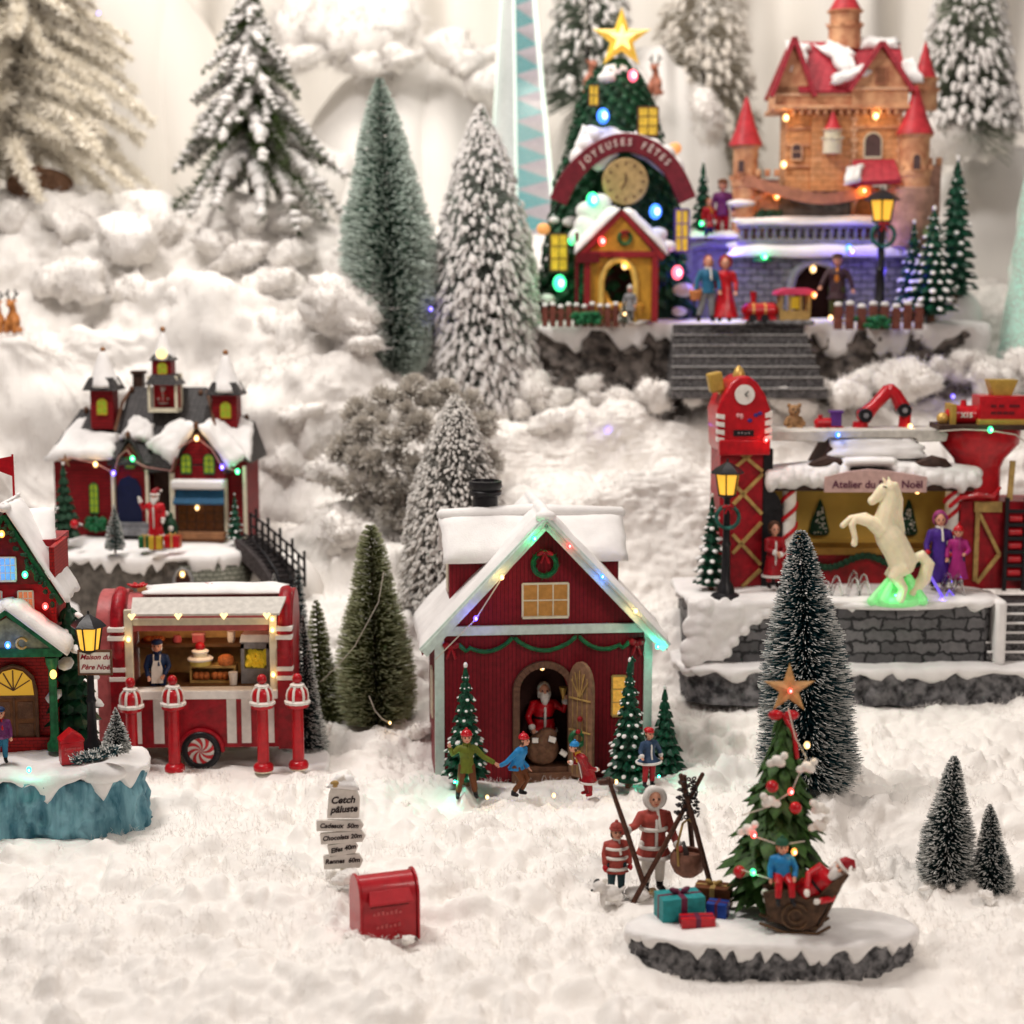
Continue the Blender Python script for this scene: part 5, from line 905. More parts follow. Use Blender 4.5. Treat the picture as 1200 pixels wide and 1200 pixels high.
# sleigh
t = T('sleigh', 'dark brown carved sleigh with curled front beside the decorated tree', 'sleigh', 937, 1085, 15.0, -8)
m = t.mb(); P = [(891, 1040), (897, 1066), (915, 1078), (937, 1085), (953, 1076), (966, 1052), (980, 1030), (990, 1014), (985, 1012), (968, 1026), (956, 1040), (940, 1046), (925, 1033), (905, 1036)]
P = [(X - 935, 1084 - Y) for X, Y in P][::-1]
m.prism(P, -16, -12); m.prism(P, 12, 16); m.prism([(-40, 14), (20, 4), (32, 30), (46, 62), (52, 66), (38, 34), (26, 6), (18, -2), (-38, 8)][::-1], -12, 12); m.build('body', mat('sleigh_brown', (.075, .038, .02), .5, .4, .15), t, smooth=30, bev=1)
m = t.mb(); [m.ring((-6, s_ * 17.5, 18), r_, 1.4, 'y', 20, 6, .5, 5.8) for s_ in (-1, 1) for r_ in (15, 8)]; [m.tube([(-46, s_ * 14, 6), (-20, s_ * 14, -3), (20, s_ * 14, -3), (34, s_ * 14, 6)], 2, 6) for s_ in (-1, 1)]; m.build('scroll', mat('sleigh_trim', (.11, .06, .03), .5, .3), t)
t = person('bearded figurine in red coat reclining in the brown sleigh', 952, 1046, 104, 15.0, 0, coat=bright_red, hem=.36, flare=1.15, trous=bright_red, trim=None, beard=white_fur, hair=white_fur, hat='santa', gloves=white, fat=1.4, hs=1.35, belt=black, arms={1: ((.2, -.1, .62), (.1, -.24, .52)), -1: ((-.18, -.12, .6), (-.08, -.26, .5))})
t.o.rotation_euler = (R(0), R(50), R(-10)); t.o.location = W(910, 1070, 15.02)
person('child figurine in blue jumper and dark green hat sitting in the sleigh', 915, 1064, 84, 14.93, 5, coat=sky_blue, hem=.45, trous=bright_red, hat='beanie', hatm=mat('dark_green_cloth', (.02, .09, .05), .6), hair=hair_r, arms={1: ((.18, -.06, .6), (.14, -.18, .5))}, fat=1.15, hs=1.4, legs={-1: ((-.09, -.2, .42), (-.1, -.24, .2)), 1: ((.09, -.2, .42), (.1, -.24, .2))})
teal_p = mat('teal_wrap', (.02, .24, .25), .5, .15); dkrib = mat('purple_ribbon', (.12, .02, .05), .4)
gift('large teal gift box with dark ribbon left of the decorated tree', 796, 1078, 15.35, 52, 32, 34, teal_p, dkrib, 14)
gift('flat red parcel lying in front of the teal gift box', 817, 1084, 15.12, 40, 11, 20, bright_red, dkrib, 4, bow=False)
gift('small dark blue gift box tucked beside the decorated tree', 841, 1073, 15.35, 24, 17, 20, mat('royal_blue', (.01, .05, .28), .4), dkrib, -20, bow=False)
gift('brown and gold parcel behind the teal gift box', 836, 1062, 15.6, 42, 26, 26, brown_cloth, tan, -16)

# ================================================================ CAMPFIRE TRIPOD
t = T('tripod', 'brown wooden pole tripod lashed with chain, cooking kettle underneath', 'tripod', 790, 1050, 16.3)
stick = mat('stick_brown', (.075, .03, .018), .5, .35, .3)
for (X0, Y0, y0, X1, Y1, y1) in ((822, 904, 6, 731, 1064, -30), (795, 902, -4, 833, 1040, -22), (800, 906, 4, 818, 1036, 34), (711, 904, -12, 752, 1026, -22)):
    m = t.mb(); a, b = m.L(X0, Y0, y0), m.L(X1, Y1, y1); m.tube([a, a.lerp(b, .5) + Vector((.6, 0, 0)), b], [2.6, 3.1, 3.3], 8); m.build('pole', stick, t)
m = t.mb(); m.tube([m.L(702, 911, -4), m.L(716, 908, -12)], [4, 4], 8); m.build('cross_peg', stick, t)
m = t.mb(); rd = random.Random(3)
for k in range(56):
    q = k / 55; c = m.L(804, 926, 0) + Vector((12 * math.cos(k * 1.9) * (.6 + .5 * q), 9 * math.sin(k * 1.9), 18 - 46 * q)); M = Matrix.Rotation(rd.uniform(0, 3), 4, 'Z') @ Matrix.Rotation(rd.uniform(0, 3), 4, 'X'); pts = [c + M @ Vector((3.1 * math.cos(a), 1.9 * math.sin(a), 0)) for a in [2 * math.pi * i / 8 for i in range(9)]]; m.tube(pts, 1.0, 5, cap=False)
m.build('chain', mat('dark_iron', (.03, .025, .025), .35, metal=.5), t)
t = T('kettle', 'brown round kettle with tall tan handle hanging below the tripod', 'kettle', 806, 1028, 16.3); m = t.mb(); m.lathe((0, 0, 0), [(9, 2), (17, 8), (21, 18), (20, 27), (17, 32), (15, 31), (16, 26)], 22, noisef=lambda a, z: 1 + .04 * math.sin(a * 5 + z * .2)); m.build('pot', mat('kettle_brown', (.24, .11, .075), .5, .25), t, smooth=60); m = t.mb(); m.tube([m.L(793, 1008, -17), m.L(792, 985, -12), m.L(799, 962, -2), m.L(806, 957, 0), m.L(816, 968, 6), m.L(824, 1000, 8)], 1.6, 6); m.build('handle', tan, t); m = t.mb(); m.tube([(-2, 0, 28), (-6, -3, 44)], [4, 2], 6, flat=.5); m.build('spoon', grey, t)
cr_red = mat('faded_red_cloth', (.36, .06, .045), .6, .2)
person('taller camper figurine with round white fur hood and red white coat', 765, 1042, 122, 16.45, 12, coat=cr_red, hem=.34, flare=1.35, trous=white, hood=white_fur, trim=white_fur, hair=hair_b, boot=black, fat=1.15, hs=1.2, gloves=cr_red, arms={-1: ((-.20, -.05, .66), (-.30, -.10, .64)), 1: ((.18, -.05, .55), (.20, -.16, .47))}, stripe=(white, (.44, .62)), scarf=white)
person('small camper figurine in red and white striped coat and red cap', 722, 1050, 88, 16.3, 8, coat=cr_red, hem=.34, flare=1.3, trous=mat('dark_teal_cloth', (.02, .05, .06), .6), hat='beanie', hatm=cr_red, hair=hair_b, fat=1.3, hs=1.4, gloves=bright_red, stripe=(white, (.40, .55, .68)), scarf=white, boot=black)
t = T('toy_dog', 'small white dog figurine with one black ear sitting in the snow', 'dog', 712, 1056, 16.05); m = t.mb(); m.ell((3, 0, 10), (13, 10, 10)); m.ell((-10, -4, 20), (8, 7, 7)); m.tube([(-10, -5, 19), (-17, -8, 16)], [4, 3], 8); [m.tube([(x, y, 8), (x, y - 2, -1)], [3.4, 3], 7) for x in (-6, 12) for y in (-6, 5)]; m.tube([(14, 4, 10), (21, 5, 16)], [3, 1.6], 7); m.build('body', white_fur, t, smooth=180, rem=.9)
for nm, mt_, x, z in (('ear', black, -13, 24), ('ear', white, -4, 25)): m = t.mb(); m.ell((x, -3, z), (3.6, 2.5, 5), 8, 6, Matrix.Rotation(.5, 4, 'Y')); m.build(nm, mt_, t)
m = t.mb(); m.ell((-19, -10, 17), 1.5, 6, 5); m.build('nose', black, t)
t = T('plank', 'flat brown wooden plank under the taller camper figurine', 'plank', 757, 1046, 16.35, 8); m = t.mb(); m.box(-13, 13, -10, 10, -3, 2); m.build('board', tan, t, bev=.6)

# ================================================================ SIGNPOST AND MAILBOX
t = T('signpost', 'white wooden signpost with a rounded top board and four arrow boards', 'signpost', 402, 1025, 16.5); t.o.scale = [v * 1.1 for v in t.o.scale]; grn = mat('board_white', (.70, .66, .60), .7, .08)
m = t.mb(); m.cyl((0, 2, -14), (0, 2, 60), 3.2, 3, 8); m.build('pole', cream, t); blk = mat('ink', (.03, .02, .02), .6)
m = t.mb(); m.pprism([(386, 962), (420, 962), (421, 940), (417, 929), (409, 922), (404, 915), (399, 918), (392, 925), (388, 936)], -3, 3); m.build('top_board', grn, t, bev=1)
for (a, b, c, d, ro) in ((375, 425, 963, 976, 0), (379, 427, 976, 989, -4), (387, 419, 988, 1002, -10), (382, 424, 1001, 1017, -3)):
    m = t.mb(); cx, cz = (a + b) / 2 - 402, 1025 - (c + d) / 2; M = Matrix.Translation((cx, 0, cz)) @ Matrix.Rotation(R(ro), 4, 'Y'); w, h = (b - a) / 2, (d - c) / 2 - .4; m.add([M @ Vector(p) for p in [(-w, -5, -h), (w - 4, -5, -h), (w, -5, 0), (w - 4, -5, h), (-w, -5, h), (-w, 0, -h), (w - 4, 0, -h), (w, 0, 0), (w - 4, 0, h), (-w, 0, h)]], [(0, 1, 2, 3, 4), (9, 8, 7, 6, 5), (0, 5, 6, 1), (1, 6, 7, 2), (2, 7, 8, 3), (3, 8, 9, 4), (4, 9, 5, 0)]); m.build('arrow_board', grn, t, bev=.5)
write(t, 'Cetch', 403, 942, -3.4, 10.5, blk, .3, 3, .03); write(t, 'pâluste', 404, 952, -3.4, 10, blk, .3, 4, .03)
write(t, 'Cadeaux  50m', 399, 969.5, -5.5, 7, blk, .25, 0, .03); write(t, 'Chocolats 20m', 402, 982, -5.5, 6.8, blk, .25, 5, .03); write(t, 'Elfes 40m', 403, 994.5, -5.5, 7, blk, .25, 12, .03); write(t, 'Rennes  60m', 402, 1008, -5.5, 7, blk, .25, 4, .03)
m = t.mb(); snow_slab(m, (m.L(386, 928, -4), m.L(421, 931, -4), m.L(413, 917, 4), m.L(396, 916, 4)), 4, 8, 6, 3, .05); m.build('snow', snow, t, smooth=180)
m = t.mb(); m.ell(m.L(395, 924, -4), (5, 3, 4), 8, 6); m.build('pine_cone', tan, t)
t = T('mailbox', 'glossy red toy mailbox with arched top and hooded slot standing in snow', 'mailbox', 451, 1098, 15.55, 20)
m = t.mb(); n = 12; vs = []
for x in (-33, 33): vs += [(x, -22, 4), (x, -22, 52)] + [(x, -22 * math.cos(a), 52 + 26 * math.sin(a)) for a in [math.pi * k / n for k in range(1, n)]] + [(x, 22, 52), (x, 22, 4)]
k = len(vs) // 2; m.add(vs, [tuple(range(k)), tuple(range(k, 2 * k))[::-1]] + [((i + 1) % k, i, k + i, k + (i + 1) % k) for i in range(k)]); mr = mat('mailbox_red', (.42, .012, .02), .35, .1, .1, .15, coat=.3); m.build('box', mr, t, smooth=35, bev=1.2)
for x0, x1 in ((-36, -33), (33, 36)):
    m = t.mb(); vs = []
    for x in (x0, x1): vs += [(x, -25, 2), (x, -25, 52)] + [(x, -25 * math.cos(a), 52 + 29 * math.sin(a)) for a in [math.pi * k / n for k in range(1, n)]] + [(x, 25, 52), (x, 25, 2)]
    k = len(vs) // 2; m.add(vs, [tuple(range(k)), tuple(range(k, 2 * k))[::-1]] + [((i + 1) % k, i, k + i, k + (i + 1) % k) for i in range(k)]); m.build('side_panel', mr, t, smooth=35, bev=.8)
m = t.mb(); m.add([(-24, -22, 66), (24, -22, 66), (27, -33, 53), (-27, -33, 53), (-24, -20, 62), (24, -20, 62), (27, -31, 50), (-27, -31, 50)], [(0, 3, 2, 1), (4, 5, 6, 7), (0, 1, 5, 4), (1, 2, 6, 5), (2, 3, 7, 6), (3, 0, 4, 7)]); m.build('flap', mr, t, bev=.8)
m = t.mb(); m.box(-23, 23, -23.2, -22, 46, 54); m.build('slot', blackm, t)
for x in (-28, 28):
    for y in (-17, 17): m = t.mb(); m.cyl((x, y, -6), (x, y, 5), 3.4, 3, 10); m.build('foot', wood, t)
m = t.mb()
for z, w in ((36, 20), (20, 16)):
    for k in range(int(w / 2.6)): m.box(-w + k * 5.2, -w + k * 5.2 + 3, -23, -22, z, z + 3 + (k * 7 % 3))
m.build('raised_letters', mat('letter_pink', (.55, .10, .10), .4), t)
# ================================================================ LEFT SANTA FACTORY DISPLAY (red mansion)
t = T('display_base', 'snowy stone base with curved side steps and little tunnel under the red mansion', 'display base', 180, 690, 24.0); BT = t
ol = resample(smooth_outline(238, 150, 40, 2.3, 3, .02, (0, 30)), 130); fl = lambda x, y: max(0, (y + 20)) * .10
m = t.mb(); rock_side(m, ol, 40, -60, 3, 4, .08, floor=fl, ridge=True); m.build('stone', mat('brown_grey_rock', (.12, .105, .09), .7, .4, .1, .8, .4), t, smooth=40)
m = t.mb(); ol2 = [(x * 1.01 + .5, y * 1.01) for x, y in ol]; P = [p for p in ol if p[0] > 34 and p[1] < 60]; P = sorted(P, key=lambda p: math.atan2(p[1] - 30, p[0])); n = len(P)
m.add([(x * 1.03, y * 1.03, -60) for x, y in P] + [(x * 1.03, y * 1.03, 34) for x, y in P], [(i, i + 1, n + i + 1, n + i) for i in range(n - 1)]); o = m.build('stone_wall', green_stone, t, smooth=60); md = o.modifiers.new('s', 'SOLIDIFY'); md.thickness = 3; md.offset = -1
m = t.mb(); snow_cap(m, ol, 40, 7, 20, 3, 7, 6, floor=fl, sharp=1.3); m.build('snow', snow, t, smooth=180)
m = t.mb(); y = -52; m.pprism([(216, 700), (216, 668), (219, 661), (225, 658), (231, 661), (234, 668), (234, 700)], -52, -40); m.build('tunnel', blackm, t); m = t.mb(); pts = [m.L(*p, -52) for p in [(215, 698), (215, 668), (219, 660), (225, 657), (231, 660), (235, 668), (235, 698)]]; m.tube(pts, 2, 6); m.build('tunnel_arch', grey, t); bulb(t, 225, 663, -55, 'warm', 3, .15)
for k in range(8):
    m = t.mb(); X = 88 + k * 3.5; Y = 645 + k * 9.5; m.pprism([(X, Y), (X + 27, Y - 2), (X + 27, Y + 8), (X, Y + 10)], 20 - k * 7, 32 - k * 7); m.build('step', mat('blue_grey_step', (.16, .17, .20), .6, .2), t, bev=.8)
m = t.mb(); snow_slab(m, (m.L(56, 735, -40), m.L(105, 745, -48), m.L(96, 650, 20), m.L(68, 640, 30)), 9, 12, 14, 3, .05, .3); m.build('snow_ramp', snow, t, smooth=180)
t = T('red_mansion', 'red clapboard mansion with dark roofs, three snow capped turrets and a shop window', 'house', 180, 636, 24.4, -4)
m = t.mb(); m.pprism([(62, 640), (62, 532), (143, 532), (143, 640)], 6, 70); m.pprism([(266, 640), (266, 540), (291, 540), (291, 640)], 8, 70); m.pprism([(135, 640), (135, 538), (269, 538), (269, 640)], 22, 80)
m.pprism([(137, 620), (137, 550), (155, 520), (173, 550), (173, 620)], 2, 30); m.pprism([(206, 640), (206, 547), (236, 504), (268, 547), (268, 640)], -2, 30); wall = m.build('wall', clap_red, t, smooth=20)
# roofs
m = t.mb(); R4 = lambda a, b, c, d, th=3: m.hexa([a, b, c, d, a + Vector((0, 0, th)), b + Vector((0, 0, th)), c + Vector((0, 0, th)), d + Vector((0, 0, th))])
L = m.L
R4(L(56, 540, -2), L(146, 540, -2), L(146, 486, 44), L(84, 486, 44)); R4(L(146, 486, 44), L(84, 486, 44), L(56, 540, 90), L(146, 540, 90))
R4(L(128, 545, -2), L(275, 545, -2), L(236, 460, 50), L(143, 460, 50)); R4(L(240, 500, 6), L(297, 542, 0), L(292, 500, 46), L(236, 472, 50)); R4(L(143, 460, 50), L(236, 460, 50), L(275, 545, 95), L(128, 545, 95)); R4(L(297, 542, 0), L(292, 500, 46), L(292, 500, 50), L(297, 542, 90))
def gable_roof(m, xl, yl, xp, yp, xr, yr, y0, y1, th=4, over=3):
    for (xa, ya) in ((xl, yl), (xr, yr)):
        a, b = m.L(xa, ya, y0), m.L(xp, yp, y0); c, d = m.L(xp, yp, y1), m.L(xa, ya, y1); up = Vector((0, 0, th)); q = [a, b, c, d] if xa < xp else [b, a, d, c]; m.hexa(q + [p + up for p in q])
gable_roof(m, 131, 556, 154, 513, 178, 556, -3, 40); gable_roof(m, 201, 553, 236, 500, 273, 553, -8, 40); rf = m.build('roof', roof_dark, t, smooth=20)
m = t.mb()
snow_slab(m, (L(54, 538, -5), L(132, 538, -5), L(140, 512, 20), L(84, 506, 30)), 7, 18, 8, 3, .10); snow_slab(m, (L(54, 540, -5), L(80, 540, -5), L(96, 492, 44), L(82, 494, 42)), 6, 8, 8, 5, .1)
snow_slab(m, (L(140, 516, 10), L(180, 520, 10), L(178, 498, 22), L(152, 488, 30)), 7, 16, 10, 9, .14); snow_slab(m, (L(172, 520, 3), L(205, 543, -8), L(238, 497, -6), L(208, 492, 28)), 8, 14, 10, 14, .10)
snow_slab(m, (L(238, 498, -8), L(274, 548, -8), L(288, 536, 2), L(248, 490, 28)), 7, 12, 12, 17, .08); snow_slab(m, (L(256, 500, 14), L(298, 540, -2), L(292, 500, 42), L(250, 480, 46)), 6, 12, 10, 23, .10)
m.build('snow', snow, rf, smooth=180)
m = t.mb(); R4(L(180, 552, -9), L(206, 550, -9), L(202, 504, 8), L(188, 504, 8)); m.build('valley_shingles', roof_dark, rf)
def turret(X0, X1, Y0, Y1, y, ex0, ex1, ey0, ey1, top, ball, name='turret', win=None, cone=True, square=True):
    m = t.mb(); w = (X1 - X0) / 2; c = m.L((X0 + X1) / 2, Y1, y); m.box(c.x - w, c.x + w, y - w * .8, y + w * .8, c.z - 8, c.z + (Y1 - Y0)); o = m.build(name, clap_red, t, smooth=20)
    m = t.mb(); e = (ex1 - ex0) / 2; z = 636 - ey1; h = ey1 - ey0; m.add([(c.x + a * e, y + b * e * .85, z) for a, b in ((-1, -1), (1, -1), (1, 1), (-1, 1))] + [(c.x + a * e * .66, y + b * e * .6, z + h) for a, b in ((-1, -1), (1, -1), (1, 1), (-1, 1))], [(3, 2, 1, 0), (4, 5, 6, 7), (0, 1, 5, 4), (1, 2, 6, 5), (2, 3, 7, 6), (3, 0, 4, 7)]); ro = m.build('eave', roof_dark, o, smooth=20)
    m = t.mb(); H = 636 - top - z - h * .3; m.lathe((c.x, y, z + h * .35), [(e * .92, -2), (e * .9, 2), (e * .72, H * .22), (e * .48, H * .5), (e * .27, H * .82), (1.2, H)], 14, noisef=lambda a, zz: 1 + .09 * math.sin(a * 4 + zz * .3)); m.build('snow', snow, o, smooth=180)
    m = t.mb(); m.ell((c.x, y, 636 - ball), 3.4, 10, 8); m.build('finial', mat('copper', (.30, .14, .06), .4, metal=.3), o)
    if win: window(t, *win, y - w * .8 - .8, 2, 2, gwin, yellow, 1.1, arch=True, parent=o, dep=1.5)
turret(104, 131, 457, 496, 30, 98, 140, 444, 459, 412, 412, win=(112, 124, 469, 487)); turret(249, 278, 462, 503, 30, 243, 285, 449, 464, 416, 415, win=(259, 271, 472, 490))
m = t.mb(); m.pbox(174, 177, 442, 482, 14, 18); m.pbox(206, 209, 442, 482, 14, 18); m.pbox(174, 209, 480, 484, 14, 40); m.pbox(174, 209, 440, 484, 36, 40); m.build('bell_room', cream, t)
m = t.mb(); m.pbox(176, 207, 443, 480, 33, 35.8); m.build('bell_room_back', red, t)
turret(179, 202, 421, 446, 27, 176, 205, 417, 424, 390, 388, win=(186, 197, 426, 439))
m = t.mb(); e = 20; c = m.L(192, 452, 27); m.add([(c.x + a * e, 27 + b * 17, c.z) for a, b in ((-1, -1), (1, -1), (1, 1), (-1, 1))] + [(c.x + a * 13, 27 + b * 12, c.z + 12) for a, b in ((-1, -1), (1, -1), (1, 1), (-1, 1))], [(3, 2, 1, 0), (4, 5, 6, 7), (0, 1, 5, 4), (1, 2, 6, 5), (2, 3, 7, 6), (3, 0, 4, 7)]); m.build('lower_eave', roof_dark, t, smooth=20)
m = t.mb(); m.cyl(m.L(192, 416, 13), m.L(192, 416, 16), 6, 6, 16); m.build('clock', lit('clock_glow', (1, .75, .3), 1.2), t)
m = t.mb(); m.pbox(146, 158, 440, 470, 50, 62); m.pbox(144, 160, 438, 442, 48, 64); m.build('chimney', dark_wood, t, bev=.6)
m = t.mb(); m.tube([L(143, 462, 48), L(139, 474, 30), L(136, 505, 8)], 2, 6); m.tube([L(236, 462, 48), L(242, 472, 35), L(254, 498, 8)], 2, 6); m.build('ridge_trim', wood, t)
for X, Y, y_ in ((146, 460, 46), (229, 464, 46), (92, 484, 40), (154, 509, -2), (236, 497, -8), (284, 492, 42)): m = t.mb(); m.ell(m.L(X, Y, y_), (3.2, 3, 4.4), 8, 6); m.build('finial', wood, t)
def stroke(name, pts, r, mt, parent=None): m = t.mb(); m.tube([m.L(*p) for p in pts], r, 6); return m.build(name, mt, parent or t)
stroke('gable_trim', [(206, 552, -5), (214, 528, -5), (226, 512, -5), (237, 507, -5), (250, 514, -5), (262, 530, -5), (268, 552, -5)], 2.2, wood); stroke('gable_trim', [(137, 556, 0), (143, 535, 0), (154, 521, 0), (166, 535, 0), (173, 552, 0)], 2, wood)
for X, (a, b) in ((134.5, (552, 614)), (175, (550, 612)), (206, (552, 640)), (267.5, (560, 640)), (290, (545, 635)), (203.5, (552, 610))): m = t.mb(); m.pbox(X - 1.6, X + 1.6, a, b, -4, 3); m.build('corner_post', cream, t)
m = t.mb(); m.pprism([(138, 612), (138, 572), (142, 562), (152, 557), (162, 562), (167, 572), (167, 612)], .2, 2.6); m.build('door', mat('door_navy', (.008, .012, .045), .5, .1), t)
m = t.mb(); m.pbox(178, 202, 553, 622, 14, 21); m.build('entrance_recess', dark_wood, t); m = t.mb(); m.pbox(134, 206, 612, 618, -6, 20); m.pbox(132, 208, 618, 626, -12, 20); m.build('porch_step', grey, t)
window(t, 104, 114, 567, 602, 5, 2, 4, gwin, green, 1.4, arch=True); window(t, 216, 228, 531, 553, -3, 2, 3, gwin, green, 1.4, arch=True); window(t, 243, 255, 531, 553, -3, 2, 3, gwin, green, 1.4, arch=True); window(t, 149, 160, 536, 548, 1, 2, 2, gwin, green, 1.2)
m = t.mb(); m.pbox(206, 268, 560, 571, -16, 2); o = m.build('shop_ledge', snow, t, bev=3); m = t.mb(); m.add([L(210, 571, -3), L(266, 571, -3), L(268, 587, -14), L(208, 587, -14), L(210, 573.5, -1), L(266, 573.5, -1), L(268, 589, -12), L(208, 589, -12)], [(0, 1, 2, 3), (7, 6, 5, 4), (0, 4, 5, 1), (1, 5, 6, 2), (2, 6, 7, 3), (3, 7, 4, 0)]); m.build('awning', mat('awning_blue', (.02, .10, .20), .6), t)
m = t.mb(); m.pbox(211, 265, 589, 620, -1.5, 0); m.build('shop_interior', lit('shop_glow', (.9, .25, .05), .35, (.1, .03, .01)), t); window(t, 211, 265, 589, 620, -4, 5, 3, mat('shop_pane', (.05, .018, .01), .1, .5, .3, emis=(1, .35, .06), est=.025), dark_wood, 1.5); bulb(t, 235, 593, -8, 'warm', 2.6, .15)
m = t.mb(); m.pbox(206, 268, 621, 628, -18, 0); m.pbox(208, 266, 628, 642, -12, 0); m.build('shop_counter', mat('counter_wood', (.28, .13, .06), .5, .2), t, bev=.5); 
m = t.mb(); rd = random.Random(4); [m.ell(L(rd.uniform(100, 122), rd.uniform(608, 622), rd.uniform(-2, 4)), 4, 6, 5) for _ in range(26)]; m.build('hedge', green, t)
for X, Y, c in ((117, 543, 'warm'), (138, 553, 'violet'), (161, 536, 'green'), (237, 512, 'warm'), (266, 545, 'violet'), (284, 550, 'green')): bulb(t, X, Y, -10, c, 2.8, .45)
wirebetween(t, [(84, 535, -8), (117, 542, -9), (138, 553, -9), (144, 534, -8), (154, 526, -8), (164, 540, -8), (176, 546, -8), (206, 550, -9), (214, 524, -10), (237, 511, -10), (254, 524, -10), (266, 545, -10), (284, 550, -8)], r=.8, mt=mat('pink_wire', (.5, .25, .22), .4))
person('tiny bearded figurine in red standing in the mansion bell room', 192, 482, 32, 24.55, coat=bright_red, hem=.3, flare=1.4, beard=white_fur, hair=white_fur, hat='santa', trim=white_fur, belt=green, fat=1.4, hs=1.5, trous=red)
person('bearded figurine in red robe waving before the red mansion', 183, 637, 62, 23.7, -6, coat=bright_red, hem=.16, flare=1.2, beard=white_fur, hair=white_fur, hat='santa', trim=white_fur, fat=1.3, hs=1.3, trous=red, arms={-1: ((-.22, -.04, .66), (-.26, -.1, .84))}, gloves=white)
t = T('gift_sack', 'dark green toy sack behind the waving figurine of the red mansion', 'sack', 199, 632, 23.9); m = t.mb(); m.ell((0, 0, 12), (10, 9, 16)); m.ell((-1, 0, 27), (6, 5, 6)); m.build('sack', needle, t, smooth=180); m = t.mb(); m.ell((3, -8, 14), 3.2); m.ell((-2, -5, 31), 3); m.build('toys', white, t)
gift('small green gift box by the waving figurine, left of the gold one', 170, 641, 23.5, 14, 13, 12, green, gold, 10); gift('gold gift box at the feet of the waving figurine', 183, 643, 23.35, 15, 15, 12, mat('gold_wrap', (.5, .33, .03), .4), red, 0); gift('small red gift box with gold ribbon right of the gold one', 203, 641, 23.5, 18, 14, 12, bright_red, gold, -8)
resin_tree('decorated dark evergreen with star at the left corner of the red mansion', 77, 540, 634, 20, 23.9, tiers=8, lobes=10, seed=31, snowf=.06, mt=needle)
t = T('tree_star', 'brownish star topping the decorated evergreen left of the mansion', 'star', 77, 540, 23.85); m = t.mb(); star(m, (0, -2, 0), 9, 3.6, 2.5); m.build('star', mat('dull_copper', (.25, .12, .06), .5), t, smooth=0)
t = T('tree_bauble', 'red bauble on the decorated evergreen beside the mansion', 'bauble', 87, 614, 23.5); m = t.mb(); m.ell((0, 0, 0), 5); m.build('bauble', bright_red, t)
bristle_tree('small pale teal bristle tree in front of the mansion door', 135, 590, 644, 15, 23.4, mat('pale_teal', (.03, .10, .09), .6), tipw, 1500, tipf=.6, tipsz=.6, spiral=4, w=.45, seed=41)
resin_tree('narrow snow speckled evergreen right of the mansion shop', 276, 577, 634, 10, 24, tiers=7, lobes=8, seed=42)
# curved track with fence
t = T('toy_track', 'black curved toy railway track ramp beside the red mansion', 'track', 325, 690, 23.6); m = t.mb(); P = [(288, 632, 40), (304, 640, 20), (320, 652, 2), (334, 668, -14), (342, 690, -26)]
for dx in (-8, 8): m.tube([m.L(X + dx * .8, Y + dx * .35, y + dx) for X, Y, y in P], 1.4, 6)
for i in range(len(P) - 1):
    for q in (0, .33, .66): a = [P[i][j] + (P[i + 1][j] - P[i][j]) * q for j in range(3)]; m.bar(m.L(a[0] - 11, a[1] - 2 + 2, a[2] - 12), m.L(a[0] + 11, a[1] + 2, a[2] + 12), 3, 2)
m.build('rails', black, t); m = t.mb(); m.add([m.L(X + dx, Y + 5 + dz, y + dx) for X, Y, y in P for dx, dz in ((-15, -2), (15, 3), (15, 22), (-15, 18))], [(4 * i + k, 4 * i + (k + 1) % 4, 4 * i + 4 + (k + 1) % 4, 4 * i + 4 + k)[::-1] for i in range(4) for k in range(4)] + [(0, 1, 2, 3), (19, 18, 17, 16)]); m.build('track_bed', mat('dark_gravel', (.06, .05, .05), .8, .4, .3, .8), t)
t = T('black_fence', 'black fence with pointed posts curving along the toy track', 'fence', 325, 690, 23.5); m = t.mb(); P = [(291, 606, 30), (308, 616, 20), (325, 628, 10), (342, 640, 0), (359, 655, -12)]
for dz in (0, 13, 24): m.tube([m.L(X, Y + dz, y) for X, Y, y in P], 1.6, 5)
m.build('rails', black, t); m = t.mb()
for k in range(10):
    q = k / 9 * 4; i = min(3, int(q)); f = q - i; a = [P[i][j] + (P[i + 1][j] - P[i][j]) * f for j in range(3)]; m.bar(m.L(a[0], a[1] + 30, a[2] - 1.5), m.L(a[0], a[1] - (12 if k % 2 else 2), a[2] - 1.5), 3, 2.4)
m.build('pickets', black, t)
t = T('snow_mound', 'smooth white snow bank below the black fence', 'snow bank', 322, 700, 23.6); m = t.mb(); m.ell((8, 36, -2), (46, 30, 50), 20, 12); m.build('snow', cotton, t, smooth=180)

# ================================================================ LEFT FRONT HOUSE ON BLUE ICE
t = T('display_base', 'blue ice cliff base with thick white snow edge at the left frame side', 'display base', 60, 990, 17.7)
ol = resample(smooth_outline(300, 150, 40, 3, 1, .02, (-54, 60)), 170); m = t.mb(); rock_side(m, ol, 78, -10, 9, 2, .045, flare=.03, nz=18); m.build('ice', ice, t, smooth=180); m = t.mb(); snow_cap(m, ol, 80, 9, 34, 6, 2, 11, sharp=1.1); m.build('snow', snow, t, smooth=180)
m = t.mb(); m.ell((60, 8, 84), (30, 20, 12), 14, 8); m.build('snow_lump', snow, t, smooth=180, rem=2)
t = T('gabled_house', 'red and green gabled toy house with snowy porch roof cut by the left edge', 'house', 15, 878, 18.3, 4); L = t.mb().L
m = t.mb(); m.pbox(-60, 70, 762, 880, 0, 6); m.pbox(64, 70, 640, 880, 6, 90); m.pbox(-60, 64, 862, 880, -8, 0); m.build('brick_wall', red_brick, t); m = t.mb(); m.pprism([(-55, 762), (70, 762), (70, 700), (15, 596), (-40, 700)], 14, 20); m.build('upper_wall', bright_red, t)
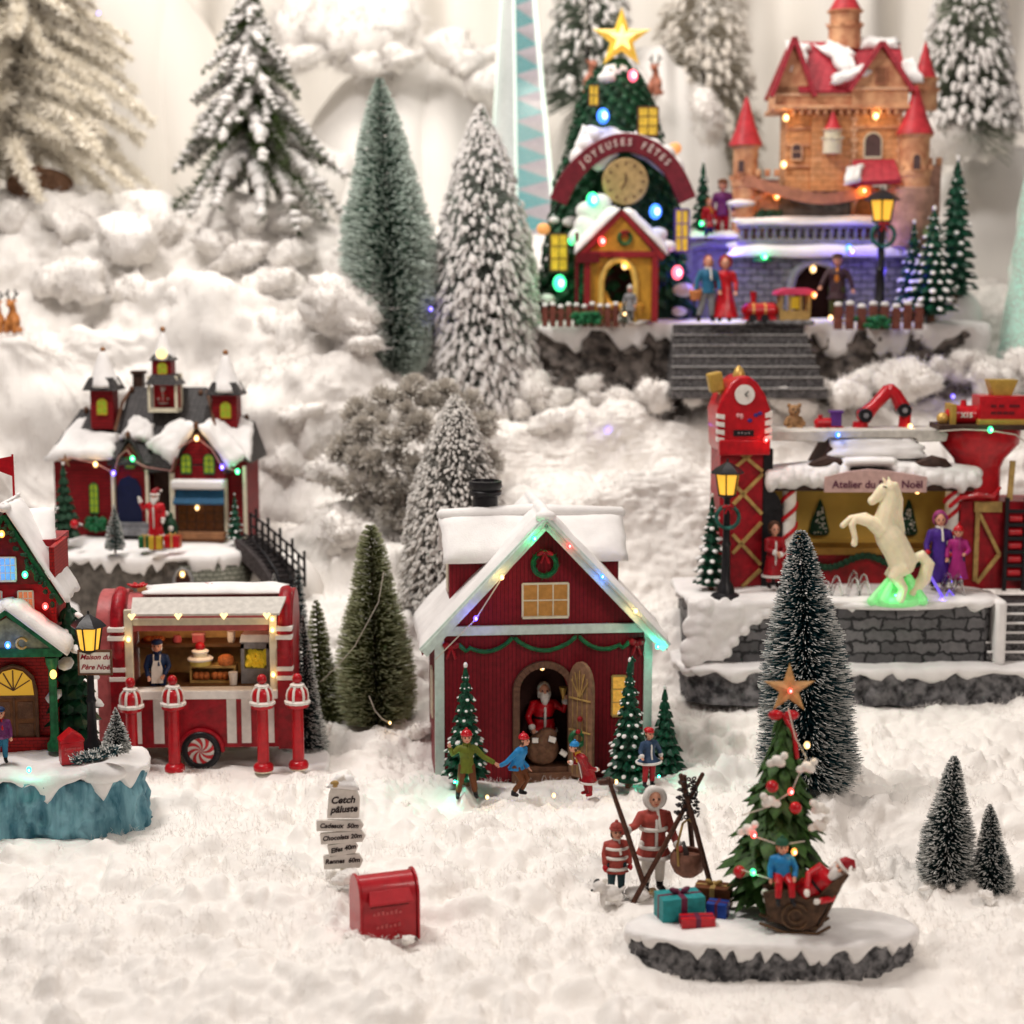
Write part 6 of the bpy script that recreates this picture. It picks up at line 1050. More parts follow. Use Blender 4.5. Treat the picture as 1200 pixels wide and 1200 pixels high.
m = t.mb(); m.pprism([(-27, 683), (57, 683), (15, 604)], 6, 14); m.build('gable_front', mat('gable_maroon', (.16, .008, .010), .5, .3), t)
m = t.mb(); 
for s_ in (-1, 1): m.bar(L(15, 602, 4), L(15 + s_ * 62, 706, 4), 9, 4.5)
m.bar(L(-60, 738, -22), L(-60 + 3, 738, -22), 2); rf = m.build('bargeboard', green, t)
m = t.mb(); snow_slab(m, (L(14, 590, 0), L(82, 704, 0), L(82, 704, 90), L(14, 590, 90)), 4.5, 22, 14, 3, .02, .3); snow_slab(m, (L(-60, 702, 0), L(16, 588, 0), L(16, 588, 90), L(-60, 702, 90)), 8, 22, 14, 4, .02, .3); m.ell(L(15, 593, 8), (8, 14, 6)); m.build('roof_snow', snow, t, smooth=180)
m = t.mb(); m.box(26, 46, 60, 120, 200, 236); m.prism([(10, 232), (50, 232), (50, 240), (10, 240)], 50, 125); dm = m.build('rear_dormer', red, t); m = t.mb(); snow_slab(m, (L(-30, 655, 52), L(64, 655, 52), L(56, 606, 90), L(-24, 606, 90)), 8, 16, 10, 8, .02); m.build('snow', snow, dm, smooth=180)
# porch
m = t.mb(); m.pprism([(-50, 752), (76, 752), (20, 716)], -26, -18); m.build('porch_gable', mat('tan_green', (.22, .22, .12), .5, .3), t); m = t.mb(); m.pbox(-60, 80, 752, 762, -28, -14); [m.bar(L(20, 708, -27), L(20 + s_ * 60, 756, -27), 6, 7) for s_ in (-1, 1)]; m.build('porch_beam', green, t)
m = t.mb(); snow_slab(m, (L(19, 704, -32), L(88, 760, -32), L(88, 756, 10), L(19, 700, 10)), 9, 20, 8, 13, .02, .3); snow_slab(m, (L(-50, 760, -32), L(21, 704, -32), L(21, 700, 10), L(-50, 756, 10)), 9, 20, 8, 16, .02, .3); m.ell(L(20, 704, -14), (9, 18, 7)); m.build('porch_snow', snow, t, smooth=180)
m = t.mb(); q = L(68, 870, -20); m.lathe(q, [(9, -4), (9, 4), (6, 8), (5, 14), (4.6, 92), (7, 98), (8, 106)], 14); m.build('porch_column', green, t)
m = t.mb(); m.pprism([(-8, 870), (-8, 806), (-4, 790), (8, 780), (20, 777), (32, 780), (42, 790), (46, 806), (46, 870)], -4, 0); dr = m.build('door', mat('door_wood', (.16, .06, .02), .45, .3, .1), t)
m = t.mb(); m.pprism([(-4, 812), (-2, 795), (8, 784), (20, 781), (31, 784), (41, 795), (43, 812)], -6, -4.4); m.build('fan_window', lit('fan_glow', (1, .55, .06), .35, (.4, .22, .02)), dr); m = t.mb()
for a in range(1, 6): m.bar(L(20, 806, -6.6), L(20 - 22 * math.cos(math.pi * a / 6), 806 - 24 * math.sin(math.pi * a / 6), -6.6), 1.3)
m.pbox(-6, 45, 812, 815, -7, -4); m.pbox(19, 20.5, 815, 868, -6, -4); m.tube([L(x, y, -6) for x, y in ((-8, 868), (-8, 806), (-2, 790), (8, 780), (20, 776), (32, 780), (42, 790), (46, 806), (46, 868))], 2, 6); m.pbox(-2, 15, 820, 840, -5, -4.2); m.pbox(24, 41, 820, 840, -5, -4.2); m.pbox(-2, 15, 846, 864, -5, -4.2); m.pbox(24, 41, 846, 864, -5, -4.2); m.build('door_trim', wood, dr)
wlit = mat('pane_warm', (.5, .12, .05), .2, .2, .2, emis=(1, .35, .15), est=.35); wblue = mat('pane_blue', (.1, .3, .6), .2, .2, .2, emis=(.2, .5, 1), est=.6)
window(t, 8, 26, 651, 678, 4, 3, 3, wblue, white, 1.8); window(t, 26, 43, 692, 718, 11, 3, 3, wlit, white, 1.8); window(t, -16, 7, 692, 718, 11, 3, 3, wlit, white, 1.8)
m = t.mb(); rd = random.Random(5)
for i in range(60): q = rd.random(); s_ = rd.choice((-1, 1)); p = L(15 + s_ * 55 * q + rd.uniform(-3, 3), 612 + 92 * q + rd.uniform(-4, 4), -3); m.ell(p, (rd.uniform(2, 4), 2.4, rd.uniform(2, 4)), 6, 5)
m.build('garland', needle, t, smooth=0)
m = t.mb(); [m.ring(L(20 + s_ * 16, 746, -27), 6, 1.6, 'y', 14, 5, .5, 5.5) for s_ in (-1, 1)]; m.build('scroll_ornament', gold, t)
for X, Y, y_, c, p in ((3, 662, -4, 'blue', .5), (38, 670, -4, 'green', .5), (60, 707, -6, 'red', .6), (22, 746, -34, 'blue', .7), (14, 622, -6, 'orange', .4)): bulb(t, X, Y, y_, c, 3.6, p)
m = t.mb(); q = L(71, 782, -30); m.ell(q, (4, 4, 5.5)); m.build('lantern_bulb', lit('lantern_warm', (1, .65, .15), 2.2), t); l = bpy.data.lights.new('porch_glow', 'POINT'); l.energy = .5; l.color = LAMP['warm']; l.shadow_soft_size = .05; lo = bpy.data.objects.new('porch_glow', l); COL.objects.link(lo); lo.parent = t.o; lo.location = q + Vector((-4, -12, 0))
t = T('flag', 'small red pennant flag on a thin red pole at the left edge', 'flag', 17, 596, 18.6); m = t.mb(); m.cyl((0, 0, -6), (0, 0, 64), 1.5, 1.3, 8); m.build('pole', bright_red, t); m = t.mb(); m.prism([(0, 62), (-42, 54), (0, 38)], -.6, .6); m.build('pennant', bright_red, t); m = t.mb(); m.ell((0, 0, 2), 6, 10, 8); m.build('finial', mat('copper', (.3, .14, .06)), t)
resin_tree('tall dark evergreen with big snow patches right of the gabled house', 86, 694, 876, 33, 18.5, tiers=9, lobes=10, seed=51, dab=2.0, snowf=.42, mt=mat('deep_green', (.006, .04, .018), .35, .4, .2), prof=.45)
LP = lamp_post('black street lamp with amber lantern holding the house sign', 109, 714, 884, 18.0, 46, 30)
t = T('hanging_sign', 'white sign with thin red frame hanging on the black lamp post by the house', 'sign', 112, 790, 17.85); m = t.mb(); m.box(-19, 19, -1, 1, 0, 28); m.build('board', white, t); m = t.mb(); [m.box(a, b, -2, 1.6, c, d) for a, b, c, d in ((-20, 20, -1, 1.4), (-20, 20, 26.6, 29), (-20, -18, 1.4, 26.6), (18, 20, 1.4, 26.6))]; m.build('frame', wood, t)
dkred = mat('letter_red', (.30, .01, .03), .5); write(t, 'Maison du', 112, 769.5, -1.3, 8.4, dkred, .35, 0, .02); write(t, 'Père Noël', 113, 781.5, -1.3, 8.4, dkred, .35, 0, .02)
t = T('letter_box', 'small red roofed letter box beside the gabled house', 'mailbox', 84, 893, 17.8, 24); m = t.mb(); m.box(-13, 13, -10, 10, 0, 26); m.prism([(-14, 26), (14, 26), (14, 29), (0, 40), (-14, 29)], -11, 11); m.build('box', bright_red, t, bev=.8); write(t, 'Lettres au', 84, 874, -10.6, 4.6, mat('letter_pink', (.55, .10, .10)), .2, 0, .02); write(t, 'Père Noël', 84, 880, -10.6, 4.6, mat('letter_pink', (.55, .10, .10)), .2, 0, .02)
bristle_tree('small snow dusted bristle tree on the blue ice ledge', 137, 827, 882, 21, 17.7, g_dark, tipw, 2600, tipf=.6, tipsz=.5, spiral=4.2, seed=61)
t = T('fir_sprig', 'snowy teal fir sprig lying on the ice ledge', 'fir sprig', 112, 896, 17.4); rng = np.random.default_rng(3); a = np.stack([rng.uniform(-24, 26, 700), rng.normal(0, 4, 700), rng.uniform(0, 8, 700) + 0], 1); a[:, 2] += (a[:, 0] + 24) * .25; d = rng.normal(size=(700, 3)); d[:, 2] = np.abs(d[:, 2]); d /= np.linalg.norm(d, axis=1)[:, None]; V, F = needles_np(a, a + d * 8, .5, .3, rng); V2, F2 = needles_np(a[:350] + d[:350] * 5, a[:350] + d[:350] * 8.4, .6, .6, rng); o = np_mesh('needles', np.concatenate([V, V2]), np.concatenate([F, F2 + len(V)]), [g_teal, tipw], False, np.concatenate([np.zeros(len(F)), np.ones(len(F2))])); o.parent = t.o
person('figurine in dark hat and teal skirt cut by the left edge before the house door', 2, 893, 66, 17.7, 20, coat=mat('purple_cloth', (.12, .02, .10), .5), hem=.45, trous=teal_cloth, hat='cap', hatm=navy, hair=hair_r, fat=1.3, hs=1.4, scarf=bright_red, flare=1.6)
t = T('ground_light', 'green glowing light set in the snow of the ice base', 'light', 34, 903, 17.4); bulb(t, 34, 902, 0, 'cyan', 3, .9)
# ================================================================ REINDEER AT THE LEFT EDGE
brn = mat('reindeer_orange', (.50, .19, .05), .5, .3, .15)
def reindeer(label, X, Y, D, s_=1, mt=brn, rz=0):
    t = T('reindeer_figurine', label, 'reindeer', X, Y, D, rz); m = t.mb(); m.ell((0, 0, 15 * s_), (10 * s_, 8 * s_, 13 * s_)); m.tube([(0, 0, 20 * s_), (1, -2, 32 * s_), (0, -4, 38 * s_)], [6 * s_, 4.5 * s_, 5 * s_], 9); m.tube([(0, -4, 38 * s_), (0, -11 * s_, 35 * s_)], [5 * s_, 3 * s_], 8)
    [m.tube([(x * s_, -5 * s_, 16 * s_), (x * 1.3 * s_, -8 * s_, 8 * s_), (x * s_, -8 * s_, 0)], [3.2 * s_, 2.4 * s_, 2.4 * s_], 7) for x in (-5, 5)]; [m.ell((x * s_, 0, 4 * s_), (5 * s_, 8 * s_, 4 * s_)) for x in (-7, 7)]; [m.ell((x * s_, -2, 41 * s_), (3 * s_, 1.4 * s_, 1.8 * s_), 8, 5) for x in (-6, 6)]; m.build('body', mt, t, smooth=180, rem=.9)
    for x in (-1, 1): m = t.mb(); m.tube([(x * 2.5 * s_, -2, 42 * s_), (x * 6 * s_, -1, 48 * s_), (x * 5 * s_, -1, 54 * s_)], 1.3 * s_, 6); m.tube([(x * 5.6 * s_, -1, 47 * s_), (x * 9.5 * s_, -1, 50 * s_)], 1.1 * s_, 6); m.build('antler', black, t)
    return t
reindeer('orange brown reindeer figurine with black antlers at the left edge, the inner one', 16, 390, 26.3, .92, rz=-15); reindeer('orange brown reindeer figurine with black antlers almost cut off by the left edge', -2, 390, 26.3, .88)
cop = mat('pinkish_copper', (.42, .16, .10), .5, .3); reindeer('blurred copper brown deer figurine left of the glowing star', 692, 112, 29.4, .95, cop, 30); reindeer('blurred copper brown deer figurine right of the glowing star', 768, 112, 29.6, .85, cop, -30)
for X, Y, D, c, lb in ((117, 17, 29, 'violet', 'tiny violet light at the top of the white feathery tree'), (505, 362, 26.2, 'violet', 'tiny violet light between the two tall frosted trees'), (712, 503, 25.9, 'violet', 'tiny violet light on the snow slope under the castle rock'), (1115, 464, 26.2, 'violet', 'tiny violet light in the cotton above the red locomotive'), (545, 991 - 140, 21.3, 'warm', None)):
    if lb: t = T('fairy_light', lb, 'light', X, Y, D); bulb(t, X, Y, -6, c, 2.2, .3, st=5)
t = T('fairy_light', 'warm wire light lying at the foot of the olive bristle tree', 'light', 457, 848, 21.0); bulb(t, 457, 847, 0, 'warm', 1.6, .1); wirebetween(t, [(434, 812, -12), (440, 830, -8), (448, 842, -2), (457, 847, 0)], r=.7)
t = T('fairy_wire', 'thin clear light wire draped over the olive bristle trees', 'wire', 420, 750, 21.2); wirebetween(t, [(452, 665, -20), (446, 700, -26), (418, 752, -22), (395, 780, -10), (376, 798, -8)], r=.5)

# ================================================================ WORKSHOP DISPLAY (right)
t = T('display_base', 'two tier dark stone base edged with snow under the toy workshop', 'display base', 1010, 812, 21.8)
ol = [(-208, 120), (-211, 40), (-205, 0), (-190, -14), (-150, -22), (0, -24), (320, -24), (320, 140), (-100, 150)]; ol = resample(ol, 220); m = t.mb(); rock_side(m, ol, 30, -10, 5, 6, .05); m.build('lower_rock', rock_grey, t, smooth=60); m = t.mb(); snow_cap(m, ol, 30, 8, 15, 3, 6, 9, sharp=1.2); m.build('lower_snow', snow, t, smooth=180)
ol = [(-206, 140), (-208, 60), (-200, 18), (-180, 2), (-140, -6), (-30, -10), (100, -10), (140, -8), (152, 10), (152, 140)]; ol = resample(ol, 200); m = t.mb(); m.slab([(x * .985, y * .985 + 2) for x, y in ol], 36, 108); uw = m.build('block_wall', base_brick, t, smooth=40)
m = t.mb(); snow_cap(m, ol, 108, 7, 13, 2, 16, 10, sharp=1.5); m.build('upper_snow', snow, t, smooth=180)
m = t.mb(); m.pprism([(805, 702), (905, 702), (900, 716), (884, 724), (868, 738), (856, 752), (846, 772), (805, 772)][::-1], -9, 12); [m.ell(m.L(x, y, -6), (7, 6, 7)) for x, y in ((896, 716), (884, 723), (870, 736), (858, 749), (850, 762))]; rd = random.Random(3); [m.ell(m.L(810 + rd.random() * 60 * (1 - k / 60), 706 + k * 1.1, -7), (rd.uniform(8, 17), rd.uniform(3, 8), rd.uniform(6, 13)), 10, 7) for k in range(60)]; m.build('snow_drift', snow, t, smooth=180, rem=2)
for k in range(6): m = t.mb(); m.pbox(1153, 1330, 714 + k * 9.5, 724 + k * 9.5, 40 - k * 9, 100); o = m.build('step', stairs_m, t, bev=.8); m = t.mb(); m.pbox(1153.5, 1330, 713.5 + k * 9.5, 715.5 + k * 9.5, 38.5 - k * 9, 44 - k * 9); m.build('step_edge', snow, o, bev=.4)
m = t.mb(); m.box(150, 163, -14, 60, 36, 112); m.build('step_wall_snow', snow, t, bev=4)
t = T('toy_workshop', 'toy workshop stage with yellow wall, snowy awning and pale roof shelf', 'building', 1020, 690, 22.3); L = t.mb().L
m = t.mb(); m.pbox(905, 1125, 560, 690, 60, 66); m.pbox(932, 1108, 640, 690, 56, 60); m.build('yellow_wall', mat('ochre_wall', (.58, .38, .08), .6, .15, .02), t)
m = t.mb(); m.pbox(948, 1090, 652, 692, 18, 54); m.build('counter', red, t, bev=.6); m = t.mb(); m.pbox(940, 1098, 644, 652, 14, 58); m.build('counter_top', mat('ochre_top', (.32, .16, .03), .5), t)
m = t.mb()
for k in range(22): q = k / 21; p = L(950 + 132 * q, 660 + 7 * math.sin(q * math.pi * 3), 13); m.ell(p, (5, 4, 4.5), 7, 5)
m.build('counter_garland', needle, t)
for X in (924, 1114):
    m = t.mb(); q = L(X, 690, 8); m.cyl(q, q + Vector((0, 0, 122)), 8, 8, 18); o = m.build('candy_column', white, t); m = t.mb()
    for k in range(5): pts = [q + Vector((8.2 * math.cos(a), 8.2 * math.sin(a), 4 + k * 24 + (a - math.pi * .9) * 7)) for a in [math.pi * (.95 + 1.1 * i / 10) for i in range(11)]]; m.tube(pts, 2.6, 6, flat=1)
    m.build('red_stripe', bright_red, o)
m = t.mb(); m.pbox(904, 1136, 552, 574, -4, 70); m.build('awning_board', dark_wood, t)
m = t.mb(); rd = random.Random(9)
for k in range(44):
    q = k / 43; X = 900 + 238 * q; Y = 563 - 7 * math.sin(q * math.pi) * 1.2 - (6 if .35 < q < .6 else 0); 
    if not .36 < q < .62: m.ell(L(X, Y + rd.uniform(-4, 3), rd.uniform(-3, 3)), (rd.uniform(7, 12), 15, 12 + rd.uniform(-4, 3)), 10, 7)
    m.ell(L(X, Y - 9, 14), (11, 26, 8), 10, 7)
m.build('awning_snow', snow, t, smooth=180, rem=1.6)
m = t.mb(); m.pprism([(960, 574), (960, 556), (985, 550), (1010, 547), (1034, 549), (1078, 556), (1078, 574)], -17, -13); sb = m.build('sign_board', mat('pink_sign', (.55, .36, .33), .6, .1), t, bev=.5)
write(t, 'Atelier du Père Noël', 1021, 565, -17.6, 12.5, mat('sign_ink', (.10, .015, .05), .5), 0, 0, .015, sx=.98)
m = t.mb(); m.pprism([(955, 546), (970, 518), (1072, 518), (1090, 546)], 8, 70); up = m.build('upper_roof', mat('brown_curl', (.07, .035, .025), .6, .3), t); m = t.mb(); snow_slab(m, (L(962, 537, 2), L(1084, 537, 2), L(1068, 514, 12), L(972, 514, 12)), 6, 22, 8, 5, .09, .4); m.build('snow', snow, up, smooth=180)
for a in (935, 1056): m = t.mb(); m.tube([L(a, 553, 0), L(a + 14, 545, -2), L(a + 30, 540, -3), L(a + 44, 543, -2), L(a + 56, 549, 0)], [2, 6, 8, 7, 2], 8); m.build('brown_curl', dark_wood, t)
m = t.mb(); m.pprism([(899, 505), (1100, 503), (1106, 508), (1104, 517), (1072, 518), (1068, 513), (968, 513), (963, 518), (899, 516)], 4, 60); m.build('roof_shelf', mat('shelf_grey', (.55, .52, .47), .6, .15, .1), t, bev=1.2)
for X, Y in ((968, 574), (1074, 576)): bulb(t, X, Y, 12, 'warm', 3, 1.3)
for X in (969, 1075):
    m = t.mb(); q = L(X, 635, 56); m.lathe(q, [(10, 0), (12, 4), (9, 18), (5, 32), (1, 43)], 12, sy=.35, noisef=lambda a, z: 1 + .12 * math.sin(a * 5 + z)); o = m.build('wall_tree', needle, t); m = t.mb(); rd = random.Random(X)
    for i in range(30): z = rd.uniform(2, 34); m.ell(q + Vector((rd.uniform(-1, 1) * (10 - z * .24), -3.6 + z * .03, z)), 1.1, 5, 4)
    m.build('snow', white, o)
bulb(t, 977, 509, 0, 'blue', 3, .6)
# clock tower (red mailbox-like head)
t = T('clock_tower', 'red rounded clock tower with lattice shaft and gold spout left of the workshop', 'tower', 867, 690, 22.2, 6); L = t.mb().L
m = t.mb(); m.pbox(842, 893, 526, 690, 4, 54); m.build('shaft', red, t); m = t.mb(); m.pbox(893, 904, 526, 690, 2, 52); m.pbox(904, 918, 596, 690, 8, 30); m.pprism([(893, 560), (912, 582), (918, 596), (893, 600)], 4, 30); m.build('dark_side', black, t)
m = t.mb()
for a, b in (((882, 528), (858, 548)), ((862, 528), (892, 552)), ((892, 555), (858, 590)), ((858, 566), (892, 602)), ((892, 612), (858, 648)), ((858, 626), (892, 662)), ((892, 668), (870, 688))): m.bar(L(*a, 2.5), L(*b, 2.5), 3, 4)
m.build('lattice', tan, t)
P = [(842, 530), (838, 522), (836, 480), (842, 464), (852, 448), (862, 441), (873, 441), (882, 448), (892, 462), (899, 480), (899, 522), (895, 530)]
m = t.mb(); m.pprism(P[::-1], -4, 52); hd = m.build('head', bright_red, t, smooth=45, bev=3)
m = t.mb(); m.pbox(838, 898, 514, 532, -8, 2); m.build('sill', bright_red, t, bev=1.5)
m = t.mb(); q = L(867, 462, -5); m.cyl(q, q + Vector((0, -2, 0)), 11.5, 11.5, 24); ck = m.build('clock_face', white, t); m = t.mb(); q += Vector((0, -2.8, 0)); m.bar(q, q + Vector((4, 0, 4)), 1.1); m.bar(q, q + Vector((3, 0, -2)), 1.1); m.build('clock_hands', black, ck)
m = t.mb(); q = L(866, 443, 20); m.lathe(q, [(7, -2), (7.5, 3), (5, 9), (1.5, 13)], 14); m.build('finial', gold, t); m = t.mb(); m.tube([L(848, 462, 18), L(842, 456, 16), L(838, 450, 14)], 5, 10); m.lathe(Vector((0, 0, 0)), [(.1, 0), (.1, .1)], 4); m.build('spout_neck', gold, t); m = t.mb(); c = L(837, 449, 14); M = Matrix.Translation(c) @ Matrix.Rotation(-.2, 4, 'Y'); m.box(-8.5, 8.5, -8, 8, -11, 12, M); m.build('spout', mat('ochre_gold', (.42, .26, .05), .45), t, bev=2.5)
for X, s_ in ((840, 1), (896, -1)):
    for k in range(4): m = t.mb(); z = 484 + k * 9; m.add([L(X - 4, z, -6), L(X + 4, z + s_ * 2 - 1, -6), L(X + 4, z + 5.5 + s_, -6), L(X - 4, z + 5, -6), L(X - 4, z, 4), L(X + 4, z + s_ * 2 - 1, 4), L(X + 4, z + 5.5 + s_, 4), L(X - 4, z + 5, 4)], [(0, 1, 2, 3)[::-1], (7, 6, 5, 4)[::-1], (0, 4, 5, 1), (1, 5, 6, 2), (2, 6, 7, 3), (3, 7, 4, 0)]); m.build('white_stripe', white, t)
m = t.mb(); m.pbox(855, 879, 503, 510, -5.2, -3.8); sl = m.build('slot', black, t); write(t, '• • – •', 867, 506.5, -5.5, 6, mat('slot_grey', (.4, .35, .35)), 0, 0)
m = t.mb(); q = L(862, 488, -5); m.ell(q + Vector((-2, 0, 2)), (2.6, 1, 2.6), 8, 6); m.ell(q + Vector((2, 0, 1)), (2.4, 1, 3.4), 8, 6); m.build('heart', mat('heart_pink', (.75, .35, .35)), t, smooth=180)
dkbl = mat('dull_blue', (.05, .03, .18), .5); m = t.mb(); [m.ell(L(x, y, -4.4), (3, .8, 2.4), 8, 5) for x, y in ((874, 492), (881, 486), (886, 484))]; m.build('painted_marks', dkbl, t, smooth=180); bulb(t, 891, 514, -12, 'red', 2.6, .7)
t = lamp_post('black street lamp with wreath in front of the red clock tower', 850, 538, 700, 21.75, 42, 28, wr=(604, 13))
resin_tree('snow dabbed evergreen behind the left workshop street lamp', 833, 576, 690, 21, 22.1, tiers=8, lobes=10, seed=71, dab=1.5)
person('girl figurine in long red coat beside the dark tower wall', 906, 688, 76, 21.95, 12, coat=red, hem=.18, flare=1.35, trous=red, hat='bonnet', hatm=hair_b, hair=hair_b, trim=white_fur, arms={-1: ((-.14, -.05, .6), (-.02, -.15, .56)), 1: ((.15, -.05, .58), (.05, -.15, .52))})
# right machine building
t = T('red_machine', 'big red toy machine with funnel, striped locomotive box and gold hopper', 'machine', 1150, 690, 22.3); L = t.mb().L
m = t.mb(); m.lathe(L(1150, 690, 32), [(26, 98), (26, 140), (30, 150), (46, 168), (48, 186), (46, 192)], 26, sy=.7); m.build('funnel', bright_red, t); m = t.mb(); m.pbox(1125, 1330, 588, 692, 10, 70); wl_ = m.build('barn_wall', red, t)
m = t.mb(); m.pbox(1140, 1172, 588, 600, 5, 10); m.bar(L(1144, 600, 7), L(1144, 682, 7), 5, 4); m.bar(L(1146, 602, 6), L(1171, 650, 6), 4, 4); m.bar(L(1171, 650, 6), L(1146, 684, 6), 4, 4); m.bar(L(1183, 540, 8), L(1181, 586, 8), 6, 4); m.build('timber_frame', tan, t)
m = t.mb(); [m.pbox(X, X + 4, 582, 692, -4, 2) for X in (1174, 1196)]; [m.pbox(1178, 1196, 596 + k * 16, 600 + k * 16, -3, 1) for k in range(6)]; m.build('ladder', black, t)
m = t.mb(); [m.tube([L(1180, 607 + k * 16, 3), L(1194, 607 + k * 16, 3)], 5, 10) for k in range(5)]; m.build('red_rollers', bright_red, t)
m = t.mb(); m.pbox(1092, 1200, 497, 503, -6, 40); m.build('deck', dark_wood, t, bev=.6); m = t.mb(); m.pbox(1140, 1195, 464, 497, 0, 36); m.build('engine_box', bright_red, t, bev=1); m = t.mb(); m.pbox(1139, 1196, 491, 498, -2, 38); m.pprism([(1152, 446), (1186, 446), (1179, 464), (1158, 464)][::-1], 8, 30); m.pbox(1108, 1114, 474, 499, 2, 34); m.build('hopper', mat('ochre_gold', (.42, .26, .05)), t, bev=.6)
m = t.mb(); m.tube([L(1112, 487, 18), L(1140, 487, 18)], [11, 11], 16); m.cyl(L(1126, 478, 18), L(1126, 470, 18), 4, 3, 10); m.build('boiler', bright_red, t); m = t.mb(); m.ell(L(1101, 491, 14), 7, 12, 9); m.build('gold_ball', gold, t); write(t, 'X15', 1127, 487, 6, 8, white, 0, 0, .03)
m = t.mb(); [m.pbox(X, X + 6, Y, Y + 3.2, -.9, .2) for Y, Xs in ((474, (1153, 1162, 1174, 1180)), (482, (1153, 1160, 1167, 1174))) for X in Xs]; m.build('painted_marks', mat('dark_maroon', (.12, .005, .01)), t); m = t.mb(); m.cyl(L(1197, 478, 10), L(1203, 478, 10), 6, 8, 12); m.build('side_bolt', black, t)
m = t.mb(); m.tube([L(1108, 592, -6), L(1118, 582, -8), L(1140, 577, -8), L(1158, 580, -6), L(1166, 570, -4)], [2.5, 3, 3, 3, 2], 8); m.build('red_pipe', bright_red, t); m = t.mb(); m.tube([L(1112, 588, -8), L(1130, 578, -10), L(1150, 577, -9)], [.7, .9, .6], 6); m.build('pipe_snow', snow, t, smooth=180)
bulb(t, 1150, 502, -12, 'green', 3.2, .6); wirebetween(t, [(1092, 504, -8), (1120, 502, -9), (1150, 503, -11), (1180, 508, -9), (1198, 520, -4)], r=.8)
t = T('teddy_bear', 'small brown teddy bear sitting on the workshop roof shelf', 'teddy bear', 930, 506, 22.6); m = t.mb(); m.ell((0, 0, 11), (9, 8, 11)); m.ell((0, -2, 25), (7.5, 7, 7)); [m.ell((x, -1, 31), 2.8, 8, 6) for x in (-6, 6)]; [m.tube([(x * .7, -2, 16), (x * 1.2, -6, 9)], [3.6, 3], 8) for x in (-9, 9)]; [m.tube([(x, -4, 4), (x * 1.5, -12, 3)], [4.4, 4], 8) for x in (-5, 5)]; m.ell((0, -8, 23), (3, 2.5, 2.5)); m.build('body', mat('teddy_fur', (.30, .17, .08), .9, .3, .3, .6), t, smooth=180, rem=.8); m = t.mb(); m.ell((0, -11, 24), 1.2, 6, 5); m.build('nose', black, t); [t.mb().ell((x, -8.6, 27), .9, 6, 5).build('eye', black, t) for x in (-2.6, 2.6)]
t = T('toy_train', 'tiny red and purple toy train on the workshop roof shelf', 'toy train', 971, 506, 22.5); m = t.mb(); m.box(-16, 16, -6, 6, 3, 7); m.tube([(-14, 0, 11), (2, 0, 11)], 5.4, 12); m.cyl((-10, 0, 14), (-10, 0, 20), 2.4, 3, 10); m.build('boiler', bright_red, t); m = t.mb(); m.box(2, 14, -6, 6, 7, 22); m.box(0, 16, -7, 7, 22, 25); m.build('cab', mat('purple_paint', (.10, .03, .20), .4), t, bev=.5)
for x in (-11, -2, 9): m = t.mb(); m.cyl((x, -7.5, 3), (x, -6, 3), 3.2, 3.2, 12); m.build('wheel', blackm, t)
t = T('robot_arm', 'red bent crane arm with black joints on the workshop roof shelf', 'crane arm', 1035, 506, 22.5, 0); L = t.mb().L; m = t.mb(); m.tube([L(1011, 489, 0), L(1024, 475, 0), L(1040, 457, 0)], [10, 7, 8], 14); m.build('lower_arm', bright_red, t); m = t.mb(); m.tube([L(1040, 456, 0), L(1048, 462, 0), L(1057, 478, 0)], [8, 7.5, 9], 14); m.build('upper_arm', bright_red, t); m = t.mb(); m.lathe(L(1060, 503, 0), [(8, 0), (7, 12), (8, 26)], 14); m.lathe(L(1008, 504, 0), [(10, 0), (9, 10)], 14); m.build('gripper', bright_red, t)
for X, Y in ((1012, 486), (1057, 480)): m = t.mb(); m.cyl(L(X, Y, -12), L(X, Y, 12), 8, 8, 18); w_ = m.build('joint', black, t); m = t.mb(); m.cyl(L(X, Y, -13), L(X, Y, -12), 3, 3, 10); m.build('hub', grey, w_)
bulb(t, 1064, 499, -10, 'warm', 3, .3)
person('woman figurine in long violet blue dress with white collar beside the fountain', 1099, 686, 86, 22.0, -4, coat=mat('violet_cloth', (.06, .02, .22), .5), hem=.06, flare=1.5, hat='bonnet', hatm=mat('mauve_cloth', (.30, .04, .16), .5), hair=hair_b, trous=navy, scarf=white, arms={-1: ((-.18, -.04, .56), (-.18, -.14, .50))}, gloves=bright_red)
person('small girl figurine in magenta coat and hat right of the violet dressed woman', 1121, 686, 70, 21.9, -16, coat=mat('magenta_cloth', (.34, .02, .16), .5), hem=.12, flare=1.4, hat='beanie', hatm=bright_red, hair=hair_r, trous=navy, scarf=mat('mauve_cloth', (.3, .04, .16)), arms={1: ((.18, -.05, .6), (.12, -.16, .56))})
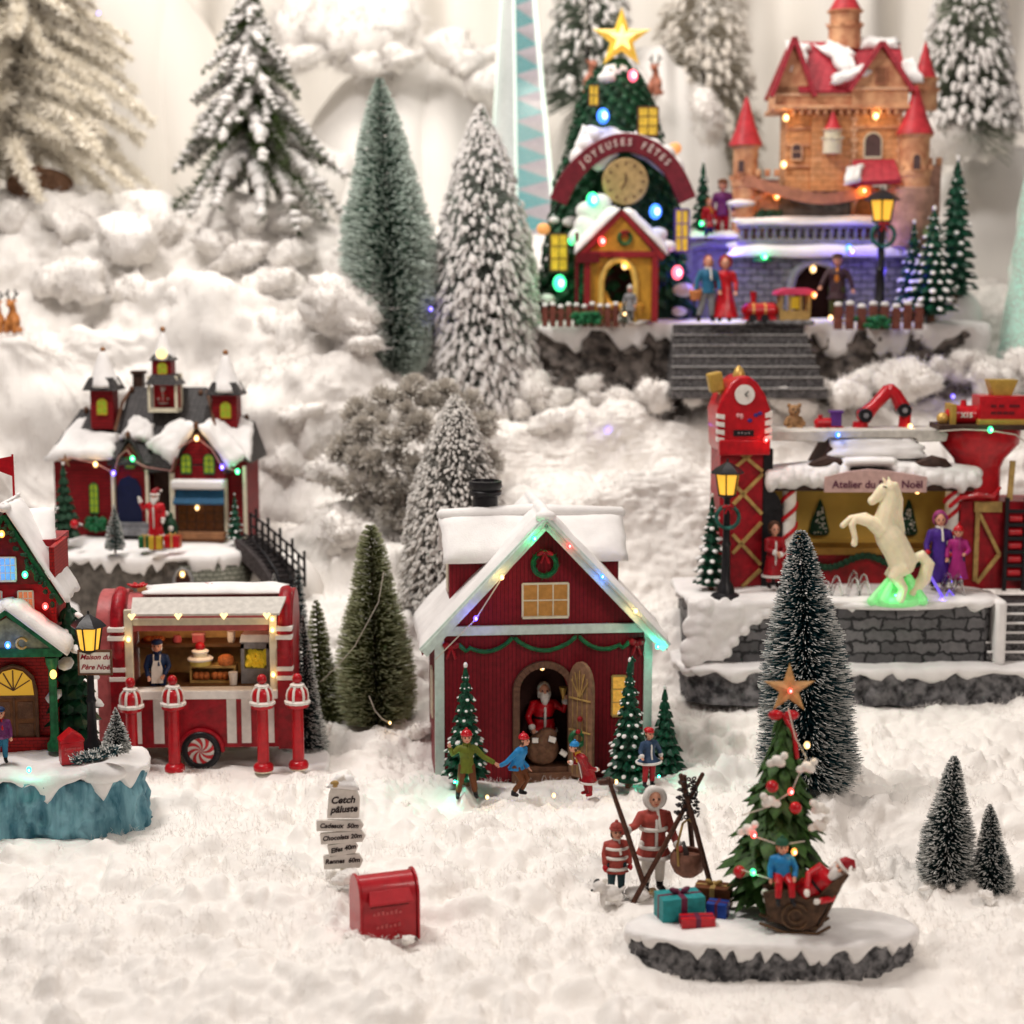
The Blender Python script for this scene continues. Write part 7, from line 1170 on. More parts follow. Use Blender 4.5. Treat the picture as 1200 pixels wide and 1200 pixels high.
# fountain pool and horse
t = T('fountain', 'dark fountain pool with clear glass water jets around the horse', 'fountain', 1045, 708, 21.75); L = t.mb().L; m = t.mb(); m.slab(smooth_outline(150, 44, 48, 2.6), -2, 3); m.build('pool', mat('pool_dark', (.03, .05, .05), .1, .3, coat=.5), t); m = t.mb(); P = smooth_outline(158, 50, 48, 2.6); m.tube([Vector((x, y, 2)) for x, y in P + P[:1]], 4, 7); m.build('rim', snow, t, smooth=180)
glass = mat('clear_plastic', (.9, .9, .9), .05, 0, bump=0, trans=1, spec=.5); m = t.mb()
for X, s_, h in ((980, 1, 28), (1000, 1, 34), (1012, -1, 30), (968, 1, 22), (1110, 1, 32), (1122, -1, 30)):
    for dy in (-4, 3): pts = [L(X - 9, 706, dy)] + [L(X - 9 + 18 * i / 8, 706 - h * math.sin(math.pi * i / 8) - dy, dy) for i in range(1, 8)] + [L(X + 9, 706, dy)]; m.tube(pts, 1.3, 7)
m.build('water_jets', glass, t); m = t.mb(); m.tube([L(1086, 670, -4), L(1094, 684, -6), L(1106, 704, -8)], 1.8, 7); m.tube([L(1104, 704, -6), L(1110, 690, -6), L(1122, 704, -6)], 1.4, 7); m.build('violet_lit_jets', mat('violet_lit_glass', (.3, .2, .9), .1, 0, bump=0, emis=(.2, .12, 1), est=.5), t)  # violet light on the clear jets is put into colour and emission
bulb(t, 1100, 700, -12, 'violet', 2, .9); bulb(t, 1075, 704, 6, 'violet', 2, .3)
t = T('horse_statue', 'rearing ivory horse statue glowing green at its base in the fountain', 'horse statue', 1050, 706, 21.5); L = t.mb().L; m = t.mb()
m.tube([L(1058, 662, 0), L(1050, 645, 0), L(1040, 628, 0), L(1033, 615, 0)], [17, 16.5, 17, 14], 14); m.tube([L(1032, 620, 0), L(1036, 600, 0), L(1040, 584, 0), L(1038, 570, 0)], [15, 12.5, 10.5, 8], 12)
m.tube([L(1040, 570, 0), L(1030, 574, 0), L(1021, 584, 0), L(1017, 587, 0)], [9, 8, 5.6, 5.2], 12); m.tube([L(1034, 566, -3), L(1029, 558, -3)], [3, 1], 7); m.tube([L(1040, 566, 3), L(1037, 558, 3)], [3, 1], 7)
m.tube([L(1044, 566, 0), L(1050, 585, 0), L(1050, 603, 0), L(1056, 622, 0)], [4.5, 5, 5, 2.5], 8, flat=.7)
m.tube([L(1028, 620, -6), L(1014, 609, -8), L(998, 606, -9), L(994, 613, -9), L(998, 628, -9), L(997, 636, -9)], [9, 7, 5, 4, 3.4, 4], 10); m.tube([L(1030, 618, 7), L(1012, 606, 8), L(996, 608, 9), L(988, 615, 9), L(986, 617, 9)], [8, 6, 4.4, 3.6, 3.4], 10)
for s_ in (-1, 1): m.tube([L(1056, 662, s_ * 7), L(1046, 674, s_ * 9), L(1056, 688, s_ * 9), L(1052, 702, s_ * 9)], [12, 9, 6, 6], 10)
m.tube([L(1068, 655, 0), L(1078, 650, 0), L(1086, 660, 0), L(1082, 678, 0), L(1072, 690, 0), L(1068, 698, 0)], [6, 7, 8, 8, 7, 5], 10)
ivory = mat('ivory_plastic', (.80, .72, .52), .35, .05, bump=.05, sss=.6, emis=(1, .85, .5), est=.06); m.build('body', ivory, t, smooth=180, rem=1.1)
m = t.mb(); m.tube([L(1033, 569, -8.6), L(1029, 568, -8.2)], .8, 5); m.build('eye', black, t); m = t.mb(); rd = random.Random(2)
for i in range(13): a = rd.uniform(-1, 1); m.tube([L(1050 + a * 34, 704, rd.uniform(-10, 10)), L(1052 + a * 14, 684 - rd.uniform(0, 14), rd.uniform(-6, 6))], [6, 2.5], 7)
m.ell(L(1050, 704, 0), (34, 14, 9)); m.build('plinth', mat('green_glow_plastic', (.35, .8, .35), .25, .1, emis=(.12, 1, .22), est=.2), t, smooth=180, rem=1.3); bulb(t, 1045, 694, -17, 'green', 1.2, .8, st=2)
t = WHITE_TREE; m = t.mb(); rd = random.Random(7); m.ell((28, -14, -12), (40, 20, 20), 16, 10)
for k in range(160): a = rd.uniform(0, math.pi); p = Vector((28 + 30 * math.cos(a) * rd.uniform(.3, 1), -34, -12 + 22 * math.sin(a) * rd.uniform(.2, 1))); m.tube([p, p + Vector((rd.uniform(-5, 5), -3, -rd.uniform(3, 8)))], .8, 4)
m.build('brown_foot', mat('coir_brown', (.16, .085, .05), .9, .4, .3, .6), t)
# ================================================================ CASTLE DISPLAY
t = T('display_base', 'large brown rock base with dripping snow and grey steps under the castle', 'display base', 889, 455, 26.9); L = t.mb().L
ol = resample([(-262, 60), (-262, -10), (-250, -34), (-200, -40), (-120, -34), (-60, -30), (60, -30), (140, -36), (220, -40), (256, -20), (263, 20), (258, 120), (-250, 120)], 230); m = t.mb(); rock_side(m, ol, 72, -14, 20, 12, .045, nz=18); m.build('rock', rock, t, smooth=25)
m = t.mb(); snow_cap(m, ol, 72, 7, 46, 3, 9, 9.5, sharp=.95); m.ell((236, 50, 84), (34, 44, 34), 16, 10); m.ell((-225, 30, 72), (40, 40, 10), 16, 10); m.build('snow', snow, t, smooth=180)
for k in range(7): m = t.mb(); w = 74 + k * 2; m.box(-106 - k * 1.2 + 1, 44 + k * 3, -46 - k * 10, -20, 76 - (k + 1) * 11.5, 76 - k * 11.5); o = m.build('step', stairs_m, t, bev=1); m = t.mb(); m.box(-105 - k * 1.2, 43 + k * 3, -47.5 - k * 10, -42 - k * 10, 76 - k * 11.5 - 1, 76 - k * 11.5 + .6); m.build('step_edge', mat('pale_edge', (.34, .33, .32), .7, .4, .4), o, bev=.4)  # paler grey strip along the front edge of each step
m = t.mb(); rd = random.Random(6); [m.ell(L(rd.uniform(870, 940), 377, -52 + rd.uniform(-4, 4)), (5, 4, 3.2), 6, 4) for _ in range(40)]; m.build('pebbles', rock_grey, t)
D1 = 26.7
# ---- tree shaped clock house
t = T('tree_clock_house', 'fir tree shaped clock house with glowing star, red arch banner and yellow porch', 'house', 724, 376, 26.8, 3); L = t.mb().L
m = t.mb(); rd = random.Random(11); prof = [(98, -4), (102, 20), (92, 60), (82, 110), (76, 160), (64, 190), (58, 215), (50, 245), (38, 275), (14, 304)]; m.lathe((0, 40, 0), [(r_ * .9, z) for r_, z in prof], 26, sy=.6)
def rad_at(z):
    for (r0, z0), (r1, z1) in zip(prof, prof[1:]):
        if z0 <= z <= z1: return r0 + (r1 - r0) * (z - z0) / (z1 - z0)
    return 5
for k in range(560):
    z = 4 + 290 * (k / 560); a = k * 2.39996; r_ = rad_at(z); sy = .6; n_ = Vector((math.cos(a), math.sin(a), 0)); c = Vector((math.cos(a) * r_ * .9, 40 + math.sin(a) * r_ * .9 * sy, z)); w = rd.uniform(7, 11) * (1 - z / 500); tn = Vector((-math.sin(a), math.cos(a), 0))
    up = c + Vector((0, 0, w)); tip = c + n_ * w * 1.1 - Vector((0, 0, w * .8)); m.add([up - tn * w * .5, up + tn * w * .5, c + tn * w + n_ * w * .5, tip, c - tn * w + n_ * w * .5, c + n_ * w * 1.0 + Vector((0, 0, w * .2)), c - n_ * 3], [(0, 4, 5), (0, 5, 1), (1, 5, 2), (5, 3, 2), (4, 3, 5), (4, 6, 3), (3, 6, 2)])
m.build('foliage', mat('house_leaf', (.008, .050, .020), .5, .5, .1, .3, .5), t, smooth=25)
m = t.mb(); snow_slab(m, (L(668, 196, -16), L(700, 205, -18), L(742, 164, -10), L(678, 150, -2)), 9, 14, 10, 3, .18, .5); snow_slab(m, (L(730, 180, -12), L(796, 222, -8), L(790, 190, 4), L(742, 158, -4)), 9, 14, 10, 7, .12, .5); m.ell(L(723, 88, 38), (20, 16, 11)); m.ell(L(712, 96, 26), (12, 12, 8))
for X, Y, y_, rx_, rz_ in ((682, 176, -22, 12, 10), (694, 164, -18, 12, 9), (674, 190, -24, 10, 12), (712, 160, -14, 12, 6), (760, 174, -20, 12, 7), (776, 186, -20, 12, 12), (788, 204, -20, 11, 16), (794, 222, -20, 9, 14), (688, 250, -34, 18, 12), (700, 240, -32, 14, 10), (682, 268, -36, 14, 14), (672, 280, -36, 10, 10), (766, 276, -36, 12, 8), (778, 290, -36, 10, 7)): m.ell(L(X, Y, y_ + 6), (rx_, 9, rz_))
for X, Y, r_ in ((640, 350, 10), (668, 262, 11), (783, 190, 9), (648, 260, 7), (800, 340, 14), (795, 365, 10)): m.ell(L(X, Y, -8), (r_, 7, r_ * .6))
m.build('snow', snow, t, smooth=180, rem=1.8)
# arch banner
m = t.mb(); A = []; KP = [(651, 240), (664, 214), (682, 194), (704, 179), (727, 173), (750, 178), (770, 190), (786, 209), (800, 238)]
for i in range(25):
    q = i / 24 * 8; j = min(7, int(q)); f = q - j; p0, p1, p2, p3 = (KP[max(0, min(8, j + d))] for d in (-1, 0, 1, 2)); A.append(tuple(.5 * (2 * p1[k] + (p2[k] - p0[k]) * f + (2 * p0[k] - 5 * p1[k] + 4 * p2[k] - p3[k]) * f * f + (3 * p1[k] - p0[k] - 3 * p2[k] + p3[k]) * f ** 3) for k in (0, 1)))
n = len(A); vs = []
for i, (X, Y) in enumerate(A):
    a = A[max(0, i - 1)]; b = A[min(n - 1, i + 1)]; d = Vector((b[0] - a[0], b[1] - a[1])).normalized(); nx_, ny_ = -d.y, d.x; w = 10.5
    for s_, yy_ in ((1, -31), (-1, -31), (-1, -22), (1, -22)): vs.append(L(X + nx_ * w * s_, Y + ny_ * w * s_, yy_))
m.add(vs, [(4 * i + k, 4 * i + (k + 1) % 4, 4 * i + 4 + (k + 1) % 4, 4 * i + 4 + k) for i in range(n - 1) for k in range(4)] + [(3, 2, 1, 0), (4 * n - 4, 4 * n - 3, 4 * n - 2, 4 * n - 1)]); bn = m.build('banner', mat('maroon_paint', (.16, .012, .022), .45, .2), t, smooth=30, bev=.8)
m = t.mb(); s_ = 'JOYEUSES FÊTES'; 
for i, ch in enumerate(s_):
    q = .22 + .57 * i / (len(s_) - 1); f = q * 24; j = int(f); X = A[j][0] + (A[j + 1][0] - A[j][0]) * (f - j); Y = A[j][1] + (A[j + 1][1] - A[j][1]) * (f - j); ang = math.atan2(A[j + 1][1] - A[j][1], A[j + 1][0] - A[j][0])
    if ch == ' ': continue
    v_, f_ = text_geo(ch, 11, .1, .3, .25); M = Matrix.Translation(L(X, Y, -32)) @ Matrix.Rotation(ang, 4, 'Y') @ FACE @ Matrix.Diagonal((.85, 1, 1, 1)); m.add([M @ p for p in v_], f_)
m.build('lettering', mat('letter_cream', (.7, .55, .5), .5), bn, smooth=0)
m = t.mb(); q = L(728, 217, -26); m.cyl(q, q + Vector((0, -5, 0)), 27, 26, 32); ck = m.build('clock_face', mat('clock_tan', (.42, .28, .12), .6, .2), t, bev=1); m = t.mb()
for k in range(12): a = k * math.pi / 6; m.ell(q + Vector((20 * math.sin(a), -5.3, 20 * math.cos(a))), (1.3, .5, 2.2), 6, 4, Matrix.Rotation(a, 4, 'Y'))
m.bar(q + Vector((0, -5.6, 0)), q + Vector((0, -5.6, 9)), 1.3); m.bar(q + Vector((0, -5.6, 0)), q + Vector((-5, -5.6, -8)), 1.3); m.build('clock_marks', wood, ck)
# porch
m = t.mb(); m.pprism([(683, 374), (700, 374), (700, 330), (704, 316), (714, 307), (722, 305), (731, 307), (741, 316), (745, 330), (745, 374), (768, 374), (768, 300), (683, 300)], -50, -44); m.pprism([(680, 302), (771, 302), (725, 255)], -52, -30); m.pbox(683, 686, 300, 374, -44, 0); m.pbox(765, 768, 300, 374, -44, 0); m.build('porch_wall', yellow, t, smooth=20)
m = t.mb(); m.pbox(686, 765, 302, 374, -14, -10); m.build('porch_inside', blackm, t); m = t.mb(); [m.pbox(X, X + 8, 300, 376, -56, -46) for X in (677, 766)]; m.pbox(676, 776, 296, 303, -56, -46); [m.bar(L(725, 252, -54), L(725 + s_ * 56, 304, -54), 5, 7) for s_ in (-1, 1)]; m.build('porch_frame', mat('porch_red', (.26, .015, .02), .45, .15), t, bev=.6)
m = t.mb(); pts = [L(*p, -51) for p in ((700, 374), (700, 330), (704, 316), (714, 307), (722, 305), (731, 307), (741, 316), (745, 330), (745, 374))]; m.tube(pts, 4, 8); m.build('arch_trim', mat('light_yellow', (.70, .48, .12), .5), t)
m = t.mb(); snow_slab(m, (L(664, 300, -58), L(722, 250, -58), L(722, 246, -22), L(672, 290, -22)), 8, 14, 8, 4, .08, .4); snow_slab(m, (L(730, 252, -58), L(786, 300, -58), L(782, 294, -22), L(730, 248, -22)), 8, 14, 8, 6, .08, .4); m.build('porch_snow', snow, t, smooth=180); wreath(t, 725, 281, -54, 7, 2.6, seed=9)
ywin = mat('yellow_window', (.50, .33, .03), .3, .3, .2, emis=(1, .6, .05), est=.35)
window(t, 744, 767, 132, 164, -12, 2, 3, ywin, wood, 2); window(t, 689, 700, 106, 129, 6, 2, 2, ywin, wood, 1.6); window(t, 643, 663, 276, 318, -18, 2, 3, ywin, wood, 2); window(t, 787, 803, 248, 296, -20, 2, 3, ywin, mat('purple_frame', (.10, .05, .28)), 2.4)
m = t.mb(); m.pbox(669, 673, 275, 374, -50, -46); m.pbox(670, 696, 298, 309, -60, -57); sg = m.build('small_sign', mat('dark_maroon', (.06, .01, .015)), t)
for X, Y, y_, c, r_, p in ((703, 143, -18, 'blue', 7.5, .8), (690, 238, -34, 'green', 7.5, .8), (762, 251, -36, 'blue', 7.5, .8), (667, 283, -30, 'green', 5, .4), (653, 332, -30, 'green', 8, .7), (698, 285, -64, 'red', 4.5, .3), (787, 320, -44, 'pink', 7, .6), (740, 95, 8, 'pink', 6, .25), (726, 312, -46, 'warm', 4, .4)): bulb(t, X, Y, y_, c, r_ * .95, p * 2, st=2.2)
for X, Y, y_ in ((636, 270, -6), (788, 178, -4)): m = t.mb(); m.ell(L(X, Y, y_), (8, 6, 7)); m.build('orange_ornament', mat('orange_glow', (.7, .3, .1), .3, .3, .3, emis=(1, .45, .15), est=.5), t)
m = t.mb(); star(m, L(729, 51, 30), 36, 14, 8); m.build('star', mat('star_plastic', (.70, .45, .06), .2, .2, .1, emis=(1, .60, .06), est=.4, coat=.5), t, smooth=0); m = t.mb(); star(m, L(729, 51, 22), 17, 7, 3); m.build('star_core', lit('star_glow', (1, .8, .3), 1.0), t, smooth=0)
l = bpy.data.lights.new('star_light', 'POINT'); l.energy = .8; l.color = LAMP['warm']; lo = bpy.data.objects.new('star_light', l); COL.objects.link(lo); lo.parent = t.o; lo.location = L(729, 60, 5)
picket_fence('reddish picket fence with snow tips left of the yellow porch', 680, 380, 26.05, 92, 24, 10, curve=-4)
t = T('round_bush', 'round green bush before the left picket fence', 'bush', 686, 380, 25.9); m = t.mb(); rd = random.Random(3); [m.ell((rd.gauss(0, 8), rd.gauss(0, 4), rd.uniform(2, 12)), 3.6, 6, 5) for _ in range(50)]; m.build('leaves', green, t)
def dog(label, X, Y, D, rz, mt): 
    t = T('animal_figurine', label, 'animal', X, Y, D, rz); m = t.mb(); m.tube([(-9, 0, 13), (0, 0, 14), (9, 0, 14)], [5, 5, 5.5], 10); m.tube([(9, 0, 16), (13, 0, 24)], [4, 3.6], 8); m.tube([(12, 0, 25), (19, 0, 23)], [4, 2.4], 8); [m.tube([(x, y, 12), (x, y, 0)], [2.6, 1.8], 7) for x in (-8, 8) for y in (-3, 3)]; m.tube([(-11, 0, 15), (-16, 0, 22)], [2, 1.4], 6); [m.tube([(12, y, 27), (13, y, 31)], [1.6, .8], 5) for y in (-2.5, 2.5)]; m.build('body', mt, t, smooth=180, rem=.7); return t
gy = mat('golden_fur', (.62, .33, .05), .6, .2); dog('golden animal figurine left of the small grey figurine at the yellow porch', 722, 373, 26.1, 160, gy); dog('golden animal figurine right of the small grey figurine at the yellow porch', 750, 373, 26.15, 60, gy)
person('small grey hooded figurine between the two golden animals', 738, 377, 42, 25.95, -20, coat=grey, hem=.3, flare=1.3, hat='beanie', hatm=mat('pale_grey', (.5, .5, .48)), hair=white_fur, trous=grey)
bristle_tree('tiny lit green tree in front of the small grey figurine', 731, 352, 378, 8, 25.8, g_green, tipw, 500, spiral=3, seed=81); 
t = T('ground_light', 'tiny yellow light on the tiny lit tree by the yellow porch', 'light', 732, 368, 25.7); bulb(t, 732, 368, 0, 'warm', 1.8, .1)
person('man figurine in teal jacket and grey trousers at the top of the grey steps', 829, 376, 76, 25.9, 6, coat=teal_cloth, hem=.42, trous=grey, hair=hair_r, scarf=white, arms={-1: ((-.18, -.02, .6), (-.2, -.06, .46))}, legs={-1: ((-.09, -.01, .26), (-.14, .0, .05)), 1: ((.06, -.01, .26), (.07, .0, .05))})
person('woman figurine in long crimson dress beside the teal jacketed man', 849, 376, 74, 25.95, -8, coat=bright_red, hem=.05, flare=1.7, hair=hair_r, hat='bonnet', hatm=red, trous=red)
t = T('basket', 'orange basket held by the teal jacketed man', 'basket', 815, 348, 25.8); m = t.mb(); m.lathe((0, 0, -4), [(5, 0), (8, 10), (7, 12)], 12); m.tube([(-6, 0, 7), (0, 0, 18), (6, 0, 7)], 1, 6); m.build('wicker', mat('orange_wicker', (.55, .20, .07), .6), t)
for o in [o for o in scene.objects if o.parent is not None and o.parent.name.startswith('tree_clock_house') and o.name.split('.')[0] in ('porch_wall', 'porch_inside', 'porch_frame', 'arch_trim', 'porch_snow')]: o.scale.x = .87; o.location.x = -4
# ---- castle
t = T('castle', 'sandstone toy castle with red roofs above a grey brick gate wall', 'castle', 970, 376, 27.0, -2); L = t.mb().L
m = t.mb(); P = [(858, 378), (925, 378), (925, 340), (929, 322), (940, 310), (955, 306), (970, 310), (981, 322), (985, 340), (985, 378), (1080, 378), (1080, 292), (858, 292)]; m.pprism(P, 0, 8); m.pbox(858, 864, 292, 378, 8, 60); m.pbox(1074, 1080, 292, 378, 8, 60); m.pbox(858, 1080, 292, 300, 8, 60); m.build('brick_wall', grey_brick, t, smooth=20)
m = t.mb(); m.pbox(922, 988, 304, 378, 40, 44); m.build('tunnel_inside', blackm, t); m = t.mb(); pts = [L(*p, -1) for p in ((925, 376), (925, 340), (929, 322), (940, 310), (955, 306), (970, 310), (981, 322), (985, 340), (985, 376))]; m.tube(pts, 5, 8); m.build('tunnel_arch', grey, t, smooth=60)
m = t.mb(); m.pbox(805, 862, 290, 376, 14, 22); [m.pbox(X, X + 8, 296, 376, 4, 16) for X in (803, 858)]; m.tube([L(804, 300, 8), L(812, 290, 8), L(832, 285, 8), (L(856, 290, 8)), L(864, 300, 8)], 5, 8); m.build('niche', mat('niche_grey', (.18, .18, .22), .6, .2), t)
m = t.mb(); snow_slab(m, (L(852, 302, -10), L(1084, 302, -10), L(1084, 284, 12), L(852, 284, 12)), 8, 46, 8, 9, .08, .4); m.build('ledge_snow', snow, t, smooth=180)
m = t.mb(); m.pbox(862, 1062, 264, 269, -6, 4); m.pbox(862, 1062, 282, 287, -7, 5); m.build('balustrade_rail', grey, t, bev=.6)
for k in range(21): 
    if k == 0: m = t.mb(); q = L(868, 283, -1); m.lathe(q, [(3.4, 0), (3.6, 2), (2.2, 4), (3.6, 8), (2.2, 12), (3.2, 15)], 8); b0 = m.build('baluster', grey, t); 
    else: b = b0.copy(); COL.objects.link(b); b.parent = t.o; b.location.x += k * 9.4
m = t.mb(); snow_slab(m, (L(862, 265, -8), L(1064, 265, -8), L(1064, 258, 4), L(862, 258, 4)), 4, 40, 5, 19, .16, .6); m.build('rail_snow', snow, t, smooth=180)
m = t.mb(); m.pbox(912, 1002, 220, 290, 14, 60); m.build('grey_keep', mat('grey_slate', (.14, .125, .115), .7, .4, .08, .9, .25), t)
for X0, X1 in ((876, 916), (996, 1032)): m = t.mb(); m.pbox(X0, X1, 220, 290, 30, 36); m.pbox(X0, X0 + 5, 215, 290, 14, 30); m.build('archway', mat('orange_lit_arch', (.45, .17, .05), .6, .2), t)  # orange glow inside the arches is put into their colour
m = t.mb(); m.tube([L(878, 262, 12), L(881, 240, 12), L(897, 226, 12), L(914, 230, 12)], [4, 5, 5, 4], 8); m.build('arch_rim', sandstone, t); m = t.mb(); rd = random.Random(8); [m.ell(L(rd.uniform(886, 912), rd.uniform(250, 258), rd.uniform(0, 8)), 4, 6, 5) for _ in range(24)]; m.build('dark_shrub', needle, t)
m = t.mb(); vs = []; nn = 24
for i in range(nn + 1):
    q = i / nn; X = 868 + 150 * q; y_ = 8 - 16 * math.sin(math.pi * q); sag = 24 * math.sin(math.pi * q * .8) ** 1.3 * (1 if q < .8 else 1)
    for dz, dy in ((0, -4), (14, -4), (14, 6), (0, 6)): vs.append(L(X, 206 + sag * .9 + dz + (2 if i % 2 and dz == 0 else 0), y_ + dy))
m.add(vs, [(4 * i + k, 4 * i + (k + 1) % 4, 4 * i + 4 + (k + 1) % 4, 4 * i + 4 + k) for i in range(nn) for k in range(4)] + [(3, 2, 1, 0), (4 * nn, 4 * nn + 1, 4 * nn + 2, 4 * nn + 3)]); m.build('parapet', mat('terracotta', (.45, .19, .11), .6, .2, .1, .4), t, smooth=25)
m = t.mb(); m.pbox(918, 996, 128, 226, 8, 70); m.pbox(994, 1050, 130, 200, 2, 70); m.pbox(946, 994, 130, 226, 2, 8); m.build('keep', sand_brick, t)
m = t.mb(); m.pbox(904, 1052, 108, 134, -2, 80); m.prism([(902 - 970, 376 - 118), (946 - 970, 376 - 118), (924 - 970, 376 - 60)], -2, 6); m.prism([(990 - 970, 376 - 112), (1054 - 970, 376 - 112), (1022 - 970, 376 - 66)], -8, 6); m.pbox(990, 1054, 110, 133, -8, -2); m.build('upper_storey', sandstone, t, smooth=20)
m = t.mb(); m.pbox(900, 1058, 130, 134.5, -11, 82); m.build('cornice', sandstone, t, bev=1)
m = t.mb(); [m.pbox(X, X + 4, 134.5, 140, -9, 2) for X in range(922, 1048, 9)]; m.build('corbels', sandstone, t, bev=.5)
for Y, X0, X1, y_ in ((152, 917, 946, 6.5), (172, 917, 946, 6.5), (196, 917, 946, 6.5), (152, 993, 1051, .5), (196, 993, 1051, .5)): m = t.mb(); m.pbox(X0, X1, Y, Y + 3.5, y_ - 1.5, y_ + 3); m.build('stone_band', sandstone, t, bev=.6)
for X in (994, 1047): m = t.mb(); [m.pbox(X - (3 if k % 2 else 1), X + (5 if k % 2 else 3), 136 + k * 6, 141 + k * 6, -.6, 6) for k in range(10)]; m.build('quoins', mat('pale_sandstone', (.78, .48, .30), .6, .15), t, bev=.4)
m = t.mb(); [m.pbox(X, X + 6, 201, 209, 4, 12) for X in range(872, 916, 11)]; [m.pbox(X, X + 6, 188, 197, 6, 14) for X in range(1048, 1098, 11)]; m.build('battlements', sandstone, t, bev=.6)
m = t.mb(); m.pbox(902, 1052, 116, 119, -4, -1); m.pbox(990, 1054, 110, 113, -11, -7); m.build('string_course', mat('pale_sandstone', (.78, .48, .30)), t, bev=.4)
m = t.mb(); m.pprism([(1002, 262), (1002, 240), (1008, 230), (1016, 228), (1024, 232), (1028, 242), (1028, 262)], 20, 28); m.build('lit_niche', mat('orange_lit_arch', (.45, .17, .05)), t, bev=.6)  # niche colour carries the same painted orange glow
m = t.mb(); m.tube([m.L(*p, 12) for p in ((998, 264), (998, 240), (1005, 228), (1016, 223), (1027, 228), (1033, 240), (1033, 264))], 3.4, 8); m.build('arch_rim', sandstone, t, smooth=60)
window(t, 924, 936, 172, 190, 5, 1, 2, mat('dusk_pane', (.10, .06, .06)), mat('pale_sandstone', (.78, .48, .30)), 1.6, arch=True); window(t, 862, 870, 190, 205, 4, 1, 1, mat('dusk_pane', (.10, .06, .06)), sandstone, 1.2, arch=True); window(t, 1058, 1067, 186, 204, -27, 1, 1, mat('dusk_pane', (.10, .06, .06)), sandstone, 1.2, arch=True)
m = t.mb(); R4 = lambda a, b, c, d, th=3: m.hexa([a, b, c, d, a + Vector((0, 0, th)), b + Vector((0, 0, th)), c + Vector((0, 0, th)), d + Vector((0, 0, th))])
R4(L(930, 116, -6), L(1056, 116, -6), L(1050, 56, 38), L(922, 56, 38)); R4(L(922, 56, 38), L(1050, 56, 38), L(1062, 116, 84), L(900, 116, 84)); 
for s_ in (-1, 1): m.bar(L(923, 54, -4), L(923 + s_ * 25, 120, -4), 16, 5); m.bar(L(1022, 60, -6), L(1022 + s_ * 36, 114, -6), 22, 5)
m.pprism([(1022, 62), (1056, 112), (988, 112)], 6, 34); rf = m.build('roof', roof_red, t, smooth=20)
m = t.mb(); snow_slab(m, (L(918, 90, 0), L(938, 86, 8), L(945, 58, 32), L(916, 52, 30)), 5, 12, 10, 3, .18, .5); snow_slab(m, (L(976, 92, 4), L(998, 90, 2), L(990, 54, 34), L(952, 56, 32)), 5, 12, 10, 5, .22, .5); snow_slab(m, (L(968, 108, -10), L(1010, 96, -12), L(1006, 84, -6), L(966, 98, -2)), 5, 12, 8, 8, .16, .5); snow_slab(m, (L(1000, 62, 30), L(1050, 62, 30), L(1050, 50, 42), L(1000, 50, 42)), 5, 12, 8, 12, .15, .5); snow_slab(m, (L(1048, 104, -6), L(1072, 104, -2), L(1064, 74, 26), L(1050, 78, 22)), 6, 10, 8, 13, .14, .4); m.build('snow', snow, rf, smooth=180)
def ctower(X0, X1, Yt, Yb, y, cone_top, cw, label='tower', mt=sandstone, snowb=None):
    m = t.mb(); w = (X1 - X0) / 2; q = L((X0 + X1) / 2, Yb, y); H = Yb - Yt; m.lathe(q, [(w, 0), (w, H * .55), (w * 1.08, H * .56), (w * 1.08, H * .62), (w * .93, H * .63), (w * .93, H * .94), (w * 1.1, H * .96), (w * 1.12, H)], 20); o = m.build('tower', mt, t, smooth=40)
    m = t.mb(); cw2 = cw / 2; h = Yt - cone_top; m.lathe(q + Vector((0, 0, H)), [(cw2 * 1.05, -2), (cw2, 1), (cw2 * .66, h * .3), (cw2 * .4, h * .6), (cw2 * .18, h * .88), (.8, h)], 20); m.build('cone_roof', roof_plain, o, smooth=60)
    m = t.mb(); [m.box(q.x + math.cos(a) * w * 1.08 - 1.6, q.x + math.cos(a) * w * 1.08 + 1.6, q.y + math.sin(a) * w * 1.08 - 1.6, q.y + math.sin(a) * w * 1.08 + 1.6, q.z + H * .62, q.z + H * .67) for a in [2 * math.pi * k / 10 for k in range(10)]]; m.build('crenels', mt, o); return o
roof_plain = mat('cone_red', (.46, .035, .045), .4, .2, .1, .2)
ctower(857, 888, 171, 282, 20, 117, 38); ctower(1045, 1082, 161, 272, -6, 107, 42); ctower(1068, 1099, 94, 131, 50, 52, 28); ctower(968, 1006, 18, 62, 40, -22, 38); ctower(958, 980, 157, 184, -8, 135, 20, mt=cream)
m = t.mb(); m.pbox(868, 912, 212, 285, 16, 50); m.build('bastion', mat('pinkish_stone', (.42, .24, .18), .65, .25, .1, .6), t); m = t.mb(); m.pbox(1044, 1098, 196, 290, 10, 60); m.lathe(L(1062, 290, 0), [(27, 0), (26, 66), (24, 68)], 20); m.build('bastion', mat('pinkish_stone', (.42, .24, .18), .65, .25, .1, .6), t)
m = t.mb(); m.ell(L(868, 240, 10), (18, 10, 5)); m.build('bastion_snow', snow, t, smooth=180); m = t.mb(); m.ell(L(1062, 224, -4), (26, 18, 5)); m.build('bastion_snow', snow, t, smooth=180)
window(t, 1007, 1027, 160, 188, 1, 1, 1, mat('dusk_pane', (.10, .06, .06), .2, .3), cream, 2, arch=True); window(t, 1016, 1028, 88, 106, -9, 1, 2, mat('terra_pane', (.25, .10, .05)), mat('terracotta', (.45, .19, .11)), 1.4)
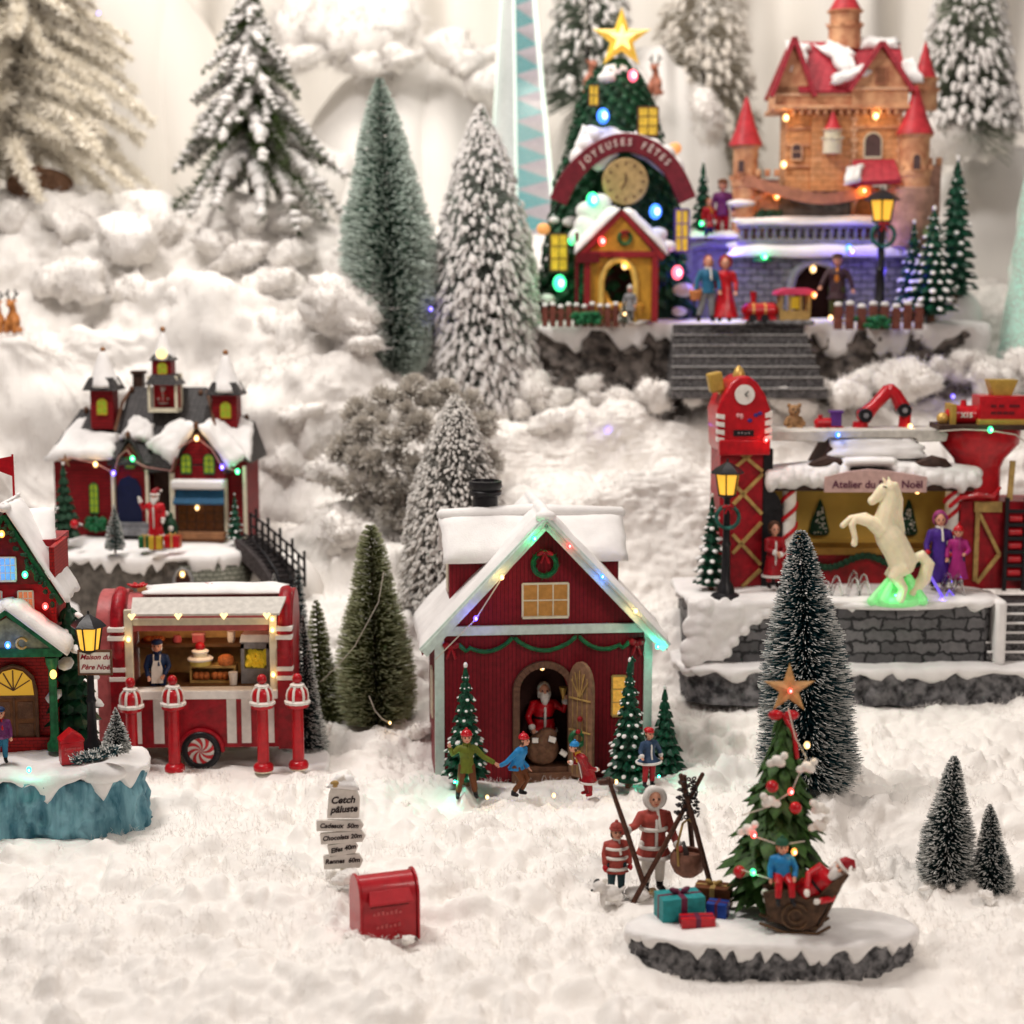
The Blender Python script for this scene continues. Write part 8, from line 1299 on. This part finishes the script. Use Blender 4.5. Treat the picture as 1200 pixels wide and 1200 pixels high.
m = t.mb(); m.add([L(994, 190, 0), L(1042, 190, 0), L(1046, 214, -24), L(986, 218, -24), L(994, 194, 1), L(1042, 194, 1), L(1046, 219, -22), L(986, 223, -22)], [(0, 1, 2, 3)[::-1], (7, 6, 5, 4)[::-1], (0, 4, 5, 1), (1, 5, 6, 2), (2, 6, 7, 3), (3, 7, 4, 0)]); pr = m.build('porch_roof', roof_red, t); m = t.mb(); snow_slab(m, (L(980, 222, -26), L(1000, 216, -24), L(1006, 198, -6), L(986, 200, -6)), 5, 8, 8, 4, .2); m.build('snow', snow, pr, smooth=180)
for X, Y, y_, c, p in ((916, 143, 0, 'warm', 1.6), (1018, 142, -5, 'warm', 1.6), (908, 232, 6, 'orange', 2.6), (1008, 226, 4, 'orange', 3.5), (952, 316, 4, 'warm', .4), (990, 292, -14, 'blue', 1.2), (992, 296, -22, 'violet', 8), (858, 294, -6, 'violet', 5), (1077, 274, -12, 'green', .4), (893, 302, -14, 'green', 1.0), (915, 196, 2, 'warm', .1)): bulb(t, X, Y, y_, c, 3.6, p)
l = bpy.data.lights.new('wall_violet_light', 'POINT'); l.energy = 11; l.color = (.12, .08, 1); l.shadow_soft_size = .1; lo = bpy.data.objects.new('wall_violet_light', l); COL.objects.link(lo); lo.parent = t.o; lo.location = L(1030, 318, -60); lo2 = lo.copy(); COL.objects.link(lo2); lo2.parent = t.o; lo2.location = L(832, 318, -30)
m = t.mb(); m.lathe(L(892, 304, -6), [(12, -3), (10, 1), (4, 3)], 14); m.build('lamp_dish', green, t)
m = t.mb(); m.pbox(806, 866, 276, 292, 6, 40); bl = m.build('balcony', mat('niche_grey', (.18, .18, .22)), t); m = t.mb(); snow_slab(m, (L(804, 280, 2), L(868, 280, 2), L(868, 272, 30), L(804, 272, 30)), 5, 16, 8, 5, .08); m.build('snow', snow, bl, smooth=180)
resin_tree('dark evergreen with green light on the balcony between clock house and castle', 823, 188, 284, 17, 27.2, tiers=8, lobes=9, seed=91, snowf=.3)
t = T('fairy_light', 'green light on the balcony evergreen', 'light', 822, 262, 26.9); bulb(t, 822, 262, 0, 'green', 2.6, 1.2)
person('figurine in purple coat standing on the balcony left of the castle', 846, 281, 70, 27.1, 0, coat=mat('purple_cloth', (.12, .02, .10)), hem=.4, trous=red, hair=hair_b, hat='cap', hatm=brown_cloth)
person('small figurine in red with orange hair seated on the balcony railing', 830, 281, 48, 26.95, 20, coat=bright_red, hem=.3, trous=navy, hair=hair_r, scarf=gy)
person('man figurine in dark coat and orange waistcoat by the castle tunnel', 980, 374, 76, 26.3, -14, coat=mat('coat_brown', (.05, .025, .03), .5), hem=.3, flare=1.25, trous=mat('olive_trousers', (.06, .07, .02)), vest=mat('orange_vest', (.60, .20, .03)), hat='cap', hatm=hair_b, hair=hair_b, fat=1.2, arms={1: ((.2, -.02, .6), (.24, -.04, .46)), -1: ((-.2, -.08, .6), (-.24, -.16, .5))})
t = T('toy_train', 'red toy steam engine pulling a pink roofed carriage before the castle tunnel', 'toy train', 910, 377, 26.15, 4); L = t.mb().L; m = t.mb(); m.tube([L(874, 364, 0), L(906, 364, 0)], 9, 14); m.cyl(L(882, 358, 0), L(882, 342, 0), 2.6, 4, 10); m.box(-40, -2, -9, 9, 2, 6); m.build('engine', bright_red, t); m = t.mb(); [m.ring(L(X, 364, 0), 9.2, .8, 'y', 12, 5) for X in ()]; [m.cyl(L(X, 364, 0), L(X + 2, 364, 0), 9.6, 9.6, 14) for X in (880, 894)]; m.build('gold_bands', gold, t)
for X in (880, 894): m = t.mb(); m.cyl(L(X, 373, -10), L(X, 373, -8), 5, 5, 14); m.build('wheel', black, t)
m = t.mb(); m.pbox(912, 948, 364, 376, -9, 9); [m.pbox(X, X + 3, 344, 364, -9, -7) for X in (912, 922, 935, 945)]; [m.pbox(X, X + 3, 344, 364, 7, 9) for X in (912, 945)]; m.build('carriage', tan, t); m = t.mb(); m.pprism([(906, 346), (908, 341), (918, 338), (944, 338), (954, 342), (956, 346)], -12, 12); m.build('carriage_roof', mat('pink_roof', (.60, .05, .12), .4), t, bev=1); m = t.mb(); m.pbox(924, 936, 348, 362, -3, 3); m.build('seat', mat('corn', (.75, .5, .03)), t)
bulb(t, 951, 346, -12, 'orange', 3, .25); bulb(t, 970, 372, -16, 'warm', 2.6, .15)
lamp_post('black street lamp with wreath in front of the castle brick wall', 1030, 222, 376, 26.1, 40, 30, wr=(277, 13))
picket_fence('reddish picket fence in front of the castle street lamp', 1029, 383, 25.95, 108, 28, 8, curve=-3)
t = T('round_bush', 'round green bush before the right picket fence', 'bush', 1026, 385, 25.8); m = t.mb(); rd = random.Random(5); [m.ell((rd.gauss(0, 6), rd.gauss(0, 4), rd.uniform(2, 13)), 3.4, 6, 5) for _ in range(50)]; m.build('leaves', green, t)
resin_tree('snow dabbed evergreen before the castle base, tallest in front of the fence end', 1091, 242, 374, 31, 26.2, tiers=11, lobes=13, seed=92, dab=1.2, prof=.75)
resin_tree('bluish lit snow dabbed evergreen left of the tallest front evergreen', 1068, 258, 374, 24, 26.5, tiers=9, lobes=11, seed=93, dab=1.2)
resin_tree('tall darker evergreen at the far right of the castle display', 1117, 184, 352, 29, 26.9, tiers=12, lobes=12, seed=94, dab=1.0, snowf=.5, prof=.7)
# ---------------------------------------------------------------- tidy: unique object names for repeated parts are Blender's own suffixes
GROUPS = {'evergreen_tree': 'moulded evergreens on the displays', 'bottle_brush_tree': 'bottle brush trees', 'flocked_tree': 'snow flocked cone trees', 'snowy_spruce': 'drooping snowy spruces', 'street_lamp': 'black street lamps with amber lanterns', 'picket_fence': 'reddish picket fences by the castle', 'ground_light': 'small lights set in the snow', 'fairy_light': 'tiny fairy lights', 'gift_box': 'wrapped gift boxes', 'reindeer_figurine': 'deer figurines', 'animal_figurine': 'golden animal figurines', 'round_bush': 'round green bushes', 'poinsettia': 'red flowers on the kiosk roof', 'bread_loaf': 'bread loaves in the kiosk', 'display_base': 'bases of the village displays'}
for o in list(scene.objects):
    b_ = o.name.split('.')[0]
    if o.parent is None and b_ in GROUPS: o['group'] = GROUPS[b_]
bpy.context.view_layer.update()
